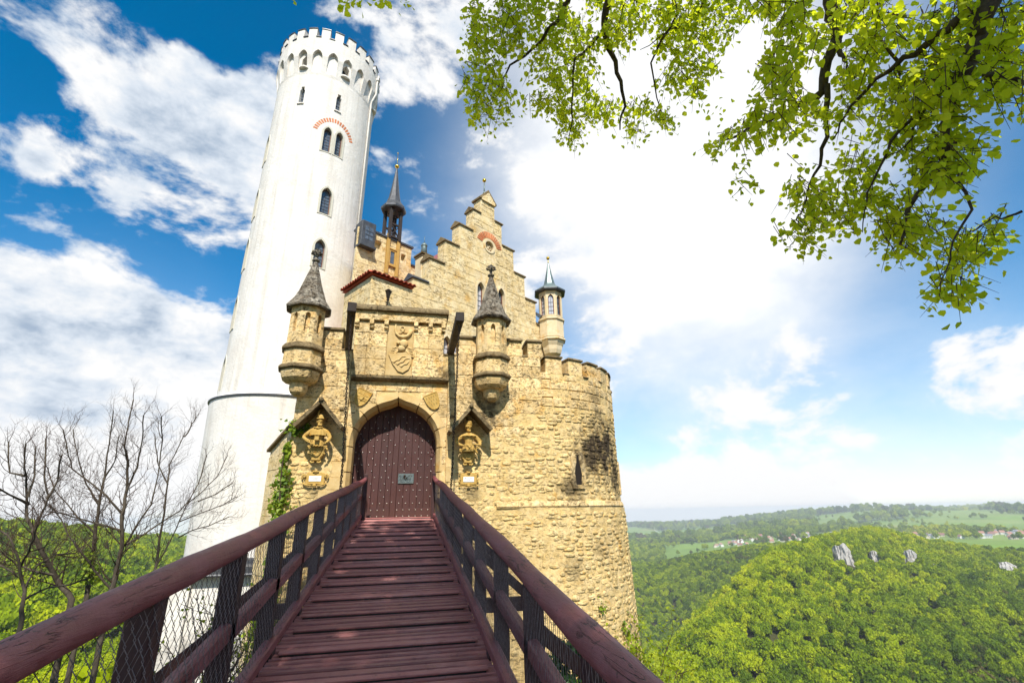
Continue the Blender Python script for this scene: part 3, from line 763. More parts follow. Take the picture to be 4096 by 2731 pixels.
def rubble_shape(w, h, t):
    k = 8; out = []; inn = []
    for i in range(k):
        a = 2 * math.pi * i / k + rnd.uniform(-.25, .25); c, s = math.cos(a), math.sin(a); p = 3.0
        q = (abs(c) ** p + abs(s) ** p) ** (-1 / p)
        out.append((w / 2 * q * c * rnd.uniform(.85, 1.1), h / 2 * q * s * rnd.uniform(.8, 1.1)))
        inn.append((out[-1][0] * .62 + rnd.uniform(-.01, .01), out[-1][1] * .55 + rnd.uniform(-.006, .006) - h * .03))
    V = [(u, -.045, v) for u, v in out] + [(u * .97, t * .55, v * .97) for u, v in out] + [(u, t * rnd.uniform(.8, 1.25), v) for u, v in inn]
    F = []
    for i in range(k):
        j = (i + 1) % k
        F += [(i, j, k + j), (i, k + j, k + i), (k + i, k + j, 2 * k + j), (k + i, 2 * k + j, 2 * k + i)]
    F += [(2 * k, 2 * k + i, 2 * k + i + 1) for i in range(1, k - 1)]
    return V, F


def rubble(parent, surf, spots, mat, single=300):
    """loose courses of half-buried stones: the biggest as stones of their own, the rest one mass"""
    spots.sort(key=lambda q: -q[2] * q[3]); V, F = [], []
    for i, (s, z, w, h) in enumerate(spots):
        P, n, u = surf(s, z); t = rnd.uniform(.010, .030) * (1 if h < .12 else 1.2)
        lv, lf = rubble_shape(w, h, t); tl = rnd.uniform(-.12, .12); c, sn = math.cos(tl), math.sin(tl)
        pts = [u * (a * c - d * sn) + n * b + Vector((0, 0, a * sn + d * c)) for a, b, d in lv]
        if i < single:
            me = bpy.data.meshes.new('stone'); me.from_pydata(pts, [], lf); me.update(); link('stone', me, mat, parent, P)
        else:
            b = len(V); V.extend([P + p for p in pts]); F.extend([(x + b, y + b, w_ + b) for x, y, w_ in lf])
    if V:
        me = fast_mesh('small_stones', [tuple(v) for v in V], F); o = link('small_stones', me, mat, parent); o['kind'] = 'stuff'


def skin(parent, surf, s0, s1, z0, z1, step, amp, mat, name, dens=3.0):
    ns, nz = int((s1 - s0) / step), int((z1 - z0) / step); V = []
    for i in range(ns + 1):
        for k in range(nz + 1):
            s = s0 + (s1 - s0) * i / ns; z = z0 + (z1 - z0) * k / nz
            P, n, u = surf(s, z)
            d = amp * (mnoise.fractal(P * dens, 1.0, 2.0, 4) + .5 * mnoise.noise(P * dens * 4))
            V.append(tuple(P + n * d))
    F = [(i * (nz + 1) + k, (i + 1) * (nz + 1) + k, (i + 1) * (nz + 1) + k + 1, i * (nz + 1) + k + 1) for i in range(ns) for k in range(nz)]
    me = fast_mesh(name, V, F, smooth=True); return link(name, me, mat, parent)


def build_bastion():
    smax = BR * R(200)
    skin(bast, bsurf, 0.01, smax, -9.0, .12, .09, .022, M_CORE, 'lower_wall')
    skin(bast, lambda s, z: bsurf(s, z), 0.01, smax, .2, 3.74, .08, .016, M_CORE, 'upper_wall')
    skin(bast, lambda s, z: bsurf(s, z, .012), -2.5, .02, -9.0, .13, .09, .02, M_CORE, 'lower_wall')
    skin(bast, lambda s, z: bsurf(s, z, .008), -2.3, .02, .12, 2.0, .08, .016, M_CORE, 'upper_wall')
    # coursed ashlar near the top of the drum
    for z0, z1 in rows_of(2.75, 3.73, .2, .28):
        s = -.02
        while s < BR * R(125):
            w = rnd.uniform(.28, .55); P, n, u = bsurf(s + w / 2, (z0 + z1) / 2)
            if rnd.random() < .75: block(bast, (P.x, P.y, 0), u, n, -w / 2, w / 2, z0, z1, M_TUFA, proud=.018, ch=.02, gap=.01)
            s += w
    spots = []
    z = -5.2
    while z < 2.72:
        h0 = rnd.uniform(.085, .14); s = -2.4 + rnd.uniform(0, .1)
        while s < BR * R(128):
            w = rnd.uniform(.12, .34); lim = 2.72
            if s < -.75: lim = 1.85
            elif s < -.2: lim = 2.3
            if z < lim and not (.02 < z < .27 and s > -1.3) and rnd.random() < .80 and not (abs(s + w / 2 - .98) < .16 and .62 < z < 1.52):
                spots.append((s + w / 2 + rnd.uniform(-.02, .02), z + rnd.uniform(-.025, .025), w * rnd.uniform(.85, 1.0), h0 * rnd.uniform(.75, 1.05)))
            s += w + rnd.uniform(.0, .05)
        z += h0 * .92
    rubble(bast, bsurf, spots, M_RUBB)
    # string course
    s = -1.3
    while s < BR * R(150):
        w = rnd.uniform(.35, .6); k = 3; vs = []
        for i in range(k + 1):
            P, n, u = bsurf(s + .004 + (w - .008) * i / k, .25)
            jj = rnd.uniform(-.012, .012)
            for o_, z_ in ((-.05, .10), (.055 + jj, .12), (.085 + jj, .17), (.05, .28), (-.05, .31)): vs.append(P + n * o_ + Vector((0, 0, z_ - .25)))
        n5 = 5; fs = [(i * n5 + j, i * n5 + (j + 1) % n5, (i + 1) * n5 + (j + 1) % n5, (i + 1) * n5 + j) for i in range(k) for j in range(n5)] + [(4, 3, 2, 1, 0), tuple(range(k * n5, k * n5 + n5))]
        m = MB(); m.add(vs, fs); m.build('string_course_stone', M_TUFA, bast); s += w
    # battlements
    s = .15
    while s < BR * R(190):
        for (a, b, za, zb, mat, o0, nm) in ((s, s + .52, 3.70, 4.17, M_TUFA, .0, 'merlon'), (s - .02, s + .54, 4.17, 4.235, M_CAP, .045, 'coping_stone'), (s + .52, s + .74, 3.70, 3.745, M_CAP, .05, 'crenel_sill')):
            vs = []; k = 4
            for i in range(k + 1):
                P, n, u = bsurf(a + (b - a) * i / k, 1.0)
                for o_, z_ in ((o0, za), (o0, zb), (-.45 - o0, zb), (-.45 - o0, za)): vs.append(Vector((P.x, P.y, z_)) + n * o_)
            fs = [(i * 4 + j, i * 4 + (j + 1) % 4, (i + 1) * 4 + (j + 1) % 4, (i + 1) * 4 + j) for i in range(k) for j in range(4)] + [(3, 2, 1, 0), tuple(range(k * 4, k * 4 + 4))]
            m = MB(); m.add(vs, fs); m.build(nm, mat, bast, bevel=.014)
        s += .74
    m = MB(); m.lathe([(BR - .5, 3.5), (BR - .5, 3.72), (BR - .02, 3.72), (BR - .02, 3.5)], (BX, BY), 48, 0, R(200), cap=False); m.lathe([(BR - .5, 3.0), (BR - .5, 4.0)], (BX, BY), 48, 0, R(200), cap=False)
    m.build('wall_walk', M_CORE, bast)
    # keyhole loops with a dressed surround
    for (s, zc) in ((.98, 1.05), (BR * R(66), .95)):
        P, n, u = bsurf(s, zc); fn = frame_fn((P.x, P.y, 0), u, n)
        hole = [(-.085, zc - .36), (.09, zc - .36), (.10, zc - .22), (.12, zc - .08), (.085, zc + .1), (.05, zc + .22), (.04, zc + .40), (-.035, zc + .40), (-.045, zc + .22), (-.09, zc + .08), (-.115, zc - .08), (-.09, zc - .22)]
        outr = [(-.2, zc - .47), (.2, zc - .47), (.25, zc - .25), (.26, zc - .05), (.24, zc + .15), (.22, zc + .35), (.14, zc + .52), (-.14, zc + .52), (-.22, zc + .35), (-.24, zc + .12), (-.26, zc - .08), (-.24, zc - .25)]
        m = MB(); m.ring(outr, hole, fn, .055, -.03); m.build('loop_surround', M_TUFA, bast, bevel=.02)
        m = MB(); m.prism(hole, fn, .033, .028); m.build('arrow_loop', M_DARK, bast)
    # rubble under the left pier of the gate
    sp = []; z = -3.0
    while z < 1.88:
        s = -2.66
        while s < -1.75:
            w = rnd.uniform(.12, .3)
            if rnd.random() < .7 and s + w < (-1.9 if z > 0 else -1.4): sp.append((s + w / 2, z, w * .95, rnd.uniform(.08, .12)))
            s += w + .01
        z += .105
    rubble(gate, lambda s, z: (Vector((s, Y0 - .006, z)), Vector((0, -1, 0)), X3), sp, M_RUBB, 120)
    skin(gate, lambda s, z: (Vector((s, Y0 - .006, z)), Vector((0, -1, 0)), X3), -2.70, -1.72, -9.0, 1.9, .08, .014, M_CORE, 'rendered_face')


build_bastion()

# ================================================================== carved things on the gate


def skin_figure(name, joints, edges, mat, parent, sub=2):
    me = bpy.data.meshes.new(name); me.from_pydata([j[:3] for j in joints], edges, []); o = link(name, me, mat, parent)
    o.modifiers.new('skin', 'SKIN'); ly = me.skin_vertices[0].data
    for i, j in enumerate(joints): ly[i].radius = (j[3], j[4] if len(j) > 4 else j[3])
    ly[0].use_root = True
    sb = o.modifiers.new('sub', 'SUBSURF'); sb.levels = sub; sb.render_levels = sub
    me.update(); return o


def shield_poly(w, h): return [(-w / 2, h / 2), (w / 2, h / 2)] + [(w / 2 * math.cos(t) ** .8, h / 2 - h * (.15 + .85 * math.sin(t))) for t in [R(a) for a in (5, 25, 45, 65, 80)]] + [(0, -h / 2)] + [(-w / 2 * math.cos(t) ** .8, h / 2 - h * (.15 + .85 * math.sin(t))) for t in [R(a) for a in (80, 65, 45, 25, 5)]]


def build_carvings():
    # two busts under gabled canopies
    for (cx, label, mir, ap, el, er, zt) in ((-2.08, 'carved stone bust in cape and feathered hat under the canopy left of the door', 1, 2.56, (-2.56, 1.98), (-1.54, 1.96), 2.30),
                                             (1.54, 'carved stone bust of turbaned knight under the canopy right of the door', -1, 2.50, (1.06, 1.91), (2.06, 1.97), 2.22)):
        t = thing('stone_bust', label, 'statue', (cx, 12.3, 1.25), 'busts beside the gate')
        apx = (el[0] + er[0]) / 2
        for (ex, ez) in (el, er):
            d = Vector((ex - apx, 0, ez - ap)).normalized(); nn = Vector((-d.z, 0, d.x)); nn = nn if nn.z > 0 else -nn
            a = Vector((apx, 0, ap)) - d * .02; b = Vector((ex, 0, ez)); c = (a + b) / 2 + nn * .04; c.y = 12.13
            m = MB(); m.obox(c, (b - a) / 2, nn * .045, Vector((0, .285, 0))); m.build('canopy_slab', M_CAP if mir else M_CAP, t, bevel=.01)
        m = MB(); m.tube([(apx, 11.8, ap + .09), (apx, 12.4, ap + .09)], .055, 8); m.build('canopy_ridge', M_CAP, t, smooth=True)
        y = 12.14; s = mir; k = zt - 2.30
        # body: pelvis root, chest, neck, head; arms akimbo
        J = [(cx, y + .03, 1.60 + k, .115, .085), (cx, y + .02, 1.72 + k, .10, .08), (cx, y + .01, 1.86 + k, .135, .095), (cx, y + .015, 1.96 + k, .10, .08), (cx + .005 * s, y - .005, 2.03 + k, .048, .048), (cx + .015 * s, y - .02, 2.10 + k, .045, .05),
             (cx - .165, y + .02, 1.95 + k, .062, .06), (cx - .25, y + .015, 1.87 + k, .062), (cx - .32, y - .0, 1.79 + k, .048), (cx - .24, y - .09, 1.725 + k, .038), (cx - .15, y - .12, 1.695 + k, .028),
             (cx + .165, y + .02, 1.95 + k, .062, .06), (cx + .24, y + .01, 1.87 + k, .062), (cx + .29, y - .02, 1.78 + k, .048), (cx + .26, y - .11, 1.69 + k, .036), (cx + .22, y - .15, 1.645 + k, .028)]
        E = [(0, 1), (1, 2), (2, 3), (3, 4), (4, 5), (3, 6), (6, 7), (7, 8), (8, 9), (9, 10), (3, 11), (11, 12), (12, 13), (13, 14), (14, 15)]
        skin_figure('body', J, E, M_OCHRE, t)
        # hands: palm and curled fingers
        for (hx_, hy_, hz_, sg) in ((cx - .13, y - .13, 1.69 + k, 1), (cx + .205, y - .165, 1.635 + k, -1)):
            m = MB(); m.ball((hx_, hy_, hz_), (.034, .022, .026), 8, 6)
            for q in range(4): m.tube([(hx_ + sg * .02, hy_ - .012, hz_ + .018 - q * .012), (hx_ + sg * .045, hy_ - .022, hz_ + .014 - q * .013), (hx_ + sg * (.056 - .004 * abs(q - 1.5)), hy_ - .012, hz_ + .008 - q * .013)], [.0085, .008, .006], 5)
            m.tube([(hx_, hy_ - .015, hz_ + .02), (hx_ + sg * .02, hy_ - .03, hz_ + .034)], [.009, .007], 5); m.build('hand', M_OCHRE, t, smooth=True)
        # head turned a little to the side
        hx, hy, hz = cx + .02 * s, y - .025, 2.155 + k; ty = .35
        m = MB(); m.M = Matrix.Translation((hx, hy, hz)) @ Matrix.Rotation(ty, 4, 'Z')
        m.ball((0, .008, .012), (.070, .080, .085), 14, 10); m.ball((0, -.022, -.045), (.050, .052, .052), 12, 8)
        m.tube([(0, -.068, .018), (0, -.088, -.008), (0, -.084, -.02)], [.010, .017, .012], 6); m.tube([(-.048, -.058, .026), (0, -.078, .03), (.048, -.058, .026)], [.010, .012, .010], 6)
        for q in (-1, 1): m.ball((q * .028, -.066, .010), (.014, .010, .009), 8, 5); m.ball((q * .071, .006, 0), (.010, .020, .026), 6, 5); m.tube([(q * .004, -.078, -.034), (q * .03, -.068, -.044)], [.009, .006], 5)
        m.ball((0, -.070, -.048), (.022, .010, .007), 8, 5)
        for q in range(7): a_ = -1.2 + q * .4; m.tube([(.045 * math.sin(a_), -.03 - .035 * math.cos(a_), -.06), (.034 * math.sin(a_), -.035 - .035 * math.cos(a_), -.105)], [.016, .007], 5)
        m.build('head', M_OCHRE, t, smooth=True)

        def pleated(nm, prof, cy_, nf, amp, sq=.72):
            vs = []; n = 64
            for j, (rr, zz) in enumerate(prof):
                w = amp * j / (len(prof) - 1)
                for i in range(n): a_ = 2 * math.pi * i / n; r2 = rr * (1 + w * math.sin(nf * a_ + .6 * math.sin(3 * a_))); vs.append((cx + r2 * math.cos(a_), cy_ + sq * r2 * math.sin(a_), zz + .006 * w / max(amp, 1e-6) * math.sin(nf * a_)))
            fs = [(j * n + i, j * n + (i + 1) % n, (j + 1) * n + (i + 1) % n, (j + 1) * n + i) for j in range(len(prof) - 1) for i in range(n)]
            mm = MB(); mm.add(vs, fs); return mm.build(nm, M_OCHRE, t, smooth=True)
        if mir == 1:
            m = MB(); m.lathe([(.06, 2.215 + k), (.105, 2.215 + k), (.112, 2.235 + k), (.092, 2.25 + k), (.10, 2.285 + k), (.085, 2.32 + k), (.04, 2.345 + k), (0, 2.35 + k)], (hx, hy + .01), 18); m.tube([(hx - .04, hy - .08, 2.25 + k), (hx - .045, hy - .09, 2.34 + k), (hx - .02, hy - .08, 2.41 + k), (hx + .01, hy - .06, 2.43 + k)], [.014, .024, .020, .005], 7); m.build('hat', M_OCHRE, t, smooth=True)
            pleated('cape', [(.06, 2.04), (.11, 2.015), (.155, 1.96), (.175, 1.90), (.185, 1.84), (.19, 1.825), (.16, 1.83)], y + .005, 15, .085)
            m = MB(); m.tube([(cx - .10, y - .075, 2.02), (cx, y - .12, 1.995), (cx + .10, y - .075, 2.02)], .016, 6); m.build('collar', M_OCHRE, t, smooth=True)
            m = MB(); m.box(cx - .04, cx + .06, y - .17, y - .11, 1.70, 1.79); m.box(cx - .045, cx + .065, y - .175, y - .105, 1.785, 1.80); m.build('book', M_OCHRE, t, bevel=.008)
            m = MB(); m.tube([(cx - .24, y - .13, 1.70), (cx - .12, y - .17, 1.64), (cx - .02, y - .17, 1.59)], [.008, .018, .006], 6); m.tube([(cx - .15, y - .17, 1.69), (cx - .11, y - .17, 1.61)], .010, 6); m.build('dagger', M_OCHRE, t, smooth=True)
            pleated('tunic', [(.10, 1.74), (.125, 1.70), (.14, 1.64), (.145, 1.58)], y + .02, 13, .07)
        else:
            m = MB()
            for q in range(4): m.tube([(hx + .082 * math.cos(a * R(30)), hy + .01 + .085 * math.sin(a * R(30)), 2.20 + k + q * .027 + .022 * math.sin(a * R(30) + q * .8)) for a in range(13)], .023, 7)
            m.ball((hx, hy + .01, 2.27 + k), (.075, .075, .07), 10, 8); m.build('turban', M_OCHRE, t, smooth=True)
            pleated('collar', [(.065, 2.03 + k), (.13, 2.01 + k), (.185, 1.955 + k), (.19, 1.94 + k), (.15, 1.945 + k)], y + .005, 9, .10)
            for q in (-1, 1):
                m = MB()
                for j in range(4): m.tube([(cx + q * (.20 + .03 * j) + .055 * math.cos(a * R(45)), y + .01 + .055 * math.sin(a * R(45)), 1.925 + k - .032 * j + q * 0) for a in range(9)], .014, 5)
                m.build('sleeve_roll', M_OCHRE, t, smooth=True)
            pleated('skirt', [(.115, 1.74 + k), (.135, 1.715 + k), (.155, 1.64 + k), (.17, 1.56 + k), (.15, 1.555 + k)], y + .02, 11, .075)
            m = MB(); m.tube([(cx + .125 * math.cos(a * R(30)), y + .02 + .095 * math.sin(a * R(30)), 1.735 + k + .012 * math.sin(a * R(30))) for a in range(13)], .014, 6); m.tube([(cx - .06, y - .10, 1.735 + k), (cx + .07, y - .14, 1.60 + k)], .010, 5); m.tube([(cx + .07, y - .10, 1.735 + k), (cx - .03, y - .14, 1.62 + k)], .008, 5)
            m.tube([(cx + .10, y - .17, 1.73 + k), (cx + .20, y - .175, 1.72 + k), (cx + .30, y - .14, 1.70 + k)], [.016, .026, .018], 7); m.build('sword_belt', M_OCHRE, t, smooth=True)
            m = MB()
            for q in range(5): m.ball((cx + .004, y - .088 - .006 * (2 - abs(q - 2)), 1.93 + k - q * .04), .009, 6, 4)
            m.build('button', M_OCHRE, t, smooth=True, kind='stuff')
        z0 = 1.54 + k * .6
        m = MB(); m.prism([(-.20, z0 + .07), (.20, z0 + .07), (.17, z0 + .03), (.15, z0 - .16), (.10, z0 - .22), (.10, z0 - .28), (-.10, z0 - .28), (-.10, z0 - .22), (-.15, z0 - .16), (-.17, z0 + .03)], frame_fn((cx, 12.4, 0), X3, YN), 0, .19)
        m.build('console', M_OCHRE, t, bevel=.015)
        m = MB(); m.prism([(u * 1.0, v + z0 - .06) for u, v in shield_poly(.25, .27)], frame_fn((cx, 12.4, 0), X3, YN), .18, .225); sh = m.build('shield', M_OCHRE, t, bevel=.01)
        m = MB()
        for q in range(3): m.tube([(cx - .08 + j * .04, 12.165, z0 + .02 - q * .05 + (.012 if j % 2 else -.012)) for j in range(5)], .009, 5)
        m.build('shield_device', M_OCHRE, sh, smooth=True)
        for q in (-1, 1):
            m = MB(); m.tube([(cx + q * (.19 + .045 * math.cos(a * .6)), 12.25, z0 - .05 + .075 * math.sin(a * .6)) for a in range(9)], .024, 6); m.ball((cx + q * .2, 12.25, z0 + .05), .03, 6, 5); m.tube([(cx + q * .03, 12.24, z0 - .31), (cx + q * .09, 12.24, z0 - .325), (cx + q * .12, 12.25, z0 - .29)], .022, 6)
            m.build('scroll', M_OCHRE, t, smooth=True)
    # cartouches with white plates
    for (cx, cz, label, sc) in ((-2.06, .86, 'scrolled sandstone cartouche with plain white plate under the left bust', 1), (1.575, .83, 'strapwork sandstone cartouche with lettered white plate under the right bust', 0)):
        t = thing('cartouche', label, 'plaque', (cx, 12.36, cz), 'name plates beside the gate')
        m = MB(); pl = [(-.2, -.13), (.2, -.13), (.22, -.05), (.2, .0), (.22, .07), (.19, .13), (.07, .15), (0, .13), (-.07, .15), (-.19, .13), (-.22, .07), (-.2, .0), (-.22, -.05)]
        m.prism([(u, v + cz) for u, v in pl], frame_fn((cx, 12.4, 0), X3, YN), -.02, .055); m.build('frame', M_OCHRE, t, bevel=.012)
        m = MB(); m.box(cx - .135, cx + .135, 12.335, 12.347, cz - .062, cz + .062); p = m.build('plate', M_PLATE, t)
        m = MB()
        for li, (zz, x0, x1) in enumerate(((.022, -.075, .08), (-.018, -.05, .05)) if not sc else ((.018, -.08, .09), (-.012, -.06, .06))):
            x = x0
            while x < x1:
                w = rnd.uniform(.006, .014); m.box(cx + x, cx + x + w * .6, 12.3325, 12.3345, cz + zz - rnd.uniform(.004, .010), cz + zz + rnd.uniform(.004, .009)); x += w + .002
        if not sc: m.box(cx - .095, cx - .083, 12.3325, 12.3345, cz + .008, cz + .04)
        m.build('lettering', M_INK, p, kind='stuff')
        for q in (-1, 1):
            m = MB()
            if sc:
                m.tube([(cx + q * (.245 + (.055 - .004 * a) * math.cos(a * .55 - 1.2)), 12.33, cz + .045 + (.07 - .005 * a) * math.sin(a * .55 - 1.2)) for a in range(13)], [.016 + .006 * math.sin(a / 3) for a in range(13)], 6)
                m.tube([(cx + q * .06, 12.33, cz - .155), (cx + q * .15, 12.32, cz - .15), (cx + q * .23, 12.33, cz - .125), (cx + q * .26, 12.34, cz - .09)], [.018, .024, .022, .016], 6)
                m.ball((cx + q * .05, 12.33, cz + .155), .024, 6, 5)
            else:
                for zz in (.135, -.005, -.155): m.ball((cx + q * .225, 12.33, cz + zz), (.03, .025, .022), 7, 5)
                m.tube([(cx + q * .235, 12.33, cz - .02), (cx + q * .235, 12.33, cz - .10)], [.02, .012], 6)
                m.tube([(cx + q * .05, 12.33, cz - .15), (cx + q * .1, 12.335, cz - .162), (cx + q * .19, 12.33, cz - .16)], .014, 6)
            m.build('scroll', M_OCHRE, t, smooth=True)
        m = MB(); m.ball((cx, 12.32, cz - .155), (.05, .03, .035), 8, 6); m.ball((cx, 12.32, cz + .16), (.045, .03, .03), 8, 6); m.build('mask', M_OCHRE, t, smooth=True)
    # two tilted shields over the arch
    for (cx, cz, rot, label, q) in ((-1.19, 2.86, R(-24), 'tilted yellow stone shield with quartered arms above the arch left', 1), (.62, 2.82, R(24), 'tilted yellow stone shield with rows of dashes above the arch right', 0)):
        t = thing('coat_of_arms', label, 'shield', (cx, 12.48, cz), 'shields over the archway')
        U = Vector((math.cos(rot), 0, math.sin(rot))); V_ = Vector((-math.sin(rot), 0, math.cos(rot))); y = Y0 + .12
        fn = lambda u, v, w: Vector((cx, y, cz)) + U * u + V_ * v + YN * w
        poly = shield_poly(.38, .44)
        m = MB(); m.prism(poly, fn, -.01, .05); b = m.build('field', M_OCHRE, t, bevel=.012)
        m = MB(); m.ring([(u * 1.0, v * 1.0) for u, v in poly], [(u * .9, v * .91) for u, v in poly], fn, .062, .045); m.build('rim', M_OCHRE, b)
        m = MB()
        if q:
            m.prism([(-.008, -.17), (.008, -.17), (.008, .19), (-.008, .19)], fn, .05, .062); m.prism([(-.17, .0), (.17, .0), (.17, .014), (-.17, .014)], fn, .05, .0625)
            m.prism([(-.15, .09), (-.02, .09), (-.02, .10), (-.15, .10)], fn, .05, .06); m.prism([(.03, .08), (.15, .08), (.15, .092), (.03, .092)], fn, .05, .06)
            m.prism([(u * .26, v * .26) for u, v in poly], fn, .05, .085)
            for i in range(4): m.prism([(-.13 + (i % 2) * .06, -.05 - (i // 2) * .05), (-.09 + (i % 2) * .06, -.05 - (i // 2) * .05), (-.11 + (i % 2) * .06, -.025 - (i // 2) * .05)], fn, .05, .066)
            for i in range(3): m.prism([(.04 + i * .035, -.06), (.055 + i * .035, -.06), (.065 + i * .035, -.03), (.05 + i * .035, -.03)], fn, .05, .066)
            m.build('charge', M_OCHRE, b, kind='stuff')
        else:
            for r_, (n, w0) in enumerate(((5, .13), (4, .10), (3, .065))):
                for i in range(n):
                    u = -w0 + 2 * w0 * i / (n - 1); v = .12 - r_ * .10
                    m.prism([(u - .004, v - .028), (u + .004, v - .028), (u + .004, v + .028), (u - .004, v + .028)], fn, .05, .054)
            m.build('charge', M_DARK, b, kind='stuff')


build_carvings()

# ================================================================== drawbridge beams and chains


def chain(name, label, a, b, group, parent=None):
    t = thing(name, label, 'chain', b, group)
    a, b = Vector(a), Vector(b); L = (b - a).length; d = (b - a) / L; s = d.cross(Vector((0, 1, 0))).normalized(); u = d.cross(s); pitch = .05; n = int(L / pitch)
    base = MB(); pts = [(.015 * math.cos(q), 0, .032 * math.sin(q) + (.012 if math.sin(q) > 0 else -.012) * 0) for q in [2 * math.pi * i / 10 for i in range(11)]]
    base.tube(pts, .0095, 5, cap=False)
    me = None
    for i in range(n):
        c = a + d * pitch * (i + .5); x, yv = (s, u) if i % 2 else (u, -s); c = c + s * .004 * math.sin(i * .35)
        if me is None: o = base.build('link', M_IRON, None); me = o.data
        else: o = link('link', me)
        o.parent = t; o.matrix_parent_inverse = Matrix.Translation(-t.location)
        o.matrix_basis = Matrix(((x.x, yv.x, -d.x, c.x), (x.y, yv.y, -d.y, c.y), (x.z, yv.z, -d.z, c.z), (0, 0, 0, 1)))
    return t


def draw_beam(p, q, label):
    t = thing('drawbridge_beam', label, 'beam', p, 'beams of the drawbridge')
    p, q = Vector(p), Vector(q); d = (q - p).normalized()
    m = MB(); m.beam(p - d * .5, q, .17, .20); b = m.build('beam', M_DARKW, t, bevel=.015)
    m = MB(); m.beam(q - d * .12, q + d * .006, .18, .21); m.build('end_cap', M_DARKW, b, bevel=.01)
    m = MB(); e = q - d * .2 - Vector((0, 0, .12)); m.tube([e + Vector((.035 * math.cos(a), 0, .05 * math.sin(a))) for a in [2 * math.pi * i / 10 for i in range(11)]], .009, 5); m.build('eye_bolt', M_IRON, t, smooth=True)
    return e - Vector((0, 0, .03))


e1 = draw_beam((-1.63, 12.4, 4.22), (-1.27, 9.57, 4.12), 'dark drawbridge beam jutting from the slot left of the carved panel')
e2 = draw_beam((1.05, 12.4, 4.22), (.99, 9.57, 4.06), 'dark drawbridge beam jutting from the slot right of the carved panel')
chain('chain', 'rusty drawbridge chain hanging beside the left bust', e1, (-1.10, 9.62, -.33), 'chains of the drawbridge')
chain('chain', 'rusty drawbridge chain hanging beside the right bust', e2, (.87, 9.62, -.33), 'chains of the drawbridge')

# ================================================================== footbridge
SL = .123
zdeck = lambda y: -1.585 + SL * y
SA = math.atan(SL)
bridge = thing('footbridge', 'sloping maroon plank footbridge with round handrails leading to the gate', 'bridge', (-.1, 6, -1.2))


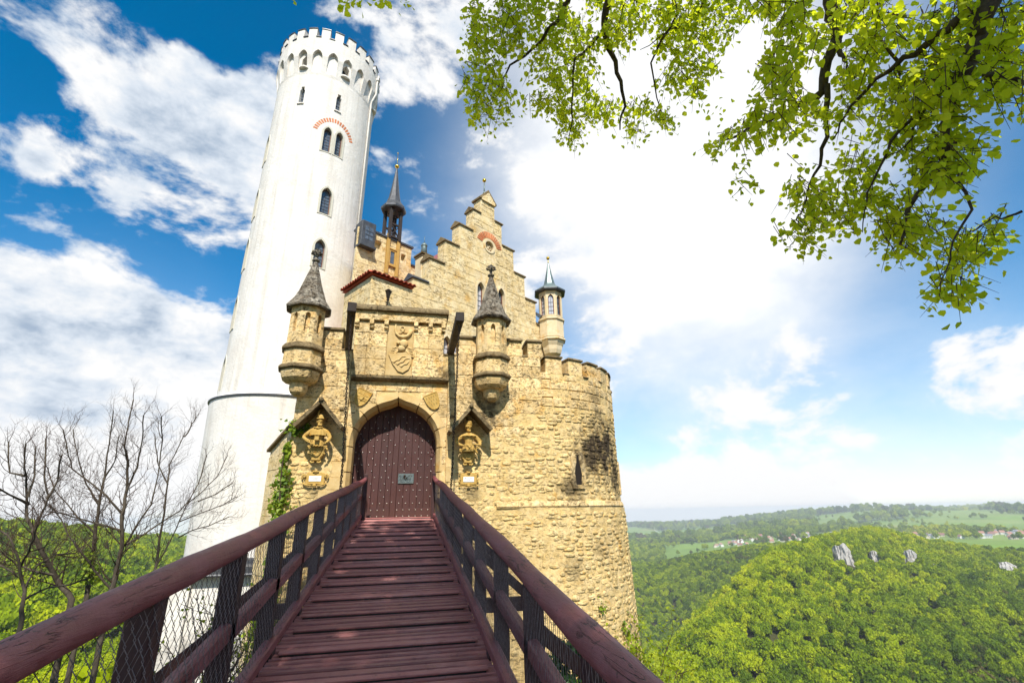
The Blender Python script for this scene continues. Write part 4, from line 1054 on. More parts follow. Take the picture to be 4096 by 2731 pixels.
def build_bridge():
    XL, XR = -.955, .74
    # deck boards: narrow boards, in sets with a deeper gap between
    variants = {}; bat = [None]
    m = MB(); m.box(-.77, .77, -.030, .030, -.014, .002); strip = bpy.data.meshes.new('shade_strip'); strip.from_pydata(m.v, [], m.f); strip.update(); strip.materials.append(M_DARKW)  # dark strip stands in for the shadow under each raised batten
    y = -1.2; i = 0; setn = 0
    while y < 12.36:
        w = rnd.choice((.052, .06, .07, .085)); gap = rnd.choice((.020, .024, .028))
        last = setn >= rnd.choice((3, 4, 4, 5))
        key = (w, rnd.randrange(3))
        if key not in variants:
            m = MB(); k = 7; vs = []
            for a in range(k + 1):
                x = XL + (XR - XL) * a / k - (XL + XR) / 2; j1, j2 = rnd.uniform(-.003, .003), rnd.uniform(-.003, .003)
                for yy, zz in ((-w / 2 + j1, -.045), (-w / 2 + j1, -.011), (-w / 2 + .007 + j1, .0), (w / 2 - .007 + j2, .0), (w / 2 + j2, -.011), (w / 2 + j2, -.045)): vs.append((x, yy, zz))
            fs = [(a * 6 + b, (a + 1) * 6 + b, (a + 1) * 6 + (b + 1) % 6, a * 6 + (b + 1) % 6) for a in range(k) for b in range(6)] + [tuple(range(6)), tuple(range(k * 6 + 5, k * 6 - 1, -1))]
            m.add(vs, fs); me = bpy.data.meshes.new('plank'); me.from_pydata(m.v, [], m.f); me.update(); variants[key] = me; me.materials.append(M_DECK)
        o = link('plank', variants[key], None, bridge, ((XL + XR) / 2 + rnd.uniform(-.008, .008), y + w / 2, zdeck(y + w / 2) + rnd.uniform(-.003, .004)))
        o.rotation_euler = (SA + rnd.uniform(-.015, .015), rnd.uniform(-.003, .003), rnd.uniform(-.004, .004))
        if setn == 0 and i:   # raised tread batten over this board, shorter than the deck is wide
            link('shade_strip', strip, None, bridge, ((XL + XR) / 2, y + .037, zdeck(y + .037) + .010)).rotation_euler = (SA, 0, 0)
            if bat[0] is None:
                m = MB(); m.box(-.785, .785, -.034, .034, -.008, .008); b_ = m.build('tread_batten', M_DECK, bridge, bevel=.004); bat[0] = b_.data
                b_.location = ((XL + XR) / 2, y + .035, zdeck(y + .035) + .0215)
            else: b_ = link('tread_batten', bat[0], None, bridge, ((XL + XR) / 2 + rnd.uniform(-.02, .02), y + .035, zdeck(y + .035) + .0215))
            if not b_.modifiers: bv = b_.modifiers.new('bevel', 'BEVEL'); bv.width = .004; bv.segments = 1
            b_.rotation_euler = (SA + rnd.uniform(-.02, .02), 0, rnd.uniform(-.006, .006))
        y += w + gap; setn += 1; i += 1
        if last: y += rnd.uniform(.022, .036); setn = 0
    # bearers below
    for x in (-.82, -.1, .60):
        m = MB(); m.beam((x, -1.5, zdeck(-1.5) - .17), (x, 12.5, zdeck(12.5) - .17), .16, .24); m.build('bearer', M_POST, bridge)
    posts = {-1: (-1.02, [.35, 1.45, 2.52, 3.6, 4.65, 5.65, 6.72, 7.85, 8.95, 10.05, 11.15]), 1: (.83, [.0, 1.1, 2.2, 3.25, 4.3, 5.45, 6.5, 7.7, 8.8, 9.9, 11.0])}
    for sd, (px, ys) in posts.items():
        rx = -.99 if sd < 0 else .775; rh = .93 if sd < 0 else .85; xin = px - sd * .055; rhf = (lambda y: 1.055 - .0165 * y) if sd < 0 else (lambda y: .84 + .004 * y)
        # handrail, slightly uneven
        pts, rad = [], []
        y = -1.6
        while y < 11.25:
            pts.append((rx + .006 * math.sin(y * 2.1), y, zdeck(y) + rhf(y) + .006 * math.sin(y * 1.3 + sd))); rad.append(.063 + .003 * math.sin(y * 3.1 + sd) + .0015 * math.sin(y * 9.7)); y += .22
        ex = -.90 if sd < 0 else .705; ez = .83 if sd < 0 else .86; z1 = zdeck(11.25) + rhf(11.25)
        for q in (.25, .5, .75, 1.0): pts.append((rx + (ex - rx) * q ** 1.3, 11.25 + .95 * q, z1 + (ez - z1) * q ** 1.5)); rad.append(.062 - .014 * q)
        m = MB(); m.tube(pts, rad, 16); hr = m.build('handrail', M_RAIL, bridge, smooth=True)
        ep = (ex - sd * -.0, 12.26)
        m = MB(); m.box(ex - .045, ex + .045, 12.2, 12.29, ZD - .02, ez + .08); e = m.build('end_post', M_POST, bridge, bevel=.008)
        m = MB(); m.lathe([(.05, ez + .08), (.068, ez + .085), (.068, ez + .10), (.01, ez + .145)], (ex, 12.245), 4, R(45), R(405)); m.build('post_cap', M_POST, e)
        for k, y in enumerate(ys):
            zb = zdeck(y) - .22; zt = zdeck(y) + rhf(y) - .03
            m = MB(); m.box(px - .055, px + .055, y - .055, y + .055, zb, zt); p = m.build('post', M_POST, bridge, bevel=.008)
            if k % 2 == 1:
                m = MB(); m.beam((px + sd * .62, y + .085, zdeck(y) + .02), (px - sd * .06, y + .085, zdeck(y) + .02), .09, .13); m.build('outrigger', M_POST, bridge, bevel=.006)
                m = MB(); m.beam((px + sd * .55, y + .085, zdeck(y) + .07), (px + sd * .04, y + .085, zdeck(y) + .5), .07, .09); m.build('brace', M_POST, bridge, bevel=.006)
        # mid rails, one between each pair of posts
        mh = .50 if sd < 0 else .42
        allp = ys + [12.2]
        for a, b in zip(allp[:-1], allp[1:]):
            m = MB(); n = 6
            m.beam((px - sd * .02, a - .02, zdeck(a) + mh - .015), (px - sd * .02, b + .05, zdeck(b) + mh + .015), .07, .11); m.build('mid_rail', M_RAIL, bridge, bevel=.014)
        # kerb beam on the deck edge
        kx = -.965 if sd < 0 else .752
        for a, b in ((-1.5, 3.2), (3.2, 7.6), (7.6, 12.3)):
            m = MB(); m.beam((kx, a + .004, zdeck(a) + .085), (kx, b - .004, zdeck(b) + .085), .085, .085); m.build('kerb_beam', M_RAIL, bridge, bevel=.012)
        for y in ys:
            m = MB(); m.box(kx - .035, kx + .035, y - .06, y + .06, zdeck(y) - .01, zdeck(y) + .046); m.build('kerb_block', M_POST, bridge)
        # chain link: zigzag wires hooked into each other
        fx = kx - sd * -.0 + (-sd) * .0; cw, chh = .034, .047; ya, yb = -.6, 12.2; ns = int((yb - ya) / cw); rw = .0018
        nseg = 17; V = []; F = []; tri = np.array([[0, 3, 4, 1], [1, 4, 5, 2], [2, 5, 3, 0]])
        ang = [0, 2.094, 4.189]; base = 0
        for s in range(ns):
            yc = ya + cw * (s + .5); hh = (rhf(yc) - .05 - .12) ; n = int(hh / chh); zz0 = zdeck(yc) + .125
            pts = np.array([(fx + .004 * (1 if (k + s) % 2 else -1) + .012 * math.sin(yc * 1.7 + k * .3) * .5, yc + (cw * .53 if (k + s) % 2 else -cw * .53), zz0 + hh * k / n + SL * (cw * .5 if (k + s) % 2 else -cw * .5)) for k in range(n + 1)])
            ring = np.concatenate([pts + np.array([rw * math.cos(a), rw * math.sin(a) * .7, rw * math.sin(a) * .7]) for a in ang], axis=1).reshape(-1, 3)
            V.append(ring); ix = np.arange(n)[:, None, None] * 3 + tri[None] + base; F.append(ix.reshape(-1, 4)); base += len(ring)
        me = fast_mesh('wire_mesh', np.concatenate(V), np.concatenate(F)); w = link('wire_mesh', me, M_WIRE, bridge); w['kind'] = 'stuff'
    # fallen bud scales and petals
    V, F = [], []
    for k in range(420):
        x, y = rnd.uniform(-.9, .68), rnd.uniform(.5, 12.2) ** 1.0; s = rnd.uniform(.003, .0075); a = rnd.uniform(0, 6.28); z = zdeck(y) + .012
        b = len(V); V += [(x + s * math.cos(a), y + s * math.sin(a), z), (x - s * .5 * math.sin(a), y + s * .5 * math.cos(a), z + s * .5), (x - s * math.cos(a), y - s * math.sin(a), z + .001), (x + s * .5 * math.sin(a), y - s * .5 * math.cos(a), z)]
        F.append((b, b + 1, b + 2, b + 3))
    me = fast_mesh('fallen_bud_scales', V, F); o = link('fallen_bud_scales', me, simple_mat('bud_scale', (.42, .16, .08), (.6, .42, .2), sc=60, bstr=0)); props(o, 'tiny pinkish bud scales strewn over the bridge boards', 'litter', kind='stuff')


build_bridge()

# ================================================================== white tower
TCX, TCY, TR = -6.395, 26.232, 2.92
tower = thing('white_tower', 'tall round white tower with battlements and pointed windows behind the gate', 'tower', (TCX, TCY, -2))


def tfn(deg, r_=TR):
    a = R(13.7 + deg); n = Vector((math.sin(a), -math.cos(a), 0)); u = Vector((math.cos(a), math.sin(a), 0))
    return frame_fn(Vector((TCX, TCY, 0)) + n * r_, u, n), u, n


def build_tower():
    c = (TCX, TCY)
    zs = [(2.98, -12), (3.02, -1.6), (3.22, 5.3), (2.95, 5.56)] + [(2.92, 5.6 + i * 1.95) for i in range(1, 10)] + [(2.92, 25.0), (3.02, 25.7), (3.15, 26.35), (3.15, 27.83), (2.78, 27.83), (2.78, 27.0)]
    m = MB(); m.lathe(zs, c, 96); body = m.build('shaft', M_WHITE, tower, smooth=False)
    cm = MB()
    for k in range(22):
        fn, u, n = tfn(-.6 + k * 360 / 22, 2.93); cm.prism(gothic(.56, 1.62, 25.18), fn, 0, .8)
    wins = [(5.2, .42, 1.72, 19.6), (18.6, .42, 1.72, 19.6), (13, .55, 1.72, 15.55), (13.5, .55, 1.66, 12.3), (-77, .6, 2.0, 19.35), (-77, .6, 1.9, 15.6), (-77, .6, 1.9, 12.4), (-77, .6, 1.8, 9.0), (-77, .6, 1.7, 5.85)]
    for (dg, w, h, z0) in wins:
        fn, u, n = tfn(dg); cm.prism(gothic(w + .02, h + .02, z0 - .01), fn, .4, -.30)
    for dg in (-28.8, 12.1):
        fn, u, n = tfn(dg); cm.prism([(-.14, 22.75), (.14, 22.75), (.14, 23.75), (.09, 23.8), (.09, 24.02), (-.09, 24.02), (-.09, 23.8), (-.14, 23.75)], fn, .4, -.30)
    cut(body, cm); cm = MB()
    for dg in (-31.5, 15.5):
        fn, u, n = tfn(dg); cm.prism([(-.2, 25.5), (.2, 25.5), (.2, 26.2), (0, 26.5), (-.2, 26.2)], fn, .05, -.5)
    cut(body, cm)
    for p in body.data.polygons: p.use_smooth = False
    body.data.materials.clear(); body.data.materials.append(M_WHITE)
    for (dg, w, h, z0) in wins:
        fn, u, n = tfn(dg); window(tower, fn, w, h, z0, 0, frame=.11, depth=.24, proud=.02, surround=M_SURR, nb=6)
    for dg in (-28.8, 12.1):
        fn, u, n = tfn(dg); m = MB(); m.prism([(-.15, 22.7), (.15, 22.7), (.15, 24.0), (-.15, 24.0)], fn, -.22, -.26); p = m.build('slit_window', M_GLASS, tower)
        m = MB(); m.prism([(-.2, 22.68), (.2, 22.68), (.2, 22.75), (-.2, 22.75)], fn, .07, -.2); m.build('sill', M_WHITE, p)
        m = MB()
        for zz in (23.0, 23.25, 23.5): m.prism([(-.14, zz), (.14, zz), (.14, zz + .02), (-.14, zz + .02)], fn, -.215, -.2)
        m.build('glazing_bar', M_LEAD, p, kind='stuff')
    for dg in (-31.5, 15.5, 72):
        fn, u, n = tfn(dg); m = MB(); m.prism([(-.2, 25.5), (.2, 25.5), (.2, 26.5), (-.2, 26.5)], fn, -.45, -.48); m.build('machicolation_opening', M_DARK, tower)
        m = MB(); a = [R(q) for q in range(0, 181, 20)]
        vs = [fn(.29 * math.cos(q), z_, .02 + .22 * math.sin(q)) for z_ in (25.40, 25.5) for q in a]; k = len(a)
        m.add(vs, [tuple(range(k - 1, -1, -1)), tuple(range(k, 2 * k))] + [(i, i + 1, k + i + 1, k + i) for i in range(k - 1)]); m.build('sill', M_WHITE, tower)
    # battlements
    for i in range(25):
        dg = -11.5 + i * 14.4
        for (w0, za, zb, r0, r1, mat, nm) in ((4.6, 27.80, 28.52, 2.80, 3.148, M_WHITE, 'merlon'), (4.9, 28.52, 28.58, 2.76, 3.19, M_LEAD, 'coping'), ):
            vs = []; k = 3
            for q in range(k + 1):
                a = R(13.7 + dg - w0 + 2 * w0 * q / k)
                for rr, zz in ((r0, za), (r1, za), (r1, zb), (r0, zb)): vs.append((TCX + rr * math.sin(a), TCY - rr * math.cos(a), zz))
            fs = [(q * 4 + j, q * 4 + (j + 1) % 4, (q + 1) * 4 + (j + 1) % 4, (q + 1) * 4 + j) for q in range(k) for j in range(4)] + [(3, 2, 1, 0), tuple(range(k * 4, k * 4 + 4))]
            mm = MB(); mm.add(vs, fs); mm.build(nm, mat, tower)
        fn, u, n = tfn(dg + 7.2, 3.15); mm = MB(); mm.prism([(-.16, 27.82), (.16, 27.82), (.16, 27.87), (-.16, 27.87)], fn, .05, -.3); mm.build('crenel_sill', M_LEAD, tower)
    # orange relieving arch over the pair of lights
    n = 22
    for i in range(n):
        a0 = R(2 + 176 * i / n); a1 = R(2 + 176 * (i + .62) / n); vs = []
        for w in (-.05, .012):
            for (rr, aa) in ((.98, a0), (1.22, a0), (1.22, a1), (.98, a1)):
                uu = rr * math.cos(aa) * 1.0; zz = 20.72 + rr * math.sin(aa) * 1.12; th = R(13.7 + 12.4) + uu / TR
                vs.append((TCX + (TR + w) * math.sin(th), TCY - (TR + w) * math.cos(th), zz))
        if 20.72 + 1.1 * math.sin(a0) * 1.12 < 21.0: continue
        m = MB(); m.add(vs, [(0, 3, 2, 1), (4, 5, 6, 7), (0, 1, 5, 4), (1, 2, 6, 5), (2, 3, 7, 6), (3, 0, 4, 7)]); m.build('brick', M_BRICK, tower)
    # drain pipe
    def tp(dg, r_, z): a = R(13.7 + dg); return (TCX + r_ * math.sin(a), TCY - r_ * math.cos(a), z)
    m = MB(); m.tube([tp(62, 3.28, 27.95), tp(62, 3.22, 27.3), tp(62, 3.22, 26.4), tp(60, 3.0, 25.6), tp(60, 3.0, 9.0)], .06, 8); m.tube([tp(62, 3.05, 27.6), tp(62, 3.32, 27.6)], .11, 8); m.build('drain_pipe', M_WHITE, tower, smooth=True)
    # lead-capped offset and base ring
    m = MB(); m.lathe([(3.2, 5.25), (3.285, 5.27), (3.285, 5.335), (3.215, 5.36), (3.19, 5.33)], c, 96, cap=False); m.build('lead_offset', M_LEAD, tower)
    m = MB(); m.lathe([(3.0, -1.75), (3.14, -1.72), (3.14, -1.58), (3.0, -1.5)], c, 96, cap=False); m.build('base_ring', M_LEAD, tower)


build_tower()
annex = thing('tower_annex', 'low white rendered annex with grey lead roof at the foot of the tower', 'building', (-6, 24, -12))


def build_annex():
    m = MB(); m.box(-8.35, -3.0, 21.9, 30, -16, -1.95); w = m.build('wall', render_mat('annex_render', ((-6.3, 21.9, -4.6), 1.3, .8)), annex)
    m = MB(); m.prism([(-8.6, -1.95), (-2.9, -1.95), (-2.9, -1.70), (-8.0, -1.72)], lambda u, v, w_: Vector((u, w_, v)), 21.6, 30.2); m.build('roof', M_LEAD, annex)
    m = MB(); m.tube([(-8.6, 21.58, -1.98), (-2.9, 21.58, -1.98)], .06, 8); m.build('gutter', M_LEAD, annex)
    m = MB(); m.tube([(-7.6, 21.82, -2.0), (-7.6, 21.82, -16)], .05, 8); m.build('drain_pipe', M_WHITE, annex)


build_annex()
flank = thing('flank_wall', 'low buff side wall running back from the left edge of the gate', 'wall', (-3.4, 14, -8))


def build_flank():
    a, b = Vector((-2.72, 12.85, 0)), Vector((-3.62, 14.35, 0)); u = (b - a).normalized(); n = Vector((-u.y, u.x, 0)); n = n if n.y < 0 else -n; L = (b - a).length
    fn = frame_fn(a, u, n)
    m = MB(); m.prism([(0, -9), (L, -9), (L, 1.72), (0, 2.3)], fn, 0, -.5); m.build('wall_core', M_PALC, flank)
    top = lambda s: 2.3 - .58 * s / L
    for z0, z1 in rows_of(-3.0, 2.25, .3, .42):
        s1 = min(L, max(0.0, (2.3 - z1) / .58 * L)) if z1 > 1.72 else L
        ashlar(flank, a, u, n, [(z0, z1)], lambda p, q: [(0, s1)] if s1 > .1 else [], M_PAL, wmin=.35, wmax=.7)
    m = MB(); m.prism([(-.05, 2.31), (L + .08, 1.70), (L + .08, 1.78), (-.05, 2.40)], fn, .09, -.58); m.build('coping', M_CAP, flank, bevel=.01)


build_flank()

# ================================================================== palace with stepped gable
GA = R(57)
GD = Vector((math.sin(GA), math.cos(GA), 0)); GE = Vector((-math.cos(GA), math.sin(GA), 0)); GN = -GE
G0 = Vector((-.12, 18.5, 0))
gfn = frame_fn(G0, GD, GN)
palace = thing('stepped_gable_house', 'cream stone palace wing with tall stepped gable and round window', 'building', G0 + GD * 4.3 + GE * 4)
STEPS = [(4.3, 9.5), (3.5, 10.75), (2.68, 12.0), (1.86, 13.27), (1.0, 14.53), (.48, 15.5)]
UC = 4.3


def on_plane(x, y, O, n):
    d = ray(x, y); return d * (O.dot(n) / d.dot(n))


def build_palace():
    poly = []; prev = 2.0
    for hw, zt in STEPS: poly += [(UC + hw, prev), (UC + hw, zt)]; prev = zt
    poly += [(UC, 16.05)]
    for i in range(len(STEPS) - 1, -1, -1): hw, zt = STEPS[i]; poly += [(UC - hw, zt), (UC - hw, 2.0 if i == 0 else STEPS[i - 1][1])]
    core = MB(); core.prism(poly, gfn, -.005, -.55); core = core.build('gable_core', M_PALC, palace)
    wl_ = [(3.84, .46, 2.0, 8.62), (5.22, .46, 2.0, 8.75)]
    lo = [on_plane(1786, 1395, G0, GN), on_plane(1822, 1405, G0, GN)]; lows = [((p - G0).dot(GD), p.z) for p in lo]
    cm = MB()
    for (u, w, h, z0) in wl_: cm.prism(gothic(w + .02, h + .02, z0 - .01, 5, u), gfn, .3, -.3)
    for (u, z) in lows: cm.prism(gothic(.46, 1.3, z - .7, 5, u), gfn, .3, -.3)
    rose = [(4.42 + .30 * math.cos(a), 12.85 + .30 * math.sin(a)) for a in [2 * math.pi * i / 20 for i in range(20)]]; cm.prism(rose, gfn, .3, -.3)
    cut(core, cm); core.data.materials.clear(); core.data.materials.append(M_PALC)
    for (u, w, h, z0) in wl_: window(palace, gfn, w, h, z0, u, frame=.10, depth=.2, proud=.03, surround=M_CREAM, nb=5, glass=M_PALEG if u < 4 else M_GLASS)
    for (u, z) in lows: window(palace, gfn, .44, 1.28, z - .69, u, frame=.09, depth=.2, proud=.03, surround=M_CREAM, nb=3, glass=M_PALEG)
    # quatrefoil round window
    m = MB(); rr = lambda r_: [(4.42 + r_ * math.cos(a), 12.85 + r_ * math.sin(a)) for a in [2 * math.pi * i / 20 for i in range(20)]]
    m.ring(rr(.40), rr(.28), gfn, .035, -.15); rw = m.build('round_window', M_CREAM, palace, bevel=.01)
    m = MB(); m.prism(rr(.29), gfn, -.2, -.22); m.build('pane', M_BROWNF, rw)
    m = MB()
    for q in range(4): a = R(90 * q); m.ring([(4.42 + .11 * math.cos(a) + .115 * math.cos(b), 12.85 + .11 * math.sin(a) + .115 * math.sin(b)) for b in [2 * math.pi * i / 12 for i in range(12)]], [(4.42 + .11 * math.cos(a) + .085 * math.cos(b), 12.85 + .11 * math.sin(a) + .085 * math.sin(b)) for b in [2 * math.pi * i / 12 for i in range(12)]], gfn, -.1 - q * .002, -.16)
    m.build('tracery', M_CREAM, rw)
    n = 17
    for i in range(n):
        a0, a1 = R(12 + 156 * i / n), R(12 + 156 * (i + .58) / n); m = MB()
        m.prism([(4.42 + .52 * math.cos(a0), 12.8 + .52 * math.sin(a0)), (4.42 + .86 * math.cos(a0), 12.8 + .86 * math.sin(a0)), (4.42 + .86 * math.cos(a1), 12.8 + .86 * math.sin(a1)), (4.42 + .52 * math.cos(a1), 12.8 + .52 * math.sin(a1))], gfn, .022, -.05); m.build('brick', M_BRICK, palace)

    def spans(z0, z1):
        zc = (z0 + z1) / 2; hw = next((h for h, zt in STEPS if zc < zt), .48); holes = []
        for (u, w, h, zz) in wl_:
            if z1 > zz - .1 and z0 < zz + h + .16: holes.append((u - w / 2 - .11, u + w / 2 + .11))
        for (u, z) in lows:
            if z1 > z - .75 and z0 < z + .7: holes.append((u - .32, u + .32))
        if z1 > 12.45 and z0 < 13.68: ww = .88 if zc > 12.8 else .42; holes.append((4.42 - ww, 4.42 + ww))
        return minus((UC - hw, UC + hw), holes)
    prev = 5.4; rows = []
    for hw, zt in STEPS: rows += rows_of(prev, zt, .30, .46); prev = zt
    ashlar(palace, G0, GD, GN, rows, spans, M_PAL, wmin=.42, wmax=.9, proud=.006, ch=.012, gap=.004)
    # left-hand end faces of the steps
    prev = 7.5
    for hw, zt in STEPS:
        ashlar(palace, G0 + GD * (UC - hw), GE, -GD, rows_of(prev, zt, .3, .45), lambda a, b: [(.0, .55)], M_PAL, wmin=.3, wmax=.6, proud=.006, gap=.004); prev = zt
    # saddle copings of the steps
    for i in range(len(STEPS) - 1):
        hw, zt = STEPS[i]; h2 = STEPS[i + 1][0]
        for sg in (-1, 1):
            a, b = UC + sg * (hw + .08), UC + sg * h2; m = MB()
            m.prism([(.08, zt - .02), (.08, zt + .05), (-.275, zt + .30), (-.63, zt + .05), (-.63, zt - .02)], lambda p, q, w: gfn(w, q, p), min(a, b), max(a, b))
            m.build('step_coping', M_CAP if i or sg > 0 else M_LEAD, palace, bevel=.012)
    m = MB(); m.prism([(UC - .58, 15.46), (UC + .58, 15.46), (UC + .60, 15.56), (UC, 16.22), (UC - .60, 15.56)], gfn, .08, -.63)
    pk = m.build('peak_coping', M_CAP, palace, bevel=.012)
    m = MB(); m.prism([(UC - .46, 15.4), (UC + .46, 15.4), (UC + .46, 15.54), (UC, 16.02), (UC - .46, 15.54)], gfn, .10, .0); m.build('peak_stone', M_PAL, palace)
    p = gfn(UC, 0, -.27); m = MB(); m.tube([(p.x, p.y, 16.1), (p.x, p.y, 16.95)], [.045, .025], 8); m.lathe([(.09, 16.15), (.04, 16.3)], (p.x, p.y), 8); m.build('finial_rod', M_COPPER, palace, smooth=True)
    m = MB(); m.ball((p.x, p.y, 17.03), .11, 12, 8); m.ball((p.x, p.y, 17.16), .035, 8, 6); m.build('gilded_ball', M_GOLD, palace, smooth=True)
    # body and roof behind the gable
    m = MB(); m.prism([(.05, 1.5), (8.55, 1.5), (8.55, 8.1), (.05, 8.1)], gfn, -.55, -10); m.build('side_walls', M_PAL, palace)
    m = MB(); m.prism([(-.65, 7.55), (UC, 14.2), (9.25, 7.55), (9.25, 7.4), (UC, 14.0), (-.65, 7.4)], gfn, -.5, -10); rf = m.build('roof', M_TILE2, palace)
    sl = Vector((GD.x * 4.95, GD.y * 4.95, 6.65)).normalized()
    tm = MB(); tm.M = None
    nn = sl.cross(GN).normalized(); nn = nn if nn.z > 0 else -nn
    prof = [(-.09, 0), (-.06, .03), (0, .045), (.06, .03), (.09, 0)]; me = None
    for r_ in range(12):
        for c in range(16):
            O = G0 + GD * -.68 + Vector((0, 0, 7.60)) + sl * (r_ * .24) + GN * (-.6 - c * .185)
            if me is None:
                vs = [GN * a + nn * (b + .02 * (1 - t)) + sl * (t * .28) for t in (0, 1) for a, b in prof]; k = len(prof)
                m = MB(); m.add(vs + [v - nn * .02 for v in vs], [(i, i + 1, k + i + 1, k + i) for i in range(k - 1)] + [(2 * k + i + 1, 2 * k + i, 3 * k + i, 3 * k + i + 1) for i in range(k - 1)] + [(i + 1, i, 2 * k + i, 2 * k + i + 1) for i in range(k - 1)])
                o = m.build('roof_tile', M_TILE2, rf); me = o.data; o.location = O
            else: link('roof_tile', me, None, rf, O)


build_palace()
# ------------------------------------------------------------------ rear wing
wing = thing('rear_wing', 'cream rear wing with ochre beam frame between white tower and stepped gable', 'building', G0 + GE * 5 - GD)
P1 = G0 + GE * 3.5
wfn = frame_fn(P1, GD, GN)


def build_wing():
    A, B = wfn(-1.0, 0, -.004), wfn(2.05, 0, -.004); Cc, D_ = B + GE * 5.0, Vector((-3.5, 25.6, 0))
    foot = [(p.x, p.y) for p in (A, B, Cc, D_)]
    m = MB(); m.prism(foot, lambda u, v, w_: Vector((u, v, w_)), 1.5, 13.26); core = m.build('wall_core', M_PALC, wing)
    cm = MB()
    for (a, b, z0, z1) in ((-.05, .30, 12.45, 12.9), (1.45, 1.72, 12.35, 12.75)): cm.prism([(a, z0), (b, z0), (b, z1), (a, z1)], wfn, .2, -.25)
    cut(core, cm); core.data.materials.clear(); core.data.materials.append(M_PALC)

    def spans(a, b):
        h = []
        if b > 12.45 and a < 12.9: h += [(-.1, .34), (1.4, 1.76)]
        return minus((-1.0, 2.05), h + [(.55, .75), (1.12, 1.3)])
    ashlar(wing, P1, GD, GN, rows_of(8.6, 13.26, .32, .46), spans, M_PAL, wmin=.45, wmax=.9, proud=.006, gap=.004)
    m = MB(); m.prism([(-.94, 13.26), (2.12, 13.26), (2.12, 13.36), (-.94, 13.36)], wfn, .09, -.6); m.build('coping', M_LEAD, wing)
    m = MB(); m.prism([(2.05, 1.5), (2.6, 1.5), (2.6, 12.25), (2.05, 12.25)], wfn, .0, -.6); m.build('step_wall', M_PAL, wing)
    m = MB(); m.prism([(2.05, 12.25), (2.7, 12.25), (2.7, 12.34), (2.05, 12.34)], wfn, .07, -.66); m.build('coping', M_LEAD, wing)
    for u in (.63, 1.21):
        m = MB(); m.prism([(u - .075, 11.25), (u + .075, 11.25), (u + .075, 13.55), (u - .075, 13.55)], wfn, .14, -.02); b = m.build('ochre_post', M_OCWOOD, wing, bevel=.012)
        m = MB(); m.prism([(u - .075, 11.12), (u + .075, 11.12), (u + .06, 11.25), (u - .06, 11.25)], wfn, .13, -.02); m.build('corbel', M_CAP, b)
    for z in (11.78, 12.72):
        m = MB(); m.prism([(.705, z - .04), (1.135, z - .04), (1.135, z + .04), (.705, z + .04)], wfn, .11, -.02); m.build('ochre_rail', M_OCWOOD, wing, bevel=.01)
    m = MB(); m.prism([(.74, 11.84), (1.10, 11.84), (1.10, 12.66), (.74, 12.66)], wfn, .03, .015); w = m.build('window', M_GLASS, wing)
    m = MB(); m.ring([(.71, 11.82), (1.13, 11.82), (1.13, 12.68), (.71, 12.68)], [(.80, 11.9), (1.04, 11.9), (1.04, 12.6), (.80, 12.6)], wfn, .07, .02); m.build('window_frame', M_OCWOOD, w)
    # lead-clad dormer by the tower
    m = MB(); m.prism([(-.95, 12.25), (-.22, 12.25), (-.22, 13.55), (-.95, 13.55)], wfn, .30, -.4); d = m.build('dormer', M_LEAD, wing, bevel=.02)
    m = MB(); m.prism([(-.78, 12.55), (-.36, 12.55), (-.36, 13.25), (-.78, 13.25)], wfn, .31, .302); m.build('pane', M_GLASS, d)
    m = MB()
    for u in (-.57,): m.prism([(u - .012, 12.55), (u + .012, 12.55), (u + .012, 13.25), (u - .012, 13.25)], wfn, .325, .311)
    for z in (12.78, 13.0): m.prism([(-.78, z), (-.36, z), (-.36, z + .02), (-.78, z + .02)], wfn, .335, .326)
    m.build('glazing_bar', M_LEAD, d, kind='stuff')
    m = MB(); m.prism([(-1.0, 12.14), (-.16, 12.14), (-.16, 12.24), (-1.0, 12.24)], wfn, .37, -.2); m.build('sill', M_LEAD, d)


build_wing()


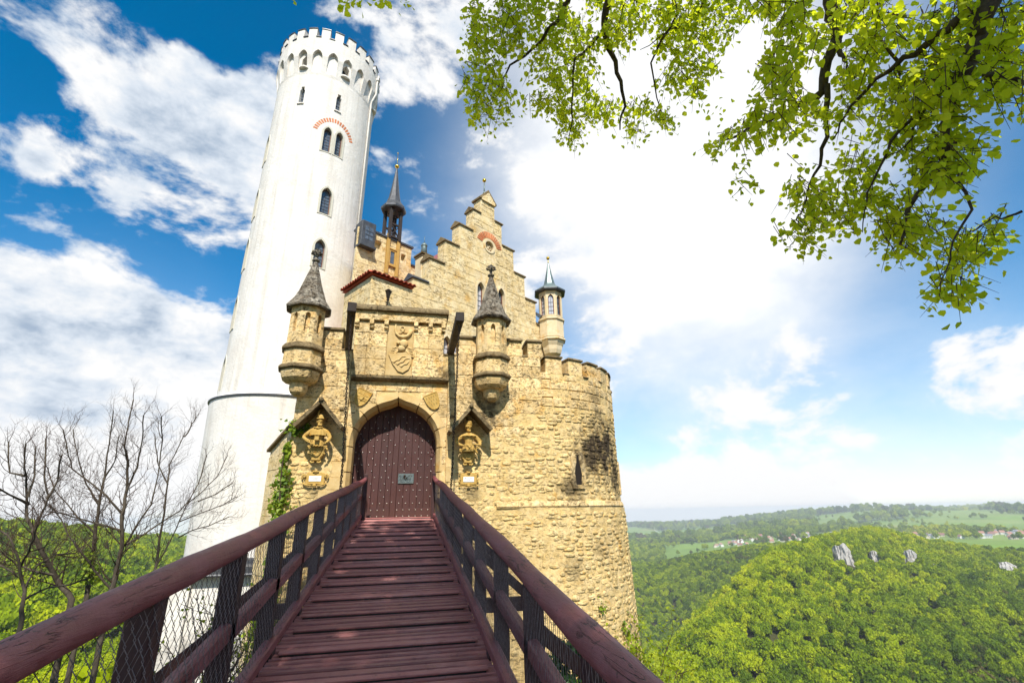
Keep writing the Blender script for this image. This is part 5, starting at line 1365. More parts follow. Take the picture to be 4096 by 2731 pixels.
def build_bell():
    t = thing('bell_turret', 'dark timber bell turret with pointed octagonal spire on the rear wing', 'belfry', wfn(.92, 13.4, 0))
    c = wfn(.92, 0, -.18); cx, cy = c.x, c.y
    for du in (-.29, .29):
        for dn in (-.29, .29):
            p = c + GD * du + GN * dn; m = MB(); m.obox((p.x, p.y, 14.2), GD * .075, GN * .075, Vector((0, 0, .95))); m.build('post', M_DARKW, t, bevel=.01)
    for (dn) in (.29,):
        for sg in (-1, 1):
            a = c + GD * (-.22 * sg) + GN * dn; b = c + GD * (.22 * sg) + GN * (dn - .001 * sg); m = MB(); m.beam((a.x, a.y, 13.5), (b.x, b.y, 14.1), .05, .06, GN); m.build('cross_brace', M_DARKW, t)
    for z in (13.42, 14.16):
        for dn in (-.29, .29): m = MB(); p = c + GN * dn; m.obox((p.x, p.y, z), GD * .21, GN * .045, Vector((0, 0, .045))); m.build('rail', M_DARKW, t)
    for sg in (-1, 1):
        m = MB(); p = c + GD * (.2 * sg) + GN * .29; m.beam((p.x - GD.x * .09 * sg, p.y - GD.y * .09 * sg, 15.05), (p.x + GD.x * .02 * sg, p.y + GD.y * .02 * sg, 14.8), .07, .07, GN); m.build('bracket', M_DARKW, t)
    m = MB(); m.beam(c + GD * -.3 + Vector((0, 0, 14.86)), c + GD * .3 + Vector((0, 0, 14.86)), .06, .07); m.build('bell_beam', M_DARKW, t)
    m = MB(); m.lathe([(.13, 14.42), (.12, 14.45), (.085, 14.52), (.075, 14.66), (.05, 14.73), (.0, 14.75)], (cx, cy), 14); m.ball((cx, cy, 14.42), .035, 8, 6); m.tube([(cx, cy, 14.74), (cx, cy, 14.84)], .02, 6); m.build('bell', M_IRON, t, smooth=True)
    m = MB(); a0 = R(22.5) + R(33); m.lathe([(.50, 15.1), (.62, 15.08), (.66, 15.14), (.66, 15.26), (.52, 15.45), (.40, 15.62), (.30, 15.95), (.20, 16.6), (.10, 17.4), (.035, 17.95)], (cx, cy), 8, a0, a0 + 2 * math.pi); m.build('spire', M_LEAD, t)
    m = MB(); m.ball((cx, cy, 18.05), .12, 12, 8); m.build('gilded_ball', M_GOLD, t, smooth=True)
    m = MB(); m.tube([(cx, cy, 18.1), (cx, cy, 18.9)], .012, 6); m.ball((cx, cy, 18.95), .04, 8, 6); m.build('spike', M_GOLD, t, smooth=True)


build_bell()


def build_lodge():
    RC = Vector((-1.57, 16.3, 0)); t = thing('gate_lodge', 'small stone lodge with red pantile eaves behind the carved panel', 'building', RC + GD * .8 + GE)
    L1, L2 = 1.75, 2.1
    # right wall runs along GD, left wall along GE
    m = MB(); m.add([RC + Vector((0, 0, 1.5)), RC + GD * L1 + Vector((0, 0, 1.5)), RC + GD * L1 + GE * L2 + Vector((0, 0, 1.5)), RC + GE * L2 + Vector((0, 0, 1.5)), RC + Vector((0, 0, 8.3)), RC + GD * L1 + Vector((0, 0, 8.3)), RC + GD * L1 + GE * L2 + Vector((0, 0, 8.3)), RC + GE * L2 + Vector((0, 0, 8.3))],
                    [(0, 3, 2, 1), (4, 5, 6, 7), (0, 1, 5, 4), (1, 2, 6, 5), (2, 3, 7, 6), (3, 0, 4, 7)]); m.build('wall_core', M_PALC, t)
    ashlar(t, RC, GD, -GE, rows_of(5.0, 8.28, .36, .5), lambda a, b: [(0, L1)], M_PAL, wmin=.4, wmax=.8, proud=.008, gap=.004)
    ashlar(t, RC, GE, -GD, rows_of(5.0, 8.28, .36, .5), lambda a, b: [(0, L2)], M_PAL, wmin=.4, wmax=.8, proud=.008, gap=.004)
    ap = RC + GD * (L1 * .9) + GE * 1.5 + Vector((0, 0, 9.0))
    c0, c1, c2 = RC - GD * .1 - GE * .1, RC + GD * (L1 + .02) - GE * .1, RC - GD * .1 + GE * (L2 + .1); z = Vector((0, 0, 8.36)); c3 = RC + GD * L1 + GE * L2
    m = MB(); m.add([c0 + z, c1 + z, c2 + z, c3 + z, ap], [(0, 1, 4), (2, 0, 4), (1, 3, 4), (3, 2, 4), (0, 2, 3, 1)]); rf = m.build('roof', M_TILE, t)
    # rounded eaves tiles, row over row
    for (S, D_, nrm_, cnt) in ((c0, GD, -GE, 10), (c0, GE, -GD, 12)):
        me = None; pitch = ((L1 if D_ == GD else L2) + .15) / cnt; up = (ap - (S + z)); up = up - D_ * up.dot(D_); up.normalize(); nn = D_.cross(up).normalized(); nn = nn if nn.z > 0 else -nn
        prof = [(-.5, .0), (-.35, .32), (-.12, .5), (.12, .5), (.35, .32), (.5, .0), (.3, .18), (.1, .34), (-.1, .34), (-.3, .18)]
        for r_ in range(3):
            for i in range(cnt):
                if r_ and (i < r_ or i > cnt - 1): continue
                O = S + z + D_ * (pitch * (i + .5)) + up * (r_ * .26 - .06) + nn * (.01 + .0 * r_)
                if me is None:
                    k = len(prof); vs = [D_ * (a * pitch * .98) + nn * (b * .17 + .045 * (1 - q)) + up * (q * .32) for q in (0, 1) for a, b in prof]
                    m = MB(); m.add(vs, [(j, (j + 1) % k, k + (j + 1) % k, k + j) for j in range(k)] + [tuple(range(k - 1, -1, -1)), tuple(range(k, 2 * k))]); o = m.build('roof_tile', M_TILE, rf, smooth=False); me = o.data; o.location = O
                else: link('roof_tile', me, None, rf, O)
    # lantern on the right wall
    p = RC + GD * .55 + GN * .28
    lt = thing('wall_lantern', 'dark iron wall lantern on the lodge above the gate coping', 'lantern', (p.x, p.y, 7.4))
    m = MB(); m.lathe([(.05, 7.46), (.10, 7.72), (.115, 7.72), (.13, 7.76), (.06, 7.84), (.0, 7.86)], (p.x, p.y), 4, R(12), R(372)); m.build('lamp_housing', M_IRON, lt)
    q = RC + GD * .55; m = MB(); m.tube([(q.x, q.y, 7.2), (p.x, p.y, 7.22), (p.x, p.y, 7.47)], .025, 6); m.lathe([(.06, 7.40), (.04, 7.46)], (p.x, p.y), 8); m.build('bracket', M_IRON, lt)


build_lodge()


def build_chimney():
    c = Vector((.30, 19.75, 0)); t = thing('chimney', 'square cream chimney with green copper cap left of the stepped gable', 'chimney', (c.x, c.y, 9))
    h = .27; m = MB(); m.obox((c.x, c.y, 9.6), GD * h, GN * h, Vector((0, 0, 1.55))); m.build('stack', M_CREAM, t, bevel=.015)
    m = MB(); m.obox((c.x, c.y, 11.13), GD * (h + .03), GN * (h + .03), Vector((0, 0, .05))); m.obox((c.x, c.y, 11.24), GD * (h + .07), GN * (h + .07), Vector((0, 0, .05))); m.build('cap', M_CAP, t, bevel=.02)
    m = MB(); m.lathe([(.16, 11.29), (.125, 11.75), (.125, 11.78), (.15, 11.8), (.15, 11.86), (.12, 11.9), (.06, 11.98), (.0, 12.0)], (c.x, c.y), 12); m.tube([(c.x, c.y, 11.95), (c.x, c.y, 12.35)], .012, 5); m.build('cowl', M_COPPER, t, smooth=True)


build_chimney()


def build_oriel():
    az = R(17.72); c = Vector((24 * math.sin(az), 24 * math.cos(az), 0)); cx, cy = c.x, c.y
    t = thing('oriel_turret', 'slim cream oriel turret with copper spire at the right end of the gable', 'turret', (cx, cy, 7.9)); a0 = R(22.5) - R(14); k2 = a0 + 2 * math.pi
    m = MB(); m.lathe([(.68, 8.72), (.68, 9.66)], (cx, cy), 8, a0, k2); m.build('lower_body', M_CREAM, t)
    m = MB(); m.lathe([(.25, 7.75), (.45, 7.85), (.52, 8.05), (.55, 8.25), (.64, 8.42), (.66, 8.52)], (cx, cy), 8, a0, k2); m.build('corbel', M_CREAM, t)
    for (z, r_) in ((8.52, .70), (9.64, .70)): m = MB(); m.lathe([(r_ - .06, z), (r_ + .06, z + .04), (r_ + .06, z + .08), (r_, z + .13), (r_ + .02, z + .17), (r_ - .06, z + .2)], (cx, cy), 8, a0, k2); m.build('moulding', M_CREAM, t)
    m = MB(); m.lathe([(.66, 9.8), (.66, 11.36)], (cx, cy), 8, a0, k2); ub = m.build('window_stage', M_CREAM, t)
    ap = .66 * math.cos(R(22.5)); cm = MB(); fr = []
    for k in range(-2, 3):
        a = a0 + R(22.5) + k * R(45) - R(45) + R(0); n = Vector((math.sin(a), -math.cos(a), 0)); u = Vector((math.cos(a), math.sin(a), 0)); fn = frame_fn(Vector((cx, cy, 0)) + n * ap, u, n); fr.append(fn); niche(cm, fn, .32, 1.2, 9.93, 0, .12, .3)
    cut(ub, cm); ub.data.materials.clear(); ub.data.materials.append(M_CREAM)
    for i, fn in enumerate(fr): window(t, fn, .31, 1.19, 9.935, 0, frame=.035, depth=.09, proud=.012, surround=M_CREAM, glass=M_PALEG if i < 3 else M_GLASS, nb=3)
    m = MB(); m.lathe([(.66, 11.33), (.86, 11.36), (.89, 11.42), (.89, 11.48), (.58, 11.72), (.40, 11.84), (.33, 11.95), (.18, 12.6), (.04, 13.32)], (cx, cy), 8, a0, k2); m.build('spire', M_COPPER, t)
    m = MB(); m.lathe([(.64, 11.32), (.87, 11.33), (.905, 11.38), (.905, 11.44), (.85, 11.47)], (cx, cy), 8, a0, k2); m.build('eave', M_LEAD, t)
    m = MB(); m.tube([(cx, cy, 13.25), (cx, cy, 13.6)], [.035, .02], 8); m.ball((cx, cy, 13.66), .10, 12, 8); m.build('gilded_ball', M_GOLD, t, smooth=True)
    # small lead roof between gable and turret
    p = gfn(8.0, 0, -.1); m = MB(); m.beam((p.x, p.y, 10.15), (cx - .5, cy - .1, 9.9), .5, .12); m.build('link_roof', M_LEAD, t)


build_oriel()

# ================================================================== terrain
TCOL = {
    -180: [(1.5, -1.15), (8, -.22), (15, -.12), (30, -.06), (100, -.02), (1000, -.01), (9000, -.01)],
    -80: [(1.5, -1.15), (8, -.24), (15, -.14), (30, -.08), (100, -.03), (1000, -.01), (9000, -.01)],
    -55: [(1.5, -1.5), (4, -.95), (8, -.6), (15, -.42), (30, -.36), (60, -.33), (120, -.28), (200, -.18), (300, -.10), (500, -.02), (700, .0), (1000, -.02), (9000, -.02)],
    -33: [(1.5, -2.2), (4, -1.3), (8, -.75), (15, -.52), (30, -.42), (60, -.38), (120, -.30), (200, -.20), (300, -.115), (400, -.065), (500, -.030), (600, -.012), (750, -.022), (1000, -.04), (9000, -.02)],
    -27: [(1.5, -2.2), (4, -1.4), (8, -.8), (15, -.56), (30, -.45), (60, -.40), (120, -.32), (200, -.22), (300, -.125), (400, -.072), (500, -.036), (600, -.020), (750, -.03), (1000, -.04), (9000, -.02)],
    -22: [(1.5, -2.2), (4, -1.4), (8, -.85), (15, -.60), (30, -.48), (60, -.42), (120, -.34), (200, -.26), (300, -.19), (400, -.13), (500, -.09), (650, -.055), (800, -.035), (1000, -.035), (1300, -.045), (9000, -.02)],
    -10: [(1.5, -2.2), (4, -1.4), (8, -.95), (15, -.65), (30, -.48), (60, -.45), (120, -.4), (300, -.3), (600, -.15), (1000, -.08), (2000, -.05), (9000, -.02)],
    15: [(1.5, -2.2), (4, -1.4), (8, -.95), (15, -.68), (30, -.55), (60, -.52), (120, -.5), (300, -.37), (600, -.2), (1000, -.12), (2000, -.07), (9000, -.02)],
    27: [(1.5, -2.2), (4, -1.4), (8, -.9), (15, -.75), (30, -.62), (60, -.56), (120, -.5), (200, -.44), (300, -.375), (400, -.305), (500, -.25), (700, -.18), (1000, -.125), (1300, -.097), (1700, -.10), (2000, -.071), (2600, -.055), (3500, -.056), (5000, -.027), (6500, -.03), (9000, -.028)],
    33: [(1.5, -2.2), (8, -.9), (15, -.75), (30, -.6), (60, -.55), (120, -.48), (200, -.42), (300, -.35), (400, -.275), (500, -.215), (600, -.17), (700, -.145), (850, -.112), (1000, -.09), (1200, -.078), (1500, -.084), (2000, -.062), (2600, -.052), (3500, -.043), (5000, -.024), (6500, -.025), (9000, -.025)],
    38: [(1.5, -2.2), (8, -.9), (15, -.72), (60, -.53), (120, -.47), (200, -.41), (300, -.335), (400, -.25), (500, -.185), (600, -.143), (700, -.117), (850, -.09), (1000, -.072), (1150, -.066), (1500, -.069), (2000, -.050), (2600, -.038), (3500, -.034), (5000, -.019), (6500, -.021), (9000, -.02)],
    43: [(1.5, -2.1), (8, -.88), (15, -.7), (60, -.52), (120, -.46), (200, -.40), (300, -.325), (400, -.24), (500, -.18), (600, -.138), (700, -.11), (850, -.082), (1000, -.064), (1150, -.062), (1500, -.064), (2000, -.045), (2600, -.036), (3500, -.029), (5000, -.014), (6500, -.013), (9000, -.014)],
    47.6: [(1.5, -2.0), (8, -.85), (15, -.66), (60, -.5), (120, -.45), (200, -.39), (300, -.315), (400, -.23), (500, -.178), (600, -.140), (700, -.112), (850, -.078), (920, -.058), (1000, -.049), (1150, -.058), (1500, -.060), (2000, -.044), (2600, -.034), (3500, -.020), (5000, -.010), (6500, -.009), (9000, -.010)],
    51: [(1.5, -2.0), (8, -.82), (15, -.64), (60, -.48), (200, -.38), (300, -.305), (400, -.222), (500, -.17), (600, -.134), (700, -.111), (850, -.082), (950, -.062), (1100, -.062), (1300, -.060), (1700, -.050), (2000, -.043), (2600, -.033), (3500, -.016), (5000, -.009), (9000, -.009)],
    55: [(1.5, -1.9), (8, -.8), (15, -.62), (60, -.46), (200, -.37), (300, -.295), (400, -.215), (500, -.165), (600, -.132), (700, -.112), (850, -.088), (950, -.072), (1100, -.067), (1300, -.059), (1700, -.048), (2000, -.042), (2600, -.032), (3500, -.015), (5000, -.009), (9000, -.009)],
    66: [(1.5, -1.8), (8, -.75), (15, -.58), (60, -.42), (200, -.34), (300, -.27), (400, -.20), (500, -.155), (600, -.13), (850, -.088), (1100, -.067), (1700, -.048), (2600, -.032), (5000, -.009), (9000, -.009)],
    95: [(1.5, -1.15), (8, -.24), (15, -.14), (30, -.08), (100, -.03), (1000, -.01), (9000, -.01)],
    180: [(1.5, -1.15), (8, -.22), (15, -.12), (30, -.06), (100, -.02), (1000, -.01), (9000, -.01)]}
_AZ = np.array(sorted(TCOL)); _LR = np.linspace(math.log(1.5), math.log(9000), 160)
_TAB = np.array([np.interp(_LR, [math.log(a) for a, b in TCOL[k]], [b for a, b in TCOL[k]]) for k in sorted(TCOL)])
_ker = np.array([1, 3, 5, 3, 1.]); _ker /= _ker.sum()
_TAB = np.array([np.convolve(np.pad(r_, 2, mode='edge'), _ker, 'valid') for r_ in _TAB])


def vnoise(x, y, seed=0):
    """smooth value noise, arrays"""
    xi, yi = np.floor(x).astype(np.int64), np.floor(y).astype(np.int64); xf, yf = x - xi, y - yi
    def h(a, b):
        n = (a * 374761393 + b * 668265263 + seed * 1442695041) & 0x7fffffff; n = (n ^ (n >> 13)) * 1274126177 & 0x7fffffff
        return ((n ^ (n >> 16)) & 0xffff) / 65535.0
    u, v = xf * xf * (3 - 2 * xf), yf * yf * (3 - 2 * yf)
    return (h(xi, yi) * (1 - u) + h(xi + 1, yi) * u) * (1 - v) + (h(xi, yi + 1) * (1 - u) + h(xi + 1, yi + 1) * u) * v


def fnoise(x, y, seed=0, oc=4):
    s, a, t = 0, 1.0, 0
    for i in range(oc): s = s + a * vnoise(x * 2 ** i, y * 2 ** i, seed + i); t += a; a *= .5
    return s / t


_pk = np.array([1000 * math.sin(R(46.5)), 1000 * math.cos(R(46.5))]); _ft = np.array([430 * math.sin(R(33.5)), 430 * math.cos(R(33.5))])


def height(x, y):
    x, y = np.asarray(x, float), np.asarray(y, float); r_ = np.maximum(np.hypot(x, y), 1.5); az = np.degrees(np.arctan2(x, y))
    lr = (np.log(np.minimum(r_, 8999)) - _LR[0]) / (_LR[1] - _LR[0]); li = np.clip(lr.astype(int), 0, 158); lf = lr - li
    ai = np.clip(np.searchsorted(_AZ, az, side='right') - 1, 0, len(_AZ) - 2); af = (az - _AZ[ai]) / (_AZ[ai + 1] - _AZ[ai]); af = af * af * (3 - 2 * af) * .5 + af * .5
    f = lambda i, j: _TAB[i, j]
    t = (f(ai, li) * (1 - lf) + f(ai, li + 1) * lf) * (1 - af) + (f(ai + 1, li) * (1 - lf) + f(ai + 1, li + 1) * lf) * af
    z = t * r_
    # the spur running down from the wooded summit, and gullies
    d = _ft - _pk; L = np.hypot(*d); d = d / L; s = (x - _pk[0]) * d[0] + (y - _pk[1]) * d[1]; q = -(x - _pk[0]) * d[1] + (y - _pk[1]) * d[0]
    win = np.exp(-np.maximum(0, np.maximum(-s - 0, s - L)) ** 2 / 160 ** 2)
    z = z + win * (34 * np.exp(-(q / 90) ** 2) - 14 * np.exp(-((q - 210) / 110) ** 2) - 48 * np.exp(-((q + 210) / 120) ** 2)) * np.clip((s + 150) / 400, 0, 1)
    amp = np.clip((r_ - 120) / 300, 0, 1) * np.clip(1.0 - (r_ - 700) / 500, .15, 1)
    z = z + amp * 22 * (fnoise(x / 210, y / 210, 3, 3) - .5)
    z = z + np.clip((r_ - 2400) / 1600, 0, 1) * 120 * (fnoise(x / 1500, y / 1500, 14, 3) - .5)
    return z + np.clip((r_ - 3) / 20, 0, 1) * .5 * (fnoise(x / 3.0, y / 3.0, 9, 3) - .5) * np.clip(60 / r_, 0, 1)


def build_terrain():
    azs = np.concatenate([np.arange(-180, -60, 6), np.arange(-60, 70, .55), np.arange(70, 180, 6)]); rs = np.exp(np.linspace(math.log(1.5), math.log(8950), 190))
    A, Rr = np.meshgrid(np.radians(azs), rs, indexing='ij'); X, Y = Rr * np.sin(A), Rr * np.cos(A); Z = height(X, Y)
    V = np.stack([X, Y, Z], -1).reshape(-1, 3); na, nr = len(azs), len(rs)
    i, j = np.meshgrid(np.arange(na), np.arange(nr - 1), indexing='ij'); i2 = (i + 1) % na
    F = np.stack([i * nr + j, i * nr + j + 1, i2 * nr + j + 1, i2 * nr + j], -1).reshape(-1, 4)
    V = np.concatenate([V, [[0, 0, float(Z[:, 0].mean())]]]); c = len(V) - 1
    me = fast_mesh('terrain', V, F, smooth=True)
    m, nd, lk, b, o = mat_new('hill_ground')
    p = posvec(nd, lk)
    g = nd.new('ShaderNodeNewGeometry'); ln = nd.new('ShaderNodeVectorMath'); ln.operation = 'LENGTH'; lk.new(g.outputs['Position'], ln.inputs[0])
    fl = noise(nd, lk, p, .004, 3, .5); fl2 = noise(nd, lk, p, .0013, 2, .5)
    vor = nd.new('ShaderNodeTexVoronoi'); lk.new(p, vor.inputs['Vector']); vor.inputs['Scale'].default_value = .0042
    sp = nd.new('ShaderNodeSeparateColor'); lk.new(vor.outputs['Color'], sp.inputs[0])
    mead = ramp(nd, lk, sp.outputs[0], [(0.0, (.15, .24, .04)), (.35, (.19, .28, .05)), (.6, (.23, .30, .07)), (.85, (.17, .29, .03)), (1.0, (.28, .28, .11))])
    mead = mixc(nd, lk, ramp(nd, lk, noise(nd, lk, p, .02, 6, .7), [(.4, 0), (.7, .35)]), mead, (.07, .12, .035))
    soil = mixc(nd, lk, noise(nd, lk, p, .8, 6, .7), (.045, .04, .02), (.085, .09, .03))
    col = mixc(nd, lk, ramp(nd, lk, math_n(nd, lk, 'DIVIDE', ln.outputs['Value'], 2000), [(.52, 0), (.56, 1)]), soil, mead)
    lk.new(col, b.inputs['Base Color']); b.inputs['Roughness'].default_value = 1; b.inputs['Specular IOR Level'].default_value = .05
    o = link('terrain', me, m); o['kind'] = 'structure'
    return float(V[:, 2].min())


ZMIN = build_terrain()

# ------------------------------------------------------------------ foliage helpers


def leaf_cloud(P, size, axis, nrm, fold=.25):
    """many two-winged leaves; arrays in, (V, F, tone) out"""
    n = len(P); axis = axis / np.maximum(np.linalg.norm(axis, axis=1, keepdims=True), 1e-6)
    nrm = nrm - axis * np.sum(nrm * axis, 1, keepdims=True); nrm = nrm / np.maximum(np.linalg.norm(nrm, axis=1, keepdims=True), 1e-6); side = np.cross(axis, nrm)
    shp = [(0, 0, 0), (.48, .22, fold), (.42, .62, fold), (0, 1.0, 0), (-.42, .62, fold), (-.48, .22, fold)]
    s = size[:, None]; V = np.stack([P + side * (a * s) + axis * (b * s) + nrm * (c * a_ * s) for (a, b, c) in shp for a_ in (abs(a),)], 1)
    F = (np.arange(n)[:, None, None] * 6 + np.array([[0, 1, 2, 3], [0, 3, 4, 5]])[None]).reshape(-1, 4)
    return V.reshape(-1, 3), F, np.repeat(nrs.rand(n), 6)


def tone_attr(me, t):
    a = me.attributes.new('tone', 'FLOAT', 'POINT'); a.data.foreach_set('value', np.asarray(t, np.float32))


def rdir(n): v = nrs.normal(size=(n, 3)); return v / np.linalg.norm(v, axis=1, keepdims=True)


def foliage(name, P, size, mat, parent=None, droop=.5, kind='stuff', jit=.45):
    n = len(P); ax = rdir(n) * .8 + np.array([0, 0, -droop]); nr = rdir(n) * .8 + np.array([0, -.5, .65]); sz = size * (1 + jit * (nrs.rand(n) * 2 - 1))
    V, F, T = leaf_cloud(np.asarray(P), sz, ax, nr); me = fast_mesh(name, V, F); tone_attr(me, T); o = link(name, me, mat, parent)
    if kind: o['kind'] = kind
    return o


# ------------------------------------------------------------------ woods
def tree_mesh(seed, nleaf=1700, fine=1.0):
    q = np.random.RandomState(seed); V, F, T, MI = [], [], [], []; base = 0
    lob = []
    for k in range(13):
        a = q.rand() * 6.28; h = .32 + .62 * q.rand(); rr = (.55 if .4 < h < .85 else .3) * q.rand() ** .5; lob.append((rr * math.cos(a), rr * math.sin(a), h, .20 + .16 * q.rand()))
    lob.append((0, 0, .85, .24)); lob.append((0, 0, .55, .38))
    per = nleaf // len(lob)
    for (x, y, h, r_) in lob:
        d = q.normal(size=(per, 3)); d /= np.linalg.norm(d, axis=1, keepdims=True); d[:, 2] = np.abs(d[:, 2]) * 1.0 - .25 * q.rand(per)
        P = np.array([x, y, h]) + d * (r_ * (.75 + .3 * q.rand(per)))[:, None] * np.array([1, 1, .85])
        sz = .05 + .045 * q.rand(per); ax = q.normal(size=(per, 3)); nr = d * .9 + q.normal(size=(per, 3)) * .45
        v, f, t = leaf_cloud(P, sz * 1.7 * fine, ax, nr, .1); V.append(v); F.append(f + base); base += len(v); t = np.repeat(.35 * q.rand() + .25 * q.rand(per), 6); T.append(t)
    mb = MB(); mb.tube([(0, 0, -.15), (.01, .01, .3), (0, 0, .7)], [.03, .022, .008], 6)
    for k in range(5): a = k * 1.26; mb.tube([(0, 0, .3 + .05 * k), (.2 * math.cos(a), .2 * math.sin(a), .55 + .04 * k), (.33 * math.cos(a), .33 * math.sin(a), .7 + .03 * k)], [.012, .008, .003], 4)
    tv = np.array(mb.v); tf = [f for f in mb.f if len(f) == 4]; nl = sum(len(f) for f in F); V.append(tv); F.append(np.array(tf) + base); T.append(np.zeros(len(tv)))
    me = fast_mesh('forest_tree', np.concatenate(V), np.concatenate(F)); tone_attr(me, np.concatenate(T))
    mi = np.zeros(nl + len(tf), np.int32); mi[nl:] = 1; me.polygons.foreach_set('material_index', mi); return me


def forest_mat(name, stops):
    """colour from kind of tree (each tree its own), a slow drift of stands over the hills, and sunlight painted along the spur"""
    m, nd, lk, b, o = mat_new(name); nd.remove(b)
    oi = nd.new('ShaderNodeObjectInfo'); at = nd.new('ShaderNodeAttribute'); at.attribute_name = 'tone'
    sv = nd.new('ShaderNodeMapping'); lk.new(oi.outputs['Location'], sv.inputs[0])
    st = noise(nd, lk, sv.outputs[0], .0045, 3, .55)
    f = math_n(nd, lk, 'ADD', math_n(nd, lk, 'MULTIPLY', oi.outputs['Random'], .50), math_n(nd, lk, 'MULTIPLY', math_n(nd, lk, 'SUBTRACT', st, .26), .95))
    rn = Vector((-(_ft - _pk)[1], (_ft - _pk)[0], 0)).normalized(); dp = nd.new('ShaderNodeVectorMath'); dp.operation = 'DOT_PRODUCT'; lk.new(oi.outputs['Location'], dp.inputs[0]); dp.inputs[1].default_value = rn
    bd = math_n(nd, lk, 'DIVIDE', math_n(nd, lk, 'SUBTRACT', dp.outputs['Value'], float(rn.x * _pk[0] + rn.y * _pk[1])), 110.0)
    ridge_light = math_n(nd, lk, 'EXPONENT', math_n(nd, lk, 'MULTIPLY', math_n(nd, lk, 'MULTIPLY', bd, bd), -1.0))  # sunlit ridge put into the colour: lighter on the spur, darker in the valley
    f = math_n(nd, lk, 'ADD', f, math_n(nd, lk, 'MULTIPLY', math_n(nd, lk, 'SUBTRACT', ridge_light, .25), .26))
    f = math_n(nd, lk, 'ADD', f, math_n(nd, lk, 'MULTIPLY', math_n(nd, lk, 'SUBTRACT', at.outputs['Fac'], .3), .22), clamp=True)
    sx = nd.new('ShaderNodeSeparateXYZ'); lk.new(oi.outputs['Location'], sx.inputs[0]); west = nd.new('ShaderNodeMath'); west.operation = 'LESS_THAN'; lk.new(sx.outputs[0], west.inputs[0]); west.inputs[1].default_value = 0.0
    f = math_n(nd, lk, 'ADD', f, math_n(nd, lk, 'MULTIPLY', west.outputs[0], .08), clamp=True)
    col = ramp(nd, lk, f, stops)
    d = nd.new('ShaderNodeBsdfDiffuse'); lk.new(col, d.inputs[0]); t = nd.new('ShaderNodeBsdfTranslucent'); lk.new(mixc(nd, lk, .5, col, (.3, .34, .02)), t.inputs[0])
    mx = nd.new('ShaderNodeMixShader'); mx.inputs[0].default_value = .25; lk.new(d.outputs[0], mx.inputs[1]); lk.new(t.outputs[0], mx.inputs[2]); lk.new(mx.outputs[0], o.inputs[0]); return m


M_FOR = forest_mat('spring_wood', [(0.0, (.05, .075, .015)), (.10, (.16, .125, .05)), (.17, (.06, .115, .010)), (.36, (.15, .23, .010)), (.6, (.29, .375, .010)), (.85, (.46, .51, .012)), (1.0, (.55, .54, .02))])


def zone_free(x, y):
    """open land: fields and village"""
    r_ = np.hypot(x, y); az = np.degrees(np.arctan2(x, y)); f = np.zeros(r_.shape, bool)
    f |= (az > 50.6) & (az < 70) & (r_ > 1060 + 25 * (57 - np.minimum(az, 57)) * .6) & (r_ < 1700)
    f |= (az > 28.6) & (az < 35.5) & (r_ > 1560) & (r_ < 2350)
    f |= (az > 35) & (az < 46) & (r_ > 1350) & (r_ < 2250)
    f |= (az > 48.5) & (az < 70) & (r_ > 1700) & (r_ < 2250)
    f |= (az > 43) & (az < 70) & (r_ > 2200) & (r_ < 4300) & (fnoise(x / 420, y / 420, 21, 3) < .60)
    f |= (r_ > 2300) & (r_ < 8800) & (az > 20) & (az < 70) & (fnoise(x / 900, y / 900, 33, 3) < .44)
    return f


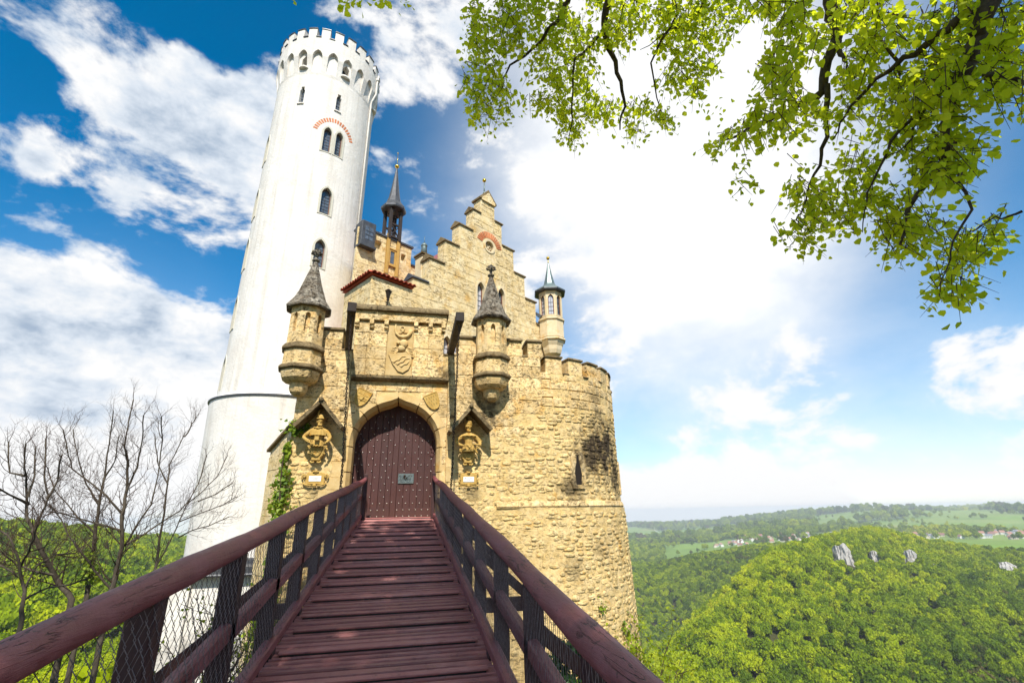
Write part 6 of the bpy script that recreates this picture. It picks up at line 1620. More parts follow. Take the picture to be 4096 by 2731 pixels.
def build_woods():
    rs = np.random.RandomState(77); pts = []
    def ringpts(az0, az1, r0, r1, sp):
        n = int(R(az1 - az0) * .5 * (r1 * r1 - r0 * r0) / sp ** 2); r_ = np.sqrt(r0 * r0 + (r1 * r1 - r0 * r0) * rs.rand(n)); a = np.radians(az0 + (az1 - az0) * rs.rand(n)); return np.stack([r_ * np.sin(a), r_ * np.cos(a)], 1)
    for (a0, a1, r0, r1, sp, sc) in ((22, 63, 130, 520, 5.7, .74), (22, 63, 520, 1620, 6.7, .84), (-41, -15, 55, 230, 5.2, .7), (-41, -15, 230, 900, 6.2, .85), (8, 22, 110, 1200, 9.5, 1.0), (22, 64, 55, 130, 6.0, .75), (-15, -9, 60, 700, 8, .9), (20, 64, 1620, 2700, 15, 1.5), (20, 64, 2700, 8700, 36, 3.0)):
        p = ringpts(a0, a1, r0, r1, sp)
        p = p[~zone_free(p[:, 0], p[:, 1])]
        s = sc * (7.2 + 9.0 * rs.rand(len(p)) ** 1.2); pts.append(np.column_stack([p, height(p[:, 0], p[:, 1]) - .3, s]))
    # hedges and single trees among the fields
    p = np.concatenate([ringpts(28, 62, 1750, 4200, 75), ringpts(35, 62, 1750, 2260, 34)]); h = fnoise(p[:, 0] / 160, p[:, 1] / 160, 5, 2); p = p[(h > .47) & zone_free(p[:, 0], p[:, 1])]; pts.append(np.column_stack([p, height(p[:, 0], p[:, 1]) - .3, 12 + 9 * rs.rand(len(p))]))
    A = np.concatenate(pts)
    # keep clear of the cliffs
    for (x, y, z, w) in ROCKS:
        d2 = np.hypot(A[:, 0] - x, A[:, 1] - y); f = math.hypot(x, y); front = (A[:, 0] * x + A[:, 1] * y) / f - f
        lat = np.abs(A[:, 0] * y - A[:, 1] * x) / f; A = A[~((lat < w * .5) & (front < 3) & (front > -55))]
    meshes = [tree_mesh(s) for s in (1, 2, 3, 4, 5)]; detail = [tree_mesh(s, 8000, .42) for s in (6, 7, 8)]
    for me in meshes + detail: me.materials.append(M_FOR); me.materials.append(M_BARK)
    # those that show largest stand as trees of their own
    vis = []
    for i, (x, y, z, s) in enumerate(A):
        q = project(Vector((x, y, z + s * .6)))
        if q and -60 < q[0] < PW + 60 and q[1] < PH + 160: vis.append((s / math.hypot(x, y), i, q))
    vis.sort(reverse=True); left = [i for s, i, q in vis if q[0] < 900 and math.hypot(A[i][0], A[i][1]) < 230][:110]; right = [i for s, i, q in vis if q[0] > 2450][:180]
    keep = set(left) | set(right); srcs = []
    for k, i in enumerate(left + right):
        x, y, z, s = A[i]; me = meshes[k % 5] if k >= len(left) else detail[k % 3]; o = bpy.data.objects.new('forest_tree', me); COL.objects.link(o); o.location = (x, y, z); o.scale = (s * .68, s * .68, s * .98); o.rotation_euler.z = rs.rand() * 6.28
        if k < len(left): props(o, 'fresh green tree on the wooded slope behind the bare trees', 'tree', 'trees on the slope left of the tower')
        else: props(o, 'fresh green tree on the near wooded slope right of the bastion', 'tree', 'trees on the slope right of the bastion')
        if len(srcs) < 5 and k >= len(left): srcs.append(o)
    rest = np.array([a for i, a in enumerate(A) if i not in keep])
    mass('woodland', rest, srcs, 'spring-green woodland covering the hills across the valley', rs)


def mass(name, arr, srcs, label, rs):
    me = bpy.data.meshes.new(name); me.vertices.add(len(arr)); me.vertices.foreach_set('co', arr[:, :3].astype(np.float32).ravel())
    a = me.attributes.new('size', 'FLOAT', 'POINT'); a.data.foreach_set('value', arr[:, 3].astype(np.float32))
    o = link(name, me); props(o, label, 'woodland', kind='stuff')
    ng = bpy.data.node_groups.new('scatter', 'GeometryNodeTree'); ng.interface.new_socket('Geometry', in_out='INPUT', socket_type='NodeSocketGeometry'); ng.interface.new_socket('Geometry', in_out='OUTPUT', socket_type='NodeSocketGeometry')
    nd, lk = ng.nodes, ng.links; gi = nd.new('NodeGroupInput'); go = nd.new('NodeGroupOutput')
    mp = nd.new('GeometryNodeMeshToPoints'); lk.new(gi.outputs[0], mp.inputs['Mesh'])
    g2i = nd.new('GeometryNodeGeometryToInstance')
    for s in srcs:
        oi = nd.new('GeometryNodeObjectInfo'); oi.inputs['Object'].default_value = s; oi.inputs['As Instance'].default_value = True; oi.transform_space = 'ORIGINAL'
        lk.new(oi.outputs['Geometry'], g2i.inputs[0])
    iop = nd.new('GeometryNodeInstanceOnPoints'); lk.new(mp.outputs[0], iop.inputs['Points']); lk.new(g2i.outputs[0], iop.inputs['Instance']); iop.inputs['Pick Instance'].default_value = True
    rv = nd.new('FunctionNodeRandomValue'); rv.data_type = 'INT'; lk.new(rv.outputs[2], iop.inputs['Instance Index'])
    for s in rv.inputs:
        if s.name == 'Max' and s.type == 'INT': s.default_value = len(srcs) - 1
        if s.name == 'Min' and s.type == 'INT': s.default_value = 0
    rr = nd.new('FunctionNodeRandomValue'); rr.data_type = 'FLOAT_VECTOR'
    for s in rr.inputs:
        if s.name == 'Max' and s.type == 'VECTOR': s.default_value = (.08, .08, 6.28)
        if s.name == 'Min' and s.type == 'VECTOR': s.default_value = (-.08, -.08, 0)
    lk.new(rr.outputs[0], iop.inputs['Rotation'])
    na = nd.new('GeometryNodeInputNamedAttribute'); na.data_type = 'FLOAT'; na.inputs['Name'].default_value = 'size'
    vm = nd.new('ShaderNodeVectorMath'); vm.operation = 'MULTIPLY'; vm.inputs[1].default_value = (.68, .68, .98); lk.new(na.outputs['Attribute'], vm.inputs[0]); lk.new(vm.outputs[0], iop.inputs['Scale'])
    # the sources of ready size are placed at scale 1, so divide nothing: ORIGINAL space ignores their own scale
    lk.new(iop.outputs[0], go.inputs[0])
    md = o.modifiers.new('scatter', 'NODES'); md.node_group = ng
    return o


def polar(azd, r_, dz=0): x, y = r_ * math.sin(R(azd)), r_ * math.cos(R(azd)); return x, y, float(height(x, y)) + dz


ROCKS = []
for (azd, tn, w) in ((44.75, -.085, 23), (47.05, -.081, 13), (49.65, -.084, 16), (51.0, -.093, 9), (55.5, -.089, 26), (57.4, -.089, 13)):
    rr = np.arange(600, 1000, 4.0); tt = height(rr * math.sin(R(azd)), rr * math.cos(R(azd))) / rr
    r_ = float(rr[np.argmax(tt >= tn)]) if (tt >= tn).any() else 860.0
    x, y, z = polar(azd, r_); ROCKS.append((x, y, z, w))


def build_rocks():
    lab = ['largest pale limestone crag with a pointed top on the wooded hill', 'low broken limestone crag beneath the hill summit', 'upright pale limestone crag right of the hill summit', 'smallest pale rock showing low among the trees right of the summit', 'wide flat-topped limestone cliff near the right edge', 'narrow limestone outcrop at the far right edge']
    for k, (x, y, z, w) in enumerate(ROCKS):
        d = Vector((x, y, 0)).normalized(); u = Vector((d.y, -d.x, 0)); h = w * (.85, .75, 1.1, .8, .5, .7)[k]; V = []; na, nb = 26, 18
        for i in range(na + 1):
            for j in range(nb + 1):
                s = -1 + 2 * i / na; t = j / nb; prof = h * (1 - .5 * abs(s + (.15 if k == 0 else 0)) ** 1.8) * (.85 + .22 * mnoise.noise(Vector((s * 1.7 + k * 7, k * 3.1, 0))))
                n = mnoise.fractal(Vector((s * 4.2 + k * 5, t * 1.5, k)), .8, 2.1, 5); dep = t * 8 - 6 - n * 3.2 + abs(s) ** 3 * 8
                V.append(tuple(Vector((x, y, z - 5)) + u * (s * w * .5 * (1 - .18 * t)) + d * dep + Vector((0, 0, t * (prof + 7)))))
        for i in range(na + 1):
            s = -1 + 2 * i / na; V.append(tuple(Vector((x, y, z - 5)) + u * (s * w * .5) + d * 22 + Vector((0, 0, 2))))
        F = [(i * (nb + 1) + j, (i + 1) * (nb + 1) + j, (i + 1) * (nb + 1) + j + 1, i * (nb + 1) + j + 1) for i in range(na) for j in range(nb)]
        b = (na + 1) * (nb + 1); F += [(i * (nb + 1) + nb, (i + 1) * (nb + 1) + nb, b + i + 1, b + i) for i in range(na)]
        me = bpy.data.meshes.new('rock_crag'); me.from_pydata(V, [], F); me.update(); o = link('rock_crag', me, M_ROCK); props(o, lab[k], 'rock', 'limestone crags on the wooded hill')


build_rocks()
build_woods()


def build_village():
    walls = [simple_mat('house_wall_a', (.72, .70, .66), bstr=0), simple_mat('house_wall_b', (.66, .58, .46), bstr=0), simple_mat('house_wall_c', (.78, .76, .74), bstr=0)]
    roofs = [simple_mat('house_roof_a', (.34, .17, .12), bstr=0), simple_mat('house_roof_b', (.28, .14, .11), bstr=0), simple_mat('house_roof_c', (.22, .22, .25), bstr=0), simple_mat('house_roof_d', (.38, .22, .16), bstr=0)]
    variants = []
    for k in range(6):
        w, d, h, rh = rnd.uniform(9, 15), rnd.uniform(8, 11), rnd.uniform(4.5, 7), rnd.uniform(3, 5); m = MB()
        m.box(-w / 2, w / 2, -d / 2, d / 2, -3, h)
        m.add([(-w / 2, -d / 2, h), (w / 2, -d / 2, h), (w / 2, d / 2, h), (-w / 2, d / 2, h), (-w / 2, 0, h + rh), (w / 2, 0, h + rh)], [(0, 4, 3), (1, 2, 5)])
        m.cur = 1; e = .7; m.add([(-w / 2 - e, -d / 2 - e, h - .5), (w / 2 + e, -d / 2 - e, h - .5), (w / 2 + e, 0, h + rh + .2), (-w / 2 - e, 0, h + rh + .2), (-w / 2 - e, d / 2 + e, h - .5), (w / 2 + e, d / 2 + e, h - .5)], [(0, 1, 2, 3), (3, 2, 5, 4)])
        m.box(w * .2, w * .2 + 1, -.5, .5, h + rh - 1, h + rh + 1.6)
        m.cur = 2
        for q in range(4): xx = -w / 2 + w * (q + .5) / 4; m.box(xx - .7, xx + .7, -d / 2 - .05, -d / 2 + .1, 1.2, 2.8); m.box(xx - .7, xx + .7, -d / 2 - .05, -d / 2 + .1, 4, min(h - .3, 5.4))
        o = m.build('village_house', [walls[k % 3], roofs[k % 4], M_GLASS]); variants.append(o.data); bpy.data.objects.remove(o)
    rs = random.Random(3); n = 0
    for (a0, a1, r0, r1, cnt) in ((36.0, 45.5, 1780, 2230, 60), (49.3, 60, 1780, 2230, 95), (33.6, 36.5, 1900, 2050, 10)):
        for i in range(cnt):
            az = rs.uniform(a0, a1); r_ = rs.uniform(r0, r1); x, y, z = polar(az, r_); o = bpy.data.objects.new('village_house', rs.choice(variants)); COL.objects.link(o); o.location = (x, y, z); o.rotation_euler.z = rs.choice((0, 1.57, .6, 2.1)) + rs.uniform(-.2, .2) - R(az)
            props(o, 'small gabled house of the far village left of the hill summit' if az < 47 else 'small gabled house of the far village right of the hill summit', 'house', 'village left of the summit' if az < 47 else 'village right of the summit')
    x, y, z = polar(27.85, 3600); t = thing('wind_turbine', 'thin white wind turbine in the hazy distance beside the bastion', 'wind turbine', (x, y, z)); wm = simple_mat('turbine_white', (.82, .82, .82), bstr=0)
    m = MB(); m.tube([(x, y, z), (x, y, z + 62)], [2.2, 1.2], 8); m.build('mast', wm, t)
    d = Vector((x, y, 0)).normalized(); u = Vector((d.y, -d.x, 0)); c = Vector((x, y, z + 63)) - d * 3
    m = MB(); m.obox(c + d * 3, d * 4, u * 1.3, Vector((0, 0, 1.3))); m.build('nacelle', wm, t)
    for k in range(3):
        a = R(100 + 120 * k); q = u * math.cos(a) + Vector((0, 0, math.sin(a))); m = MB(); m.tube([c, c + q * 6, c + q * 26], [.8, 1.3, .25], 6); m.build('blade', wm, t)


build_village()

# ================================================================== bare trees by the bridge
def c_px(x, y): return x * .574, 1500 + y * .574


def grow(mb, p, d, L, r_, lev, q, up=.35):
    n = 4 if lev < 2 else 3; pts = [p]; rad = [r_]; v = Vector(d).normalized(); seg = L / n
    for i in range(n):
        v = (v + Vector((q.uniform(-.28, .28), q.uniform(-.28, .28), q.uniform(-.12, .22) + up * .35))).normalized(); p = p + v * seg; pts.append(p); rad.append(r_ * (1 - .75 * (i + 1) / n))
        if lev < 3 and i >= (1 if lev else 0):
            for _ in range(2 if lev < 2 else 1):
                if q.random() < .88:
                    s = v.cross(Vector((q.uniform(-1, 1), q.uniform(-1, 1), q.uniform(-1, 1)))).normalized(); grow(mb, p, v * .75 + s * .75, L * q.uniform(.38, .62), r_ * .5, lev + 1, q, up)
    mb.tube(pts, rad, 5 if lev == 0 else (4 if lev == 1 else 3), cap=False)


def bare_tree(label, stems, dist, tip, ground, seed, ivy=None, thick=.11):
    q = random.Random(seed); first = ray(*c_px(*stems[0][0])) * dist
    t = thing('bare_tree', label, 'tree', (first.x, first.y, ground), 'bare trees left of the bridge'); tr = MB(); br = MB()
    for k, st in enumerate(stems):
        pts = []; n = len(st)
        for i, (x, y) in enumerate(st): pts.append(ray(*c_px(x, y)) * (dist + (.0 if k == 0 else (.5 if k % 2 else -.5) * i / n) + .12 * math.sin(i * 1.7 + k)))
        r0 = thick * (1.0 if k == 0 else .5)
        rad = [max(.012, r0 * (1 - .88 * i / (n - 1))) for i in range(n)]
        if k == 0: b = pts[0]; pts = [Vector((b.x + .2, b.y, ground)), Vector((b.x + .1, b.y, (ground + b.z) / 2))] + pts; rad = [thick * 1.35, thick * 1.15] + rad
        # finer path
        fp, fr = [], []
        for i in range(len(pts) - 1):
            for s in range(3): f = s / 3; fp.append(pts[i].lerp(pts[i + 1], f) + Vector((q.uniform(-1, 1), q.uniform(-1, 1), 0)) * .012); fr.append(rad[i] + (rad[i + 1] - rad[i]) * f)
        fp.append(pts[-1]); fr.append(rad[-1]); tr.tube(fp, fr, 8 if k == 0 else 6, cap=False)
        for i in range(2 if k else 8, len(fp)):
            tg = (fp[min(i + 1, len(fp) - 1)] - fp[i - 1]).normalized(); m = 2
            for _ in range(m):
                s = tg.cross(Vector((q.uniform(-1, 1), q.uniform(-1, 1), q.uniform(-.6, .6)))).normalized(); f = i / len(fp)
                grow(br, fp[i], tg * (.5 + .5 * f) + s * .8, q.uniform(.4, .9) * tip * (1.05 - .5 * f), max(.0055, fr[i] * .33), 1, q)
    tr.build('trunk', M_BARK, t, smooth=True); o = br.build('branches', M_TWIG, t, kind='stuff')
    if ivy:
        P = []
        for (x, y, w, h, c) in ivy:
            for _ in range(c): P.append(ray(*c_px(x + q.gauss(0, w), y + q.uniform(-h, h))) * (dist - .15 + q.gauss(0, .12)))
        foliage('ivy', [tuple(p) for p in P], .075, M_IVY, t)
    return t


bare_tree('tallest bare tree with forked trunk in the middle of the leafless group', [[(760, 1568), (800, 1400), (850, 1190), (850, 980), (880, 800), (890, 600), (870, 500), (885, 380), (930, 170)], [(775, 1490), (650, 1350), (560, 1230), (480, 1120), (420, 1000), (345, 900)],
          [(870, 1190), (950, 1050), (1050, 900), (1100, 700), (1130, 450), (1125, 290)], [(850, 970), (740, 840), (620, 740), (500, 650), (470, 520), (440, 380)], [(840, 1080), (700, 1040), (560, 1000), (420, 960), (330, 950)], [(880, 1180), (1000, 1110), (1150, 1010), (1260, 940), (1330, 860)], [(880, 800), (960, 640), (990, 450), (1000, 280)]], 13.5, 1.0, -7.5, 4, thick=.05)
bare_tree('bare tree with ivy round its lower trunk behind the tallest one', [[(600, 1560), (640, 1300), (670, 1050), (700, 850), (730, 700), (760, 480), (790, 250)], [(690, 900), (600, 760), (540, 560), (510, 380)], [(725, 720), (800, 600), (830, 420)], [(660, 1100), (560, 1010), (470, 900), (380, 800), (330, 640)]], 17, 1.0, -8.5, 9, ivy=[(630, 1290, 18, 60, 260), (620, 1380, 30, 60, 260)], thick=.055)
bare_tree('slender bare tree with branches crossing the white tower', [[(1078, 1420), (1085, 1320), (1130, 1050), (1170, 750), (1185, 620), (1290, 400)], [(1100, 1310), (1200, 1120), (1280, 950), (1380, 760), (1440, 560)], [(1240, 1130), (1340, 1080), (1450, 1050), (1600, 985)], [(1300, 900), (1420, 800), (1520, 700), (1585, 560)], [(1380, 880), (1500, 830), (1620, 750)], [(1170, 760), (1100, 620), (1080, 420)], [(1250, 1020), (1400, 960), (1560, 900), (1640, 850)], [(1290, 430), (1340, 340), (1370, 290)]], 15, .8, -8, 21, thick=.036)
bare_tree('bare tree with curved leaning trunk at the left edge', [[(500, 1560), (400, 1430), (320, 1290), (240, 1110), (190, 980), (190, 800), (175, 650), (180, 480)], [(240, 1080), (300, 950), (340, 850), (310, 700), (320, 440)], [(200, 900), (60, 830), (-60, 760)], [(195, 850), (240, 700), (250, 500)], [(370, 1390), (250, 1370), (120, 1320), (10, 1230), (-80, 1150)], [(175, 700), (70, 680), (60, 470)], [(330, 860), (400, 740), (430, 560)]], 11.5, .8, -7, 33, thick=.045)
bare_tree('low bare tree with thin spreading branches at the bottom left', [[(150, 1700), (170, 1500), (130, 1300), (80, 1150), (-20, 1050)], [(170, 1480), (260, 1330), (380, 1250), (520, 1240)], [(140, 1330), (220, 1180), (260, 1050)], [(120, 1400), (20, 1330), (-80, 1300)], [(175, 1560), (330, 1480), (480, 1460), (600, 1420)]], 10, .8, -6.5, 41, thick=.028)


# ================================================================== shrubs on the slopes, ivy on the walls
def shrub_mesh(seed, n=900, size=.07):
    q = random.Random(seed); m = MB(); P = []
    for k in range(16):
        a = q.uniform(0, 6.28); tilt = q.uniform(.15, .9); p = Vector((q.gauss(0, .08), q.gauss(0, .08), -.2)); v = Vector((math.cos(a) * tilt, math.sin(a) * tilt, 1)).normalized(); pts = [p]
        for i in range(5):
            v = (v + Vector((q.uniform(-.25, .25), q.uniform(-.25, .25), q.uniform(-.15, .15)))).normalized(); p = p + v * q.uniform(.22, .42); pts.append(p)
            for _ in range(2):
                s = Vector((q.gauss(0, 1), q.gauss(0, 1), q.gauss(.3, .6))).normalized() * q.uniform(.12, .4); m.tube([p, p + s * .6, p + s], [.006, .004, .002], 3, cap=False)
                for _ in range(int(n / 160)): P.append(p + s * q.uniform(.4, 1.15) + Vector((q.gauss(0, .06), q.gauss(0, .06), q.gauss(0, .06))))
        m.tube(pts, [.018 * (1 - .16 * i) for i in range(6)], 4, cap=False)
    sv = np.array(m.v); sf = np.array([f for f in m.f if len(f) == 4]); P = np.array([tuple(p) for p in P]); k = len(P); rs = np.random.RandomState(seed)
    ax = rs.normal(size=(k, 3)) * .7; nr = rs.normal(size=(k, 3)) * .6 + np.array([0, -.2, .8]); V, F, T = leaf_cloud(P, size * (.6 + .8 * rs.rand(k)), ax, nr)
    me = fast_mesh('shrub', np.concatenate([V, sv]), np.concatenate([F, sf + len(V)])); tone_attr(me, np.concatenate([T, np.zeros(len(sv))]))
    mi = np.zeros(len(F) + len(sf), np.int32); mi[len(F):] = 1; me.polygons.foreach_set('material_index', mi); return me


def build_shrubs():
    mv = [shrub_mesh(s, 2600, .045) for s in (1, 2, 3)] + [shrub_mesh(8, 500, .045)]
    for me in mv: me.materials.append(M_LEAF2); me.materials.append(M_TWIG)
    rs = random.Random(12); k = 0
    # undergrowth of the left slope
    for i in range(64):
        az = rs.uniform(-38, -17.5); r_ = rs.uniform(12, 34) if i % 3 else rs.uniform(10.5, 15); x, y, z = polar(az, r_); s = rs.uniform(1.2, 2.0) * (.8 + r_ / 40)
        o = bpy.data.objects.new('shrub', mv[i % 3]); COL.objects.link(o); o.location = (x, y, z); o.scale = (s, s, s * 1.1); o.rotation_euler.z = rs.uniform(0, 6.28); props(o, 'fresh green shrub in the undergrowth under the bare trees', 'shrub', 'undergrowth left of the bridge')
    # sparse leafing bushes seen through the wire in front of the annex
    for (px, py, d, s, lab) in ((820, 2560, 11, 1.3, 'sparse leafing bush seen through the wire before the white annex'), (1010, 2600, 10, 1.1, 'young bush in leaf between the left bridge posts'), (1120, 2420, 12.2, .75, 'small bush at the foot of the gate seen through the left wire')):
        p = ray(px, py) * d; o = bpy.data.objects.new('shrub', mv[3]); COL.objects.link(o); o.location = (p.x, p.y, p.z - s * .9); o.scale = (s, s, s); o.rotation_euler.z = rs.uniform(0, 6); props(o, lab, 'shrub')
    for (px, py, d, s, lab) in ((2640, 2610, 14.5, 1.35, 'bright green sapling reaching out below the bastion'), (2700, 2740, 12, 1.3, 'bright leafy sapling at the bottom beside the right handrail')):
        p = ray(px, py) * d; o = bpy.data.objects.new('shrub', mv[0]); COL.objects.link(o); o.location = (p.x - .6, p.y, p.z - s * 1.2); o.scale = (s, s, s); o.rotation_euler.z = rs.uniform(0, 6); props(o, lab, 'sapling')


build_shrubs()


def build_ivy():
    q = random.Random(5)
    t = thing('climbing_ivy', 'light green ivy climbing the left corner of the gate', 'ivy', (-2.75, 12.4, -3)); P = []
    for i in range(1500):
        z = q.uniform(-2.6, 2.1); w = .17 + .10 * math.sin(z * 2.3 + 1) + (.12 if z < -.8 else 0); a = q.gauss(-2.78, w * .55)
        if z > 1.7: a += (z - 1.7) * .45
        y = 12.33 - q.uniform(0, .07) if a > -2.74 else 12.38 + min(.9, (-2.74 - a) * 1.4) - q.uniform(0, .06)
        if mnoise.noise(Vector((a * 3, z * 3, 2))) > -.25: P.append((a, y, z))
    for i in range(90): P.append((q.gauss(-2.6, .16), 12.34 - q.uniform(0, .04), q.uniform(1.9, 2.25)))
    foliage('leaves', P, .085, M_IVY, t)
    m = MB()
    for k in range(5):
        x = -2.8 + k * .03; m.tube([(x + .03 * math.sin(i * 1.3 + k), 12.37, -3 + i * .5) for i in range(10 - k)], .012, 5)
    m.build('stem', M_TWIG, t)
    # dark ivy mound under the bridge at the foot of the drum
    t = thing('dark_ivy', 'dark glossy ivy mound at the bottom behind the right wire', 'ivy', (2.4, 10.2, -6)); P = []
    c = ray(2300, 2700) * 9.6
    for i in range(2600):
        d = Vector((q.gauss(0, 1), q.gauss(0, 1), q.gauss(0, 1))).normalized(); P.append((c.x + d.x * .62 * q.uniform(.75, 1.05), c.y + d.y * .6 * q.uniform(.75, 1.05), c.z - .32 + d.z * .85 * q.uniform(.75, 1.05)))
    foliage('leaves', P, .075, M_IVYD, t)
    m = MB(); m.ball((c.x, c.y, c.z - 2.6), (.6, .6, 2.3), 10, 8, .1); m.tube([(c.x, c.y, c.z - 6), (c.x, c.y, c.z - .4)], [.2, .06], 6); m.build('stem', M_BARK, t)
    # a few sprigs on the drum
    t = thing('wall_sprig', 'small yellowish weeds rooted low on the bastion wall', 'weed', (6.0, 13.4, -3.2)); P = []
    for (s, z) in ((2.05, -2.75), (2.2, -2.9), (2.62, -3.2), (2.7, -3.35), (1.3, -2.2)):
        b, n, u = bsurf(s, z)
        for _ in range(26): P.append(tuple(b + n * q.uniform(.02, .14) + u * q.gauss(0, .07) + Vector((0, 0, q.gauss(0, .09)))))
    foliage('leaves', P, .06, M_IVY, t)


build_ivy()


# ================================================================== linden tree overhead
def build_linden():
    q = random.Random(8)
    t = thing('linden_tree', 'leafy linden branches hanging into the picture from the upper right', 'tree', (4.2, -3.4, -2))
    tr = MB(); tr.tube([(4.2, -3.4, -2.2), (4.1, -3.4, 1), (3.9, -3.2, 4), (3.4, -3.0, 7), (3.0, -2.8, 9.5), (2.6, -2.8, 12)], [.42, .34, .3, .24, .17, .07], 12); trunk = tr.build('trunk', M_BARK2, t, smooth=True)
    limbs = [  # photograph points, distance at each end, radius
        ([(3330, -420), (3326, 0), (3346, 130), (3286, 369), (3150, 440), (3007, 509), (2900, 560)], 5.6, 5.2, .062),
        ([(3346, 130), (3365, 210), (3385, 280)], 5.5, 5.3, .035), ([(3316, 340), (3306, 550), (3256, 700), (3200, 860)], 5.4, 5.0, .026),
        ([(4050, -380), (3964, 0), (3910, 160), (3874, 270), (3785, 470), (3785, 620), (3640, 850), (3600, 980)], 4.8, 4.6, .058),
        ([(3900, 40), (3700, 180), (3545, 290), (3400, 420), (3330, 560)], 4.8, 5.0, .03),
        ([(3860, 560), (3730, 640), (3610, 700)], 4.6, 4.7, .014), ([(3820, 690), (3880, 850), (3800, 1000), (3760, 1180)], 4.5, 4.4, .012),
        ([(2440, -360), (2428, 0), (2418, 130), (2458, 250), (2500, 400), (2480, 520)], 6.2, 6.0, .05),
        ([(2300, -200), (2279, 0), (2218, 90), (2160, 180), (2040, 260), (1960, 420)], 6.4, 6.2, .035),
        ([(2418, 130), (2300, 250), (2290, 480), (2270, 590)], 6.1, 6.0, .018), ([(2640, -200), (2700, 60), (2600, 250), (2660, 520)], 6.3, 6.0, .022), ([(2900, -200), (2800, 50), (2690, 120), (2560, 200)], 6.2, 6.2, .02),
        ([(3950, 280), (4096, 330), (4200, 480)], 4.6, 4.4, .018), ([(3874, 270), (3700, 420), (3560, 560), (3480, 760), (3450, 930)], 4.7, 4.8, .018), ([(3700, 430), (3620, 600), (3500, 640)], 4.7, 4.8, .01), ([(3600, 300), (3520, 120), (3480, -100)], 5, 5, .014),
        ([(4096, 850), (3980, 880), (3870, 930)], 4.4, 4.4, .009), ([(3200, 860), (3180, 930), (3160, 1000)], 5, 4.95, .008)]
    lm = MB(); sprig = []
    for (px, d0, d1, r0) in limbs:
        n = len(px); pts = [ray(x, y) * (d0 + (d1 - d0) * i / (n - 1)) for i, (x, y) in enumerate(px)]; fp, fr = [], []
        for i in range(n - 1):
            for s in range(4): f = s / 4; fp.append(pts[i].lerp(pts[i + 1], f) + Vector((q.gauss(0, .012), q.gauss(0, .012), q.gauss(0, .012)))); fr.append(max(.004, r0 * (1 - .85 * (i + f) / (n - 1))))
        fp.append(pts[-1]); fr.append(max(.003, r0 * .15)); 
        if r0 > .045: fp = [Vector((3.0, -2.8, 9.3)), fp[0].lerp(Vector((3.0, -2.8, 9.3)), .5) + Vector((0, 0, .6))] + fp; fr = [.14, .1] + fr
        lm.tube(fp, fr, 8, cap=False)
        for i in range(2, len(fp)): sprig.append(fp[i])
    # leaf masses: outline of the crown against the sky, thinned by noise so the sky shows through
    polyA = [(1860, -60), (2900, -60), (2990, 60), (2930, 160), (2850, 250), (2820, 330), (2760, 420), (2720, 540), (2680, 570), (2640, 480), (2520, 530), (2470, 560), (2420, 490), (2340, 500), (2290, 610), (2250, 520), (2210, 440), (2130, 420), (2060, 350), (2010, 500), (1930, 500), (1870, 420), (1850, 280), (1890, 180)]
    polyB = [(2960, -60), (4160, -60), (4160, 480), (4060, 500), (3960, 540), (3900, 640), (3830, 700), (3860, 780), (4090, 830), (4070, 900), (3960, 930), (4050, 990), (4040, 1030), (3900, 990), (3850, 1040), (3870, 1110), (3830, 1170), (3710, 1190), (3740, 1120), (3770, 1000), (3720, 960), (3640, 1000), (3560, 980), (3480, 870), (3400, 830), (3420, 940), (3330, 900), (3290, 860), (3210, 1010), (3130, 990), (3080, 880), (3110, 770), (3180, 700), (3140, 640), (3060, 560), (3010, 660), (2990, 760), (2950, 770), (2960, 680), (3000, 600), (2920, 570), (2860, 590), (2880, 520), (2970, 480), (3060, 400), (3050, 290), (2980, 180), (3030, 90)]

    def inside(p, poly):
        x, y = p; c = False; j = len(poly) - 1
        for i in range(len(poly)):
            xi, yi = poly[i]; xj, yj = poly[j]
            if (yi > y) != (yj > y) and x < (xj - xi) * (y - yi) / (yj - yi) + xi: c = not c
            j = i
        return c
    P = []; tw = MB()
    polyC = [(1750, -1150), (5000, -1150), (5000, 900), (4160, 700), (4160, -60), (1860, -60)]
    for poly, d, cnt, thr in ((polyC, 6.6, 170, .02), (polyA, 6.2, 1080, -.04), (polyB, 5.0, 1250, -.02)):
        xs = [p[0] for p in poly]; ys = [p[1] for p in poly]; k = 0; tries = 0
        while k < cnt and tries < 60000:
            tries += 1; x, y = q.uniform(min(xs), max(xs)), q.uniform(min(ys), max(ys))
            if not inside((x, y), poly): continue
            if mnoise.fractal(Vector((x / 170, y / 170, 3.3)), 1.0, 2.0, 3) < thr * (1 if y > 150 else 2.5): continue
            dd = d + .9 * mnoise.noise(Vector((x / 300, y / 300, 9))) + q.gauss(0, .28); p = ray(x, y) * dd; k += 1
            v = Vector((q.gauss(0, .6), q.gauss(0, .6), -.8)).normalized()
            nl = q.choice((5, 6, 7, 8)); L = q.uniform(.12, .26)
            tw.tube([p - v * .06, p + v * L * .5, p + v * L], [.0035, .0025, .001], 3, cap=False)
            for i in range(nl): P.append(p + v * (L * i / nl) + Vector((q.gauss(0, .035), q.gauss(0, .035), q.gauss(0, .03))))
    # three loose sprigs at the top edge
    for (x, y, n) in ((1175, -10, 5), (1390, 20, 26), (1430, -10, 26), (1540, 5, 20), (1620, 10, 12), (1880, 165, 12), (1835, 205, 7), (2855, 455, 7), (2890, 430, 5)):
        for i in range(n): P.append(ray(x + q.gauss(0, 22), y + q.gauss(0, 18)) * (6.0 + q.gauss(0, .12)))
    P = [p for p in P]
    P.sort(key=lambda p: p.length)
    lo = lm.build('limbs', M_BARK2, t, smooth=True, kind='stuff'); tw.build('twigs', M_TWIG, t, kind='stuff')
    # nearest leaves as leaves of their own
    near = P[:300]; far = P[300:]
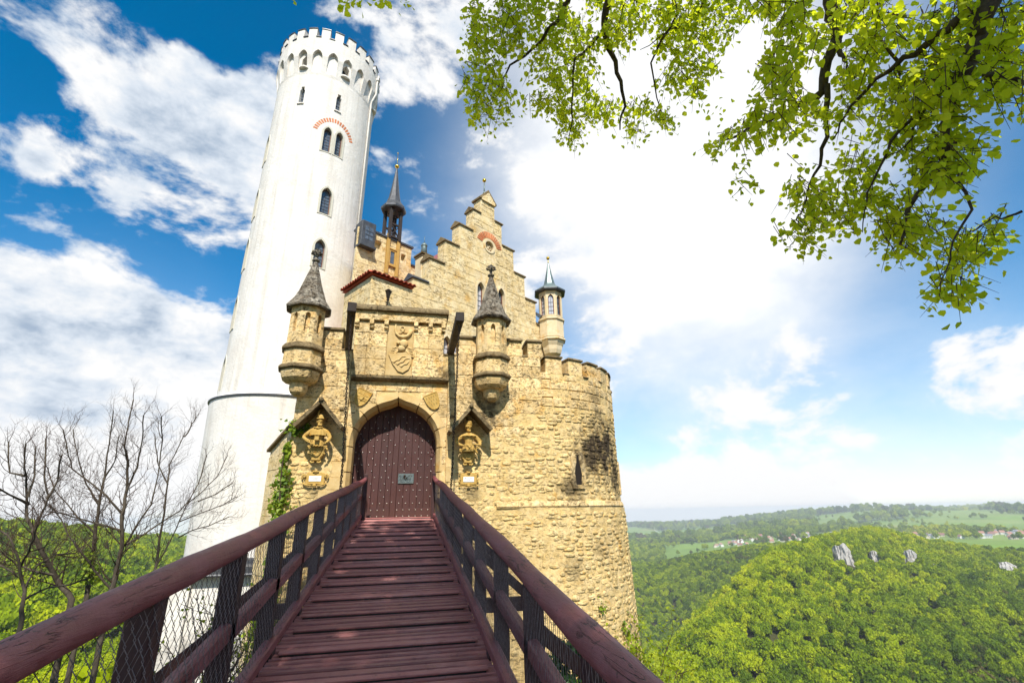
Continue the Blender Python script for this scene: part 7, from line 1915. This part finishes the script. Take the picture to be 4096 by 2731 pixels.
    rs = np.random.RandomState(4); V, F, T = leaf_cloud(np.zeros((1, 3)), np.array([.05]), np.array([[0, 0, -1.]]), np.array([[0, -1., .2]])); me = fast_mesh('leaf', V, F); tone_attr(me, T); me.materials.append(M_LEAF)
    for p in near:
        o = link('leaf', me, None, t, p); o.rotation_euler = (rs.uniform(-.9, .9), rs.uniform(-.9, .9), rs.uniform(0, 6.28)); s = rs.uniform(.75, 1.2); o.scale = (s, s, s)
    foliage('foliage', [tuple(p) for p in far], .045, M_LEAF, t, droop=.7)
    # unseen rest of the crown, shaped to shade the bridge and keep the gate sunlit
    P = []
    rs = random.Random(2); tanE = math.tan(SUN_EL)
    while len(P) < 30000:
        d = Vector((rs.gauss(0, 1), rs.gauss(0, 1), rs.gauss(0, 1))).normalized() * rs.random() ** .4; p = Vector((.6 + d.x * 7.2, -3.4 + d.y * 6.2, 9.6 + d.z * 3.9))
        if p.z - (12.2 - p.y) * tanE > -.35: continue
        if mnoise.noise(p * .55) < -.32: continue
        if p.x > .9 and p.z - (4.5 - p.y) * tanE > (1.4 if p.x < 2.0 else -.6): continue
        k = project(p)
        if k and -150 < k[0] < PW + 150 and -150 < k[1] < PH + 150: continue
        P.append(tuple(p))
    foliage('upper_foliage', P, .15, M_LEAF, t, droop=.3)
    m = MB()
    for k in range(9):
        a = k * .7; b = Vector((3.2, -2.9, 8 + .4 * k)); e = Vector((.6 + 5.5 * math.cos(a), -3.4 + 4.8 * math.sin(a), 9 + 2.5 * math.sin(k * 1.9)))
        pj = project(e)
        if pj and -200 < pj[0] < PW + 200 and -200 < pj[1] < PH + 200: continue
        m.tube([b, b.lerp(e, .5) + Vector((0, 0, .8)), e], [.1, .06, .015], 6, cap=False)
    m.build('upper_limbs', M_BARK2, t, kind='stuff')


build_linden()

# ================================================================== haze over the valley
def build_haze():
    m = MB(); m.box(-9200, 9200, -9200, 9200, ZMIN - 1.5, 29.6); o = m.build('haze'); o['kind'] = 'stuff'; props(o, 'thin bluish haze over the valley and far hills', 'haze')
    mt = bpy.data.materials.new('valley_haze'); mt.use_nodes = True; nd, lk = mt.node_tree.nodes, mt.node_tree.links; nd.clear()
    out = nd.new('ShaderNodeOutputMaterial'); pv = nd.new('ShaderNodeVolumePrincipled'); pv.inputs['Color'].default_value = (.88, .94, 1.0, 1); pv.inputs['Density'].default_value = 1.25e-4; pv.inputs['Anisotropy'].default_value = 0.0
    mt.cycles.homogeneous_volume = True; lk.new(pv.outputs[0], out.inputs['Volume']); o.data.materials.append(mt)


build_haze()
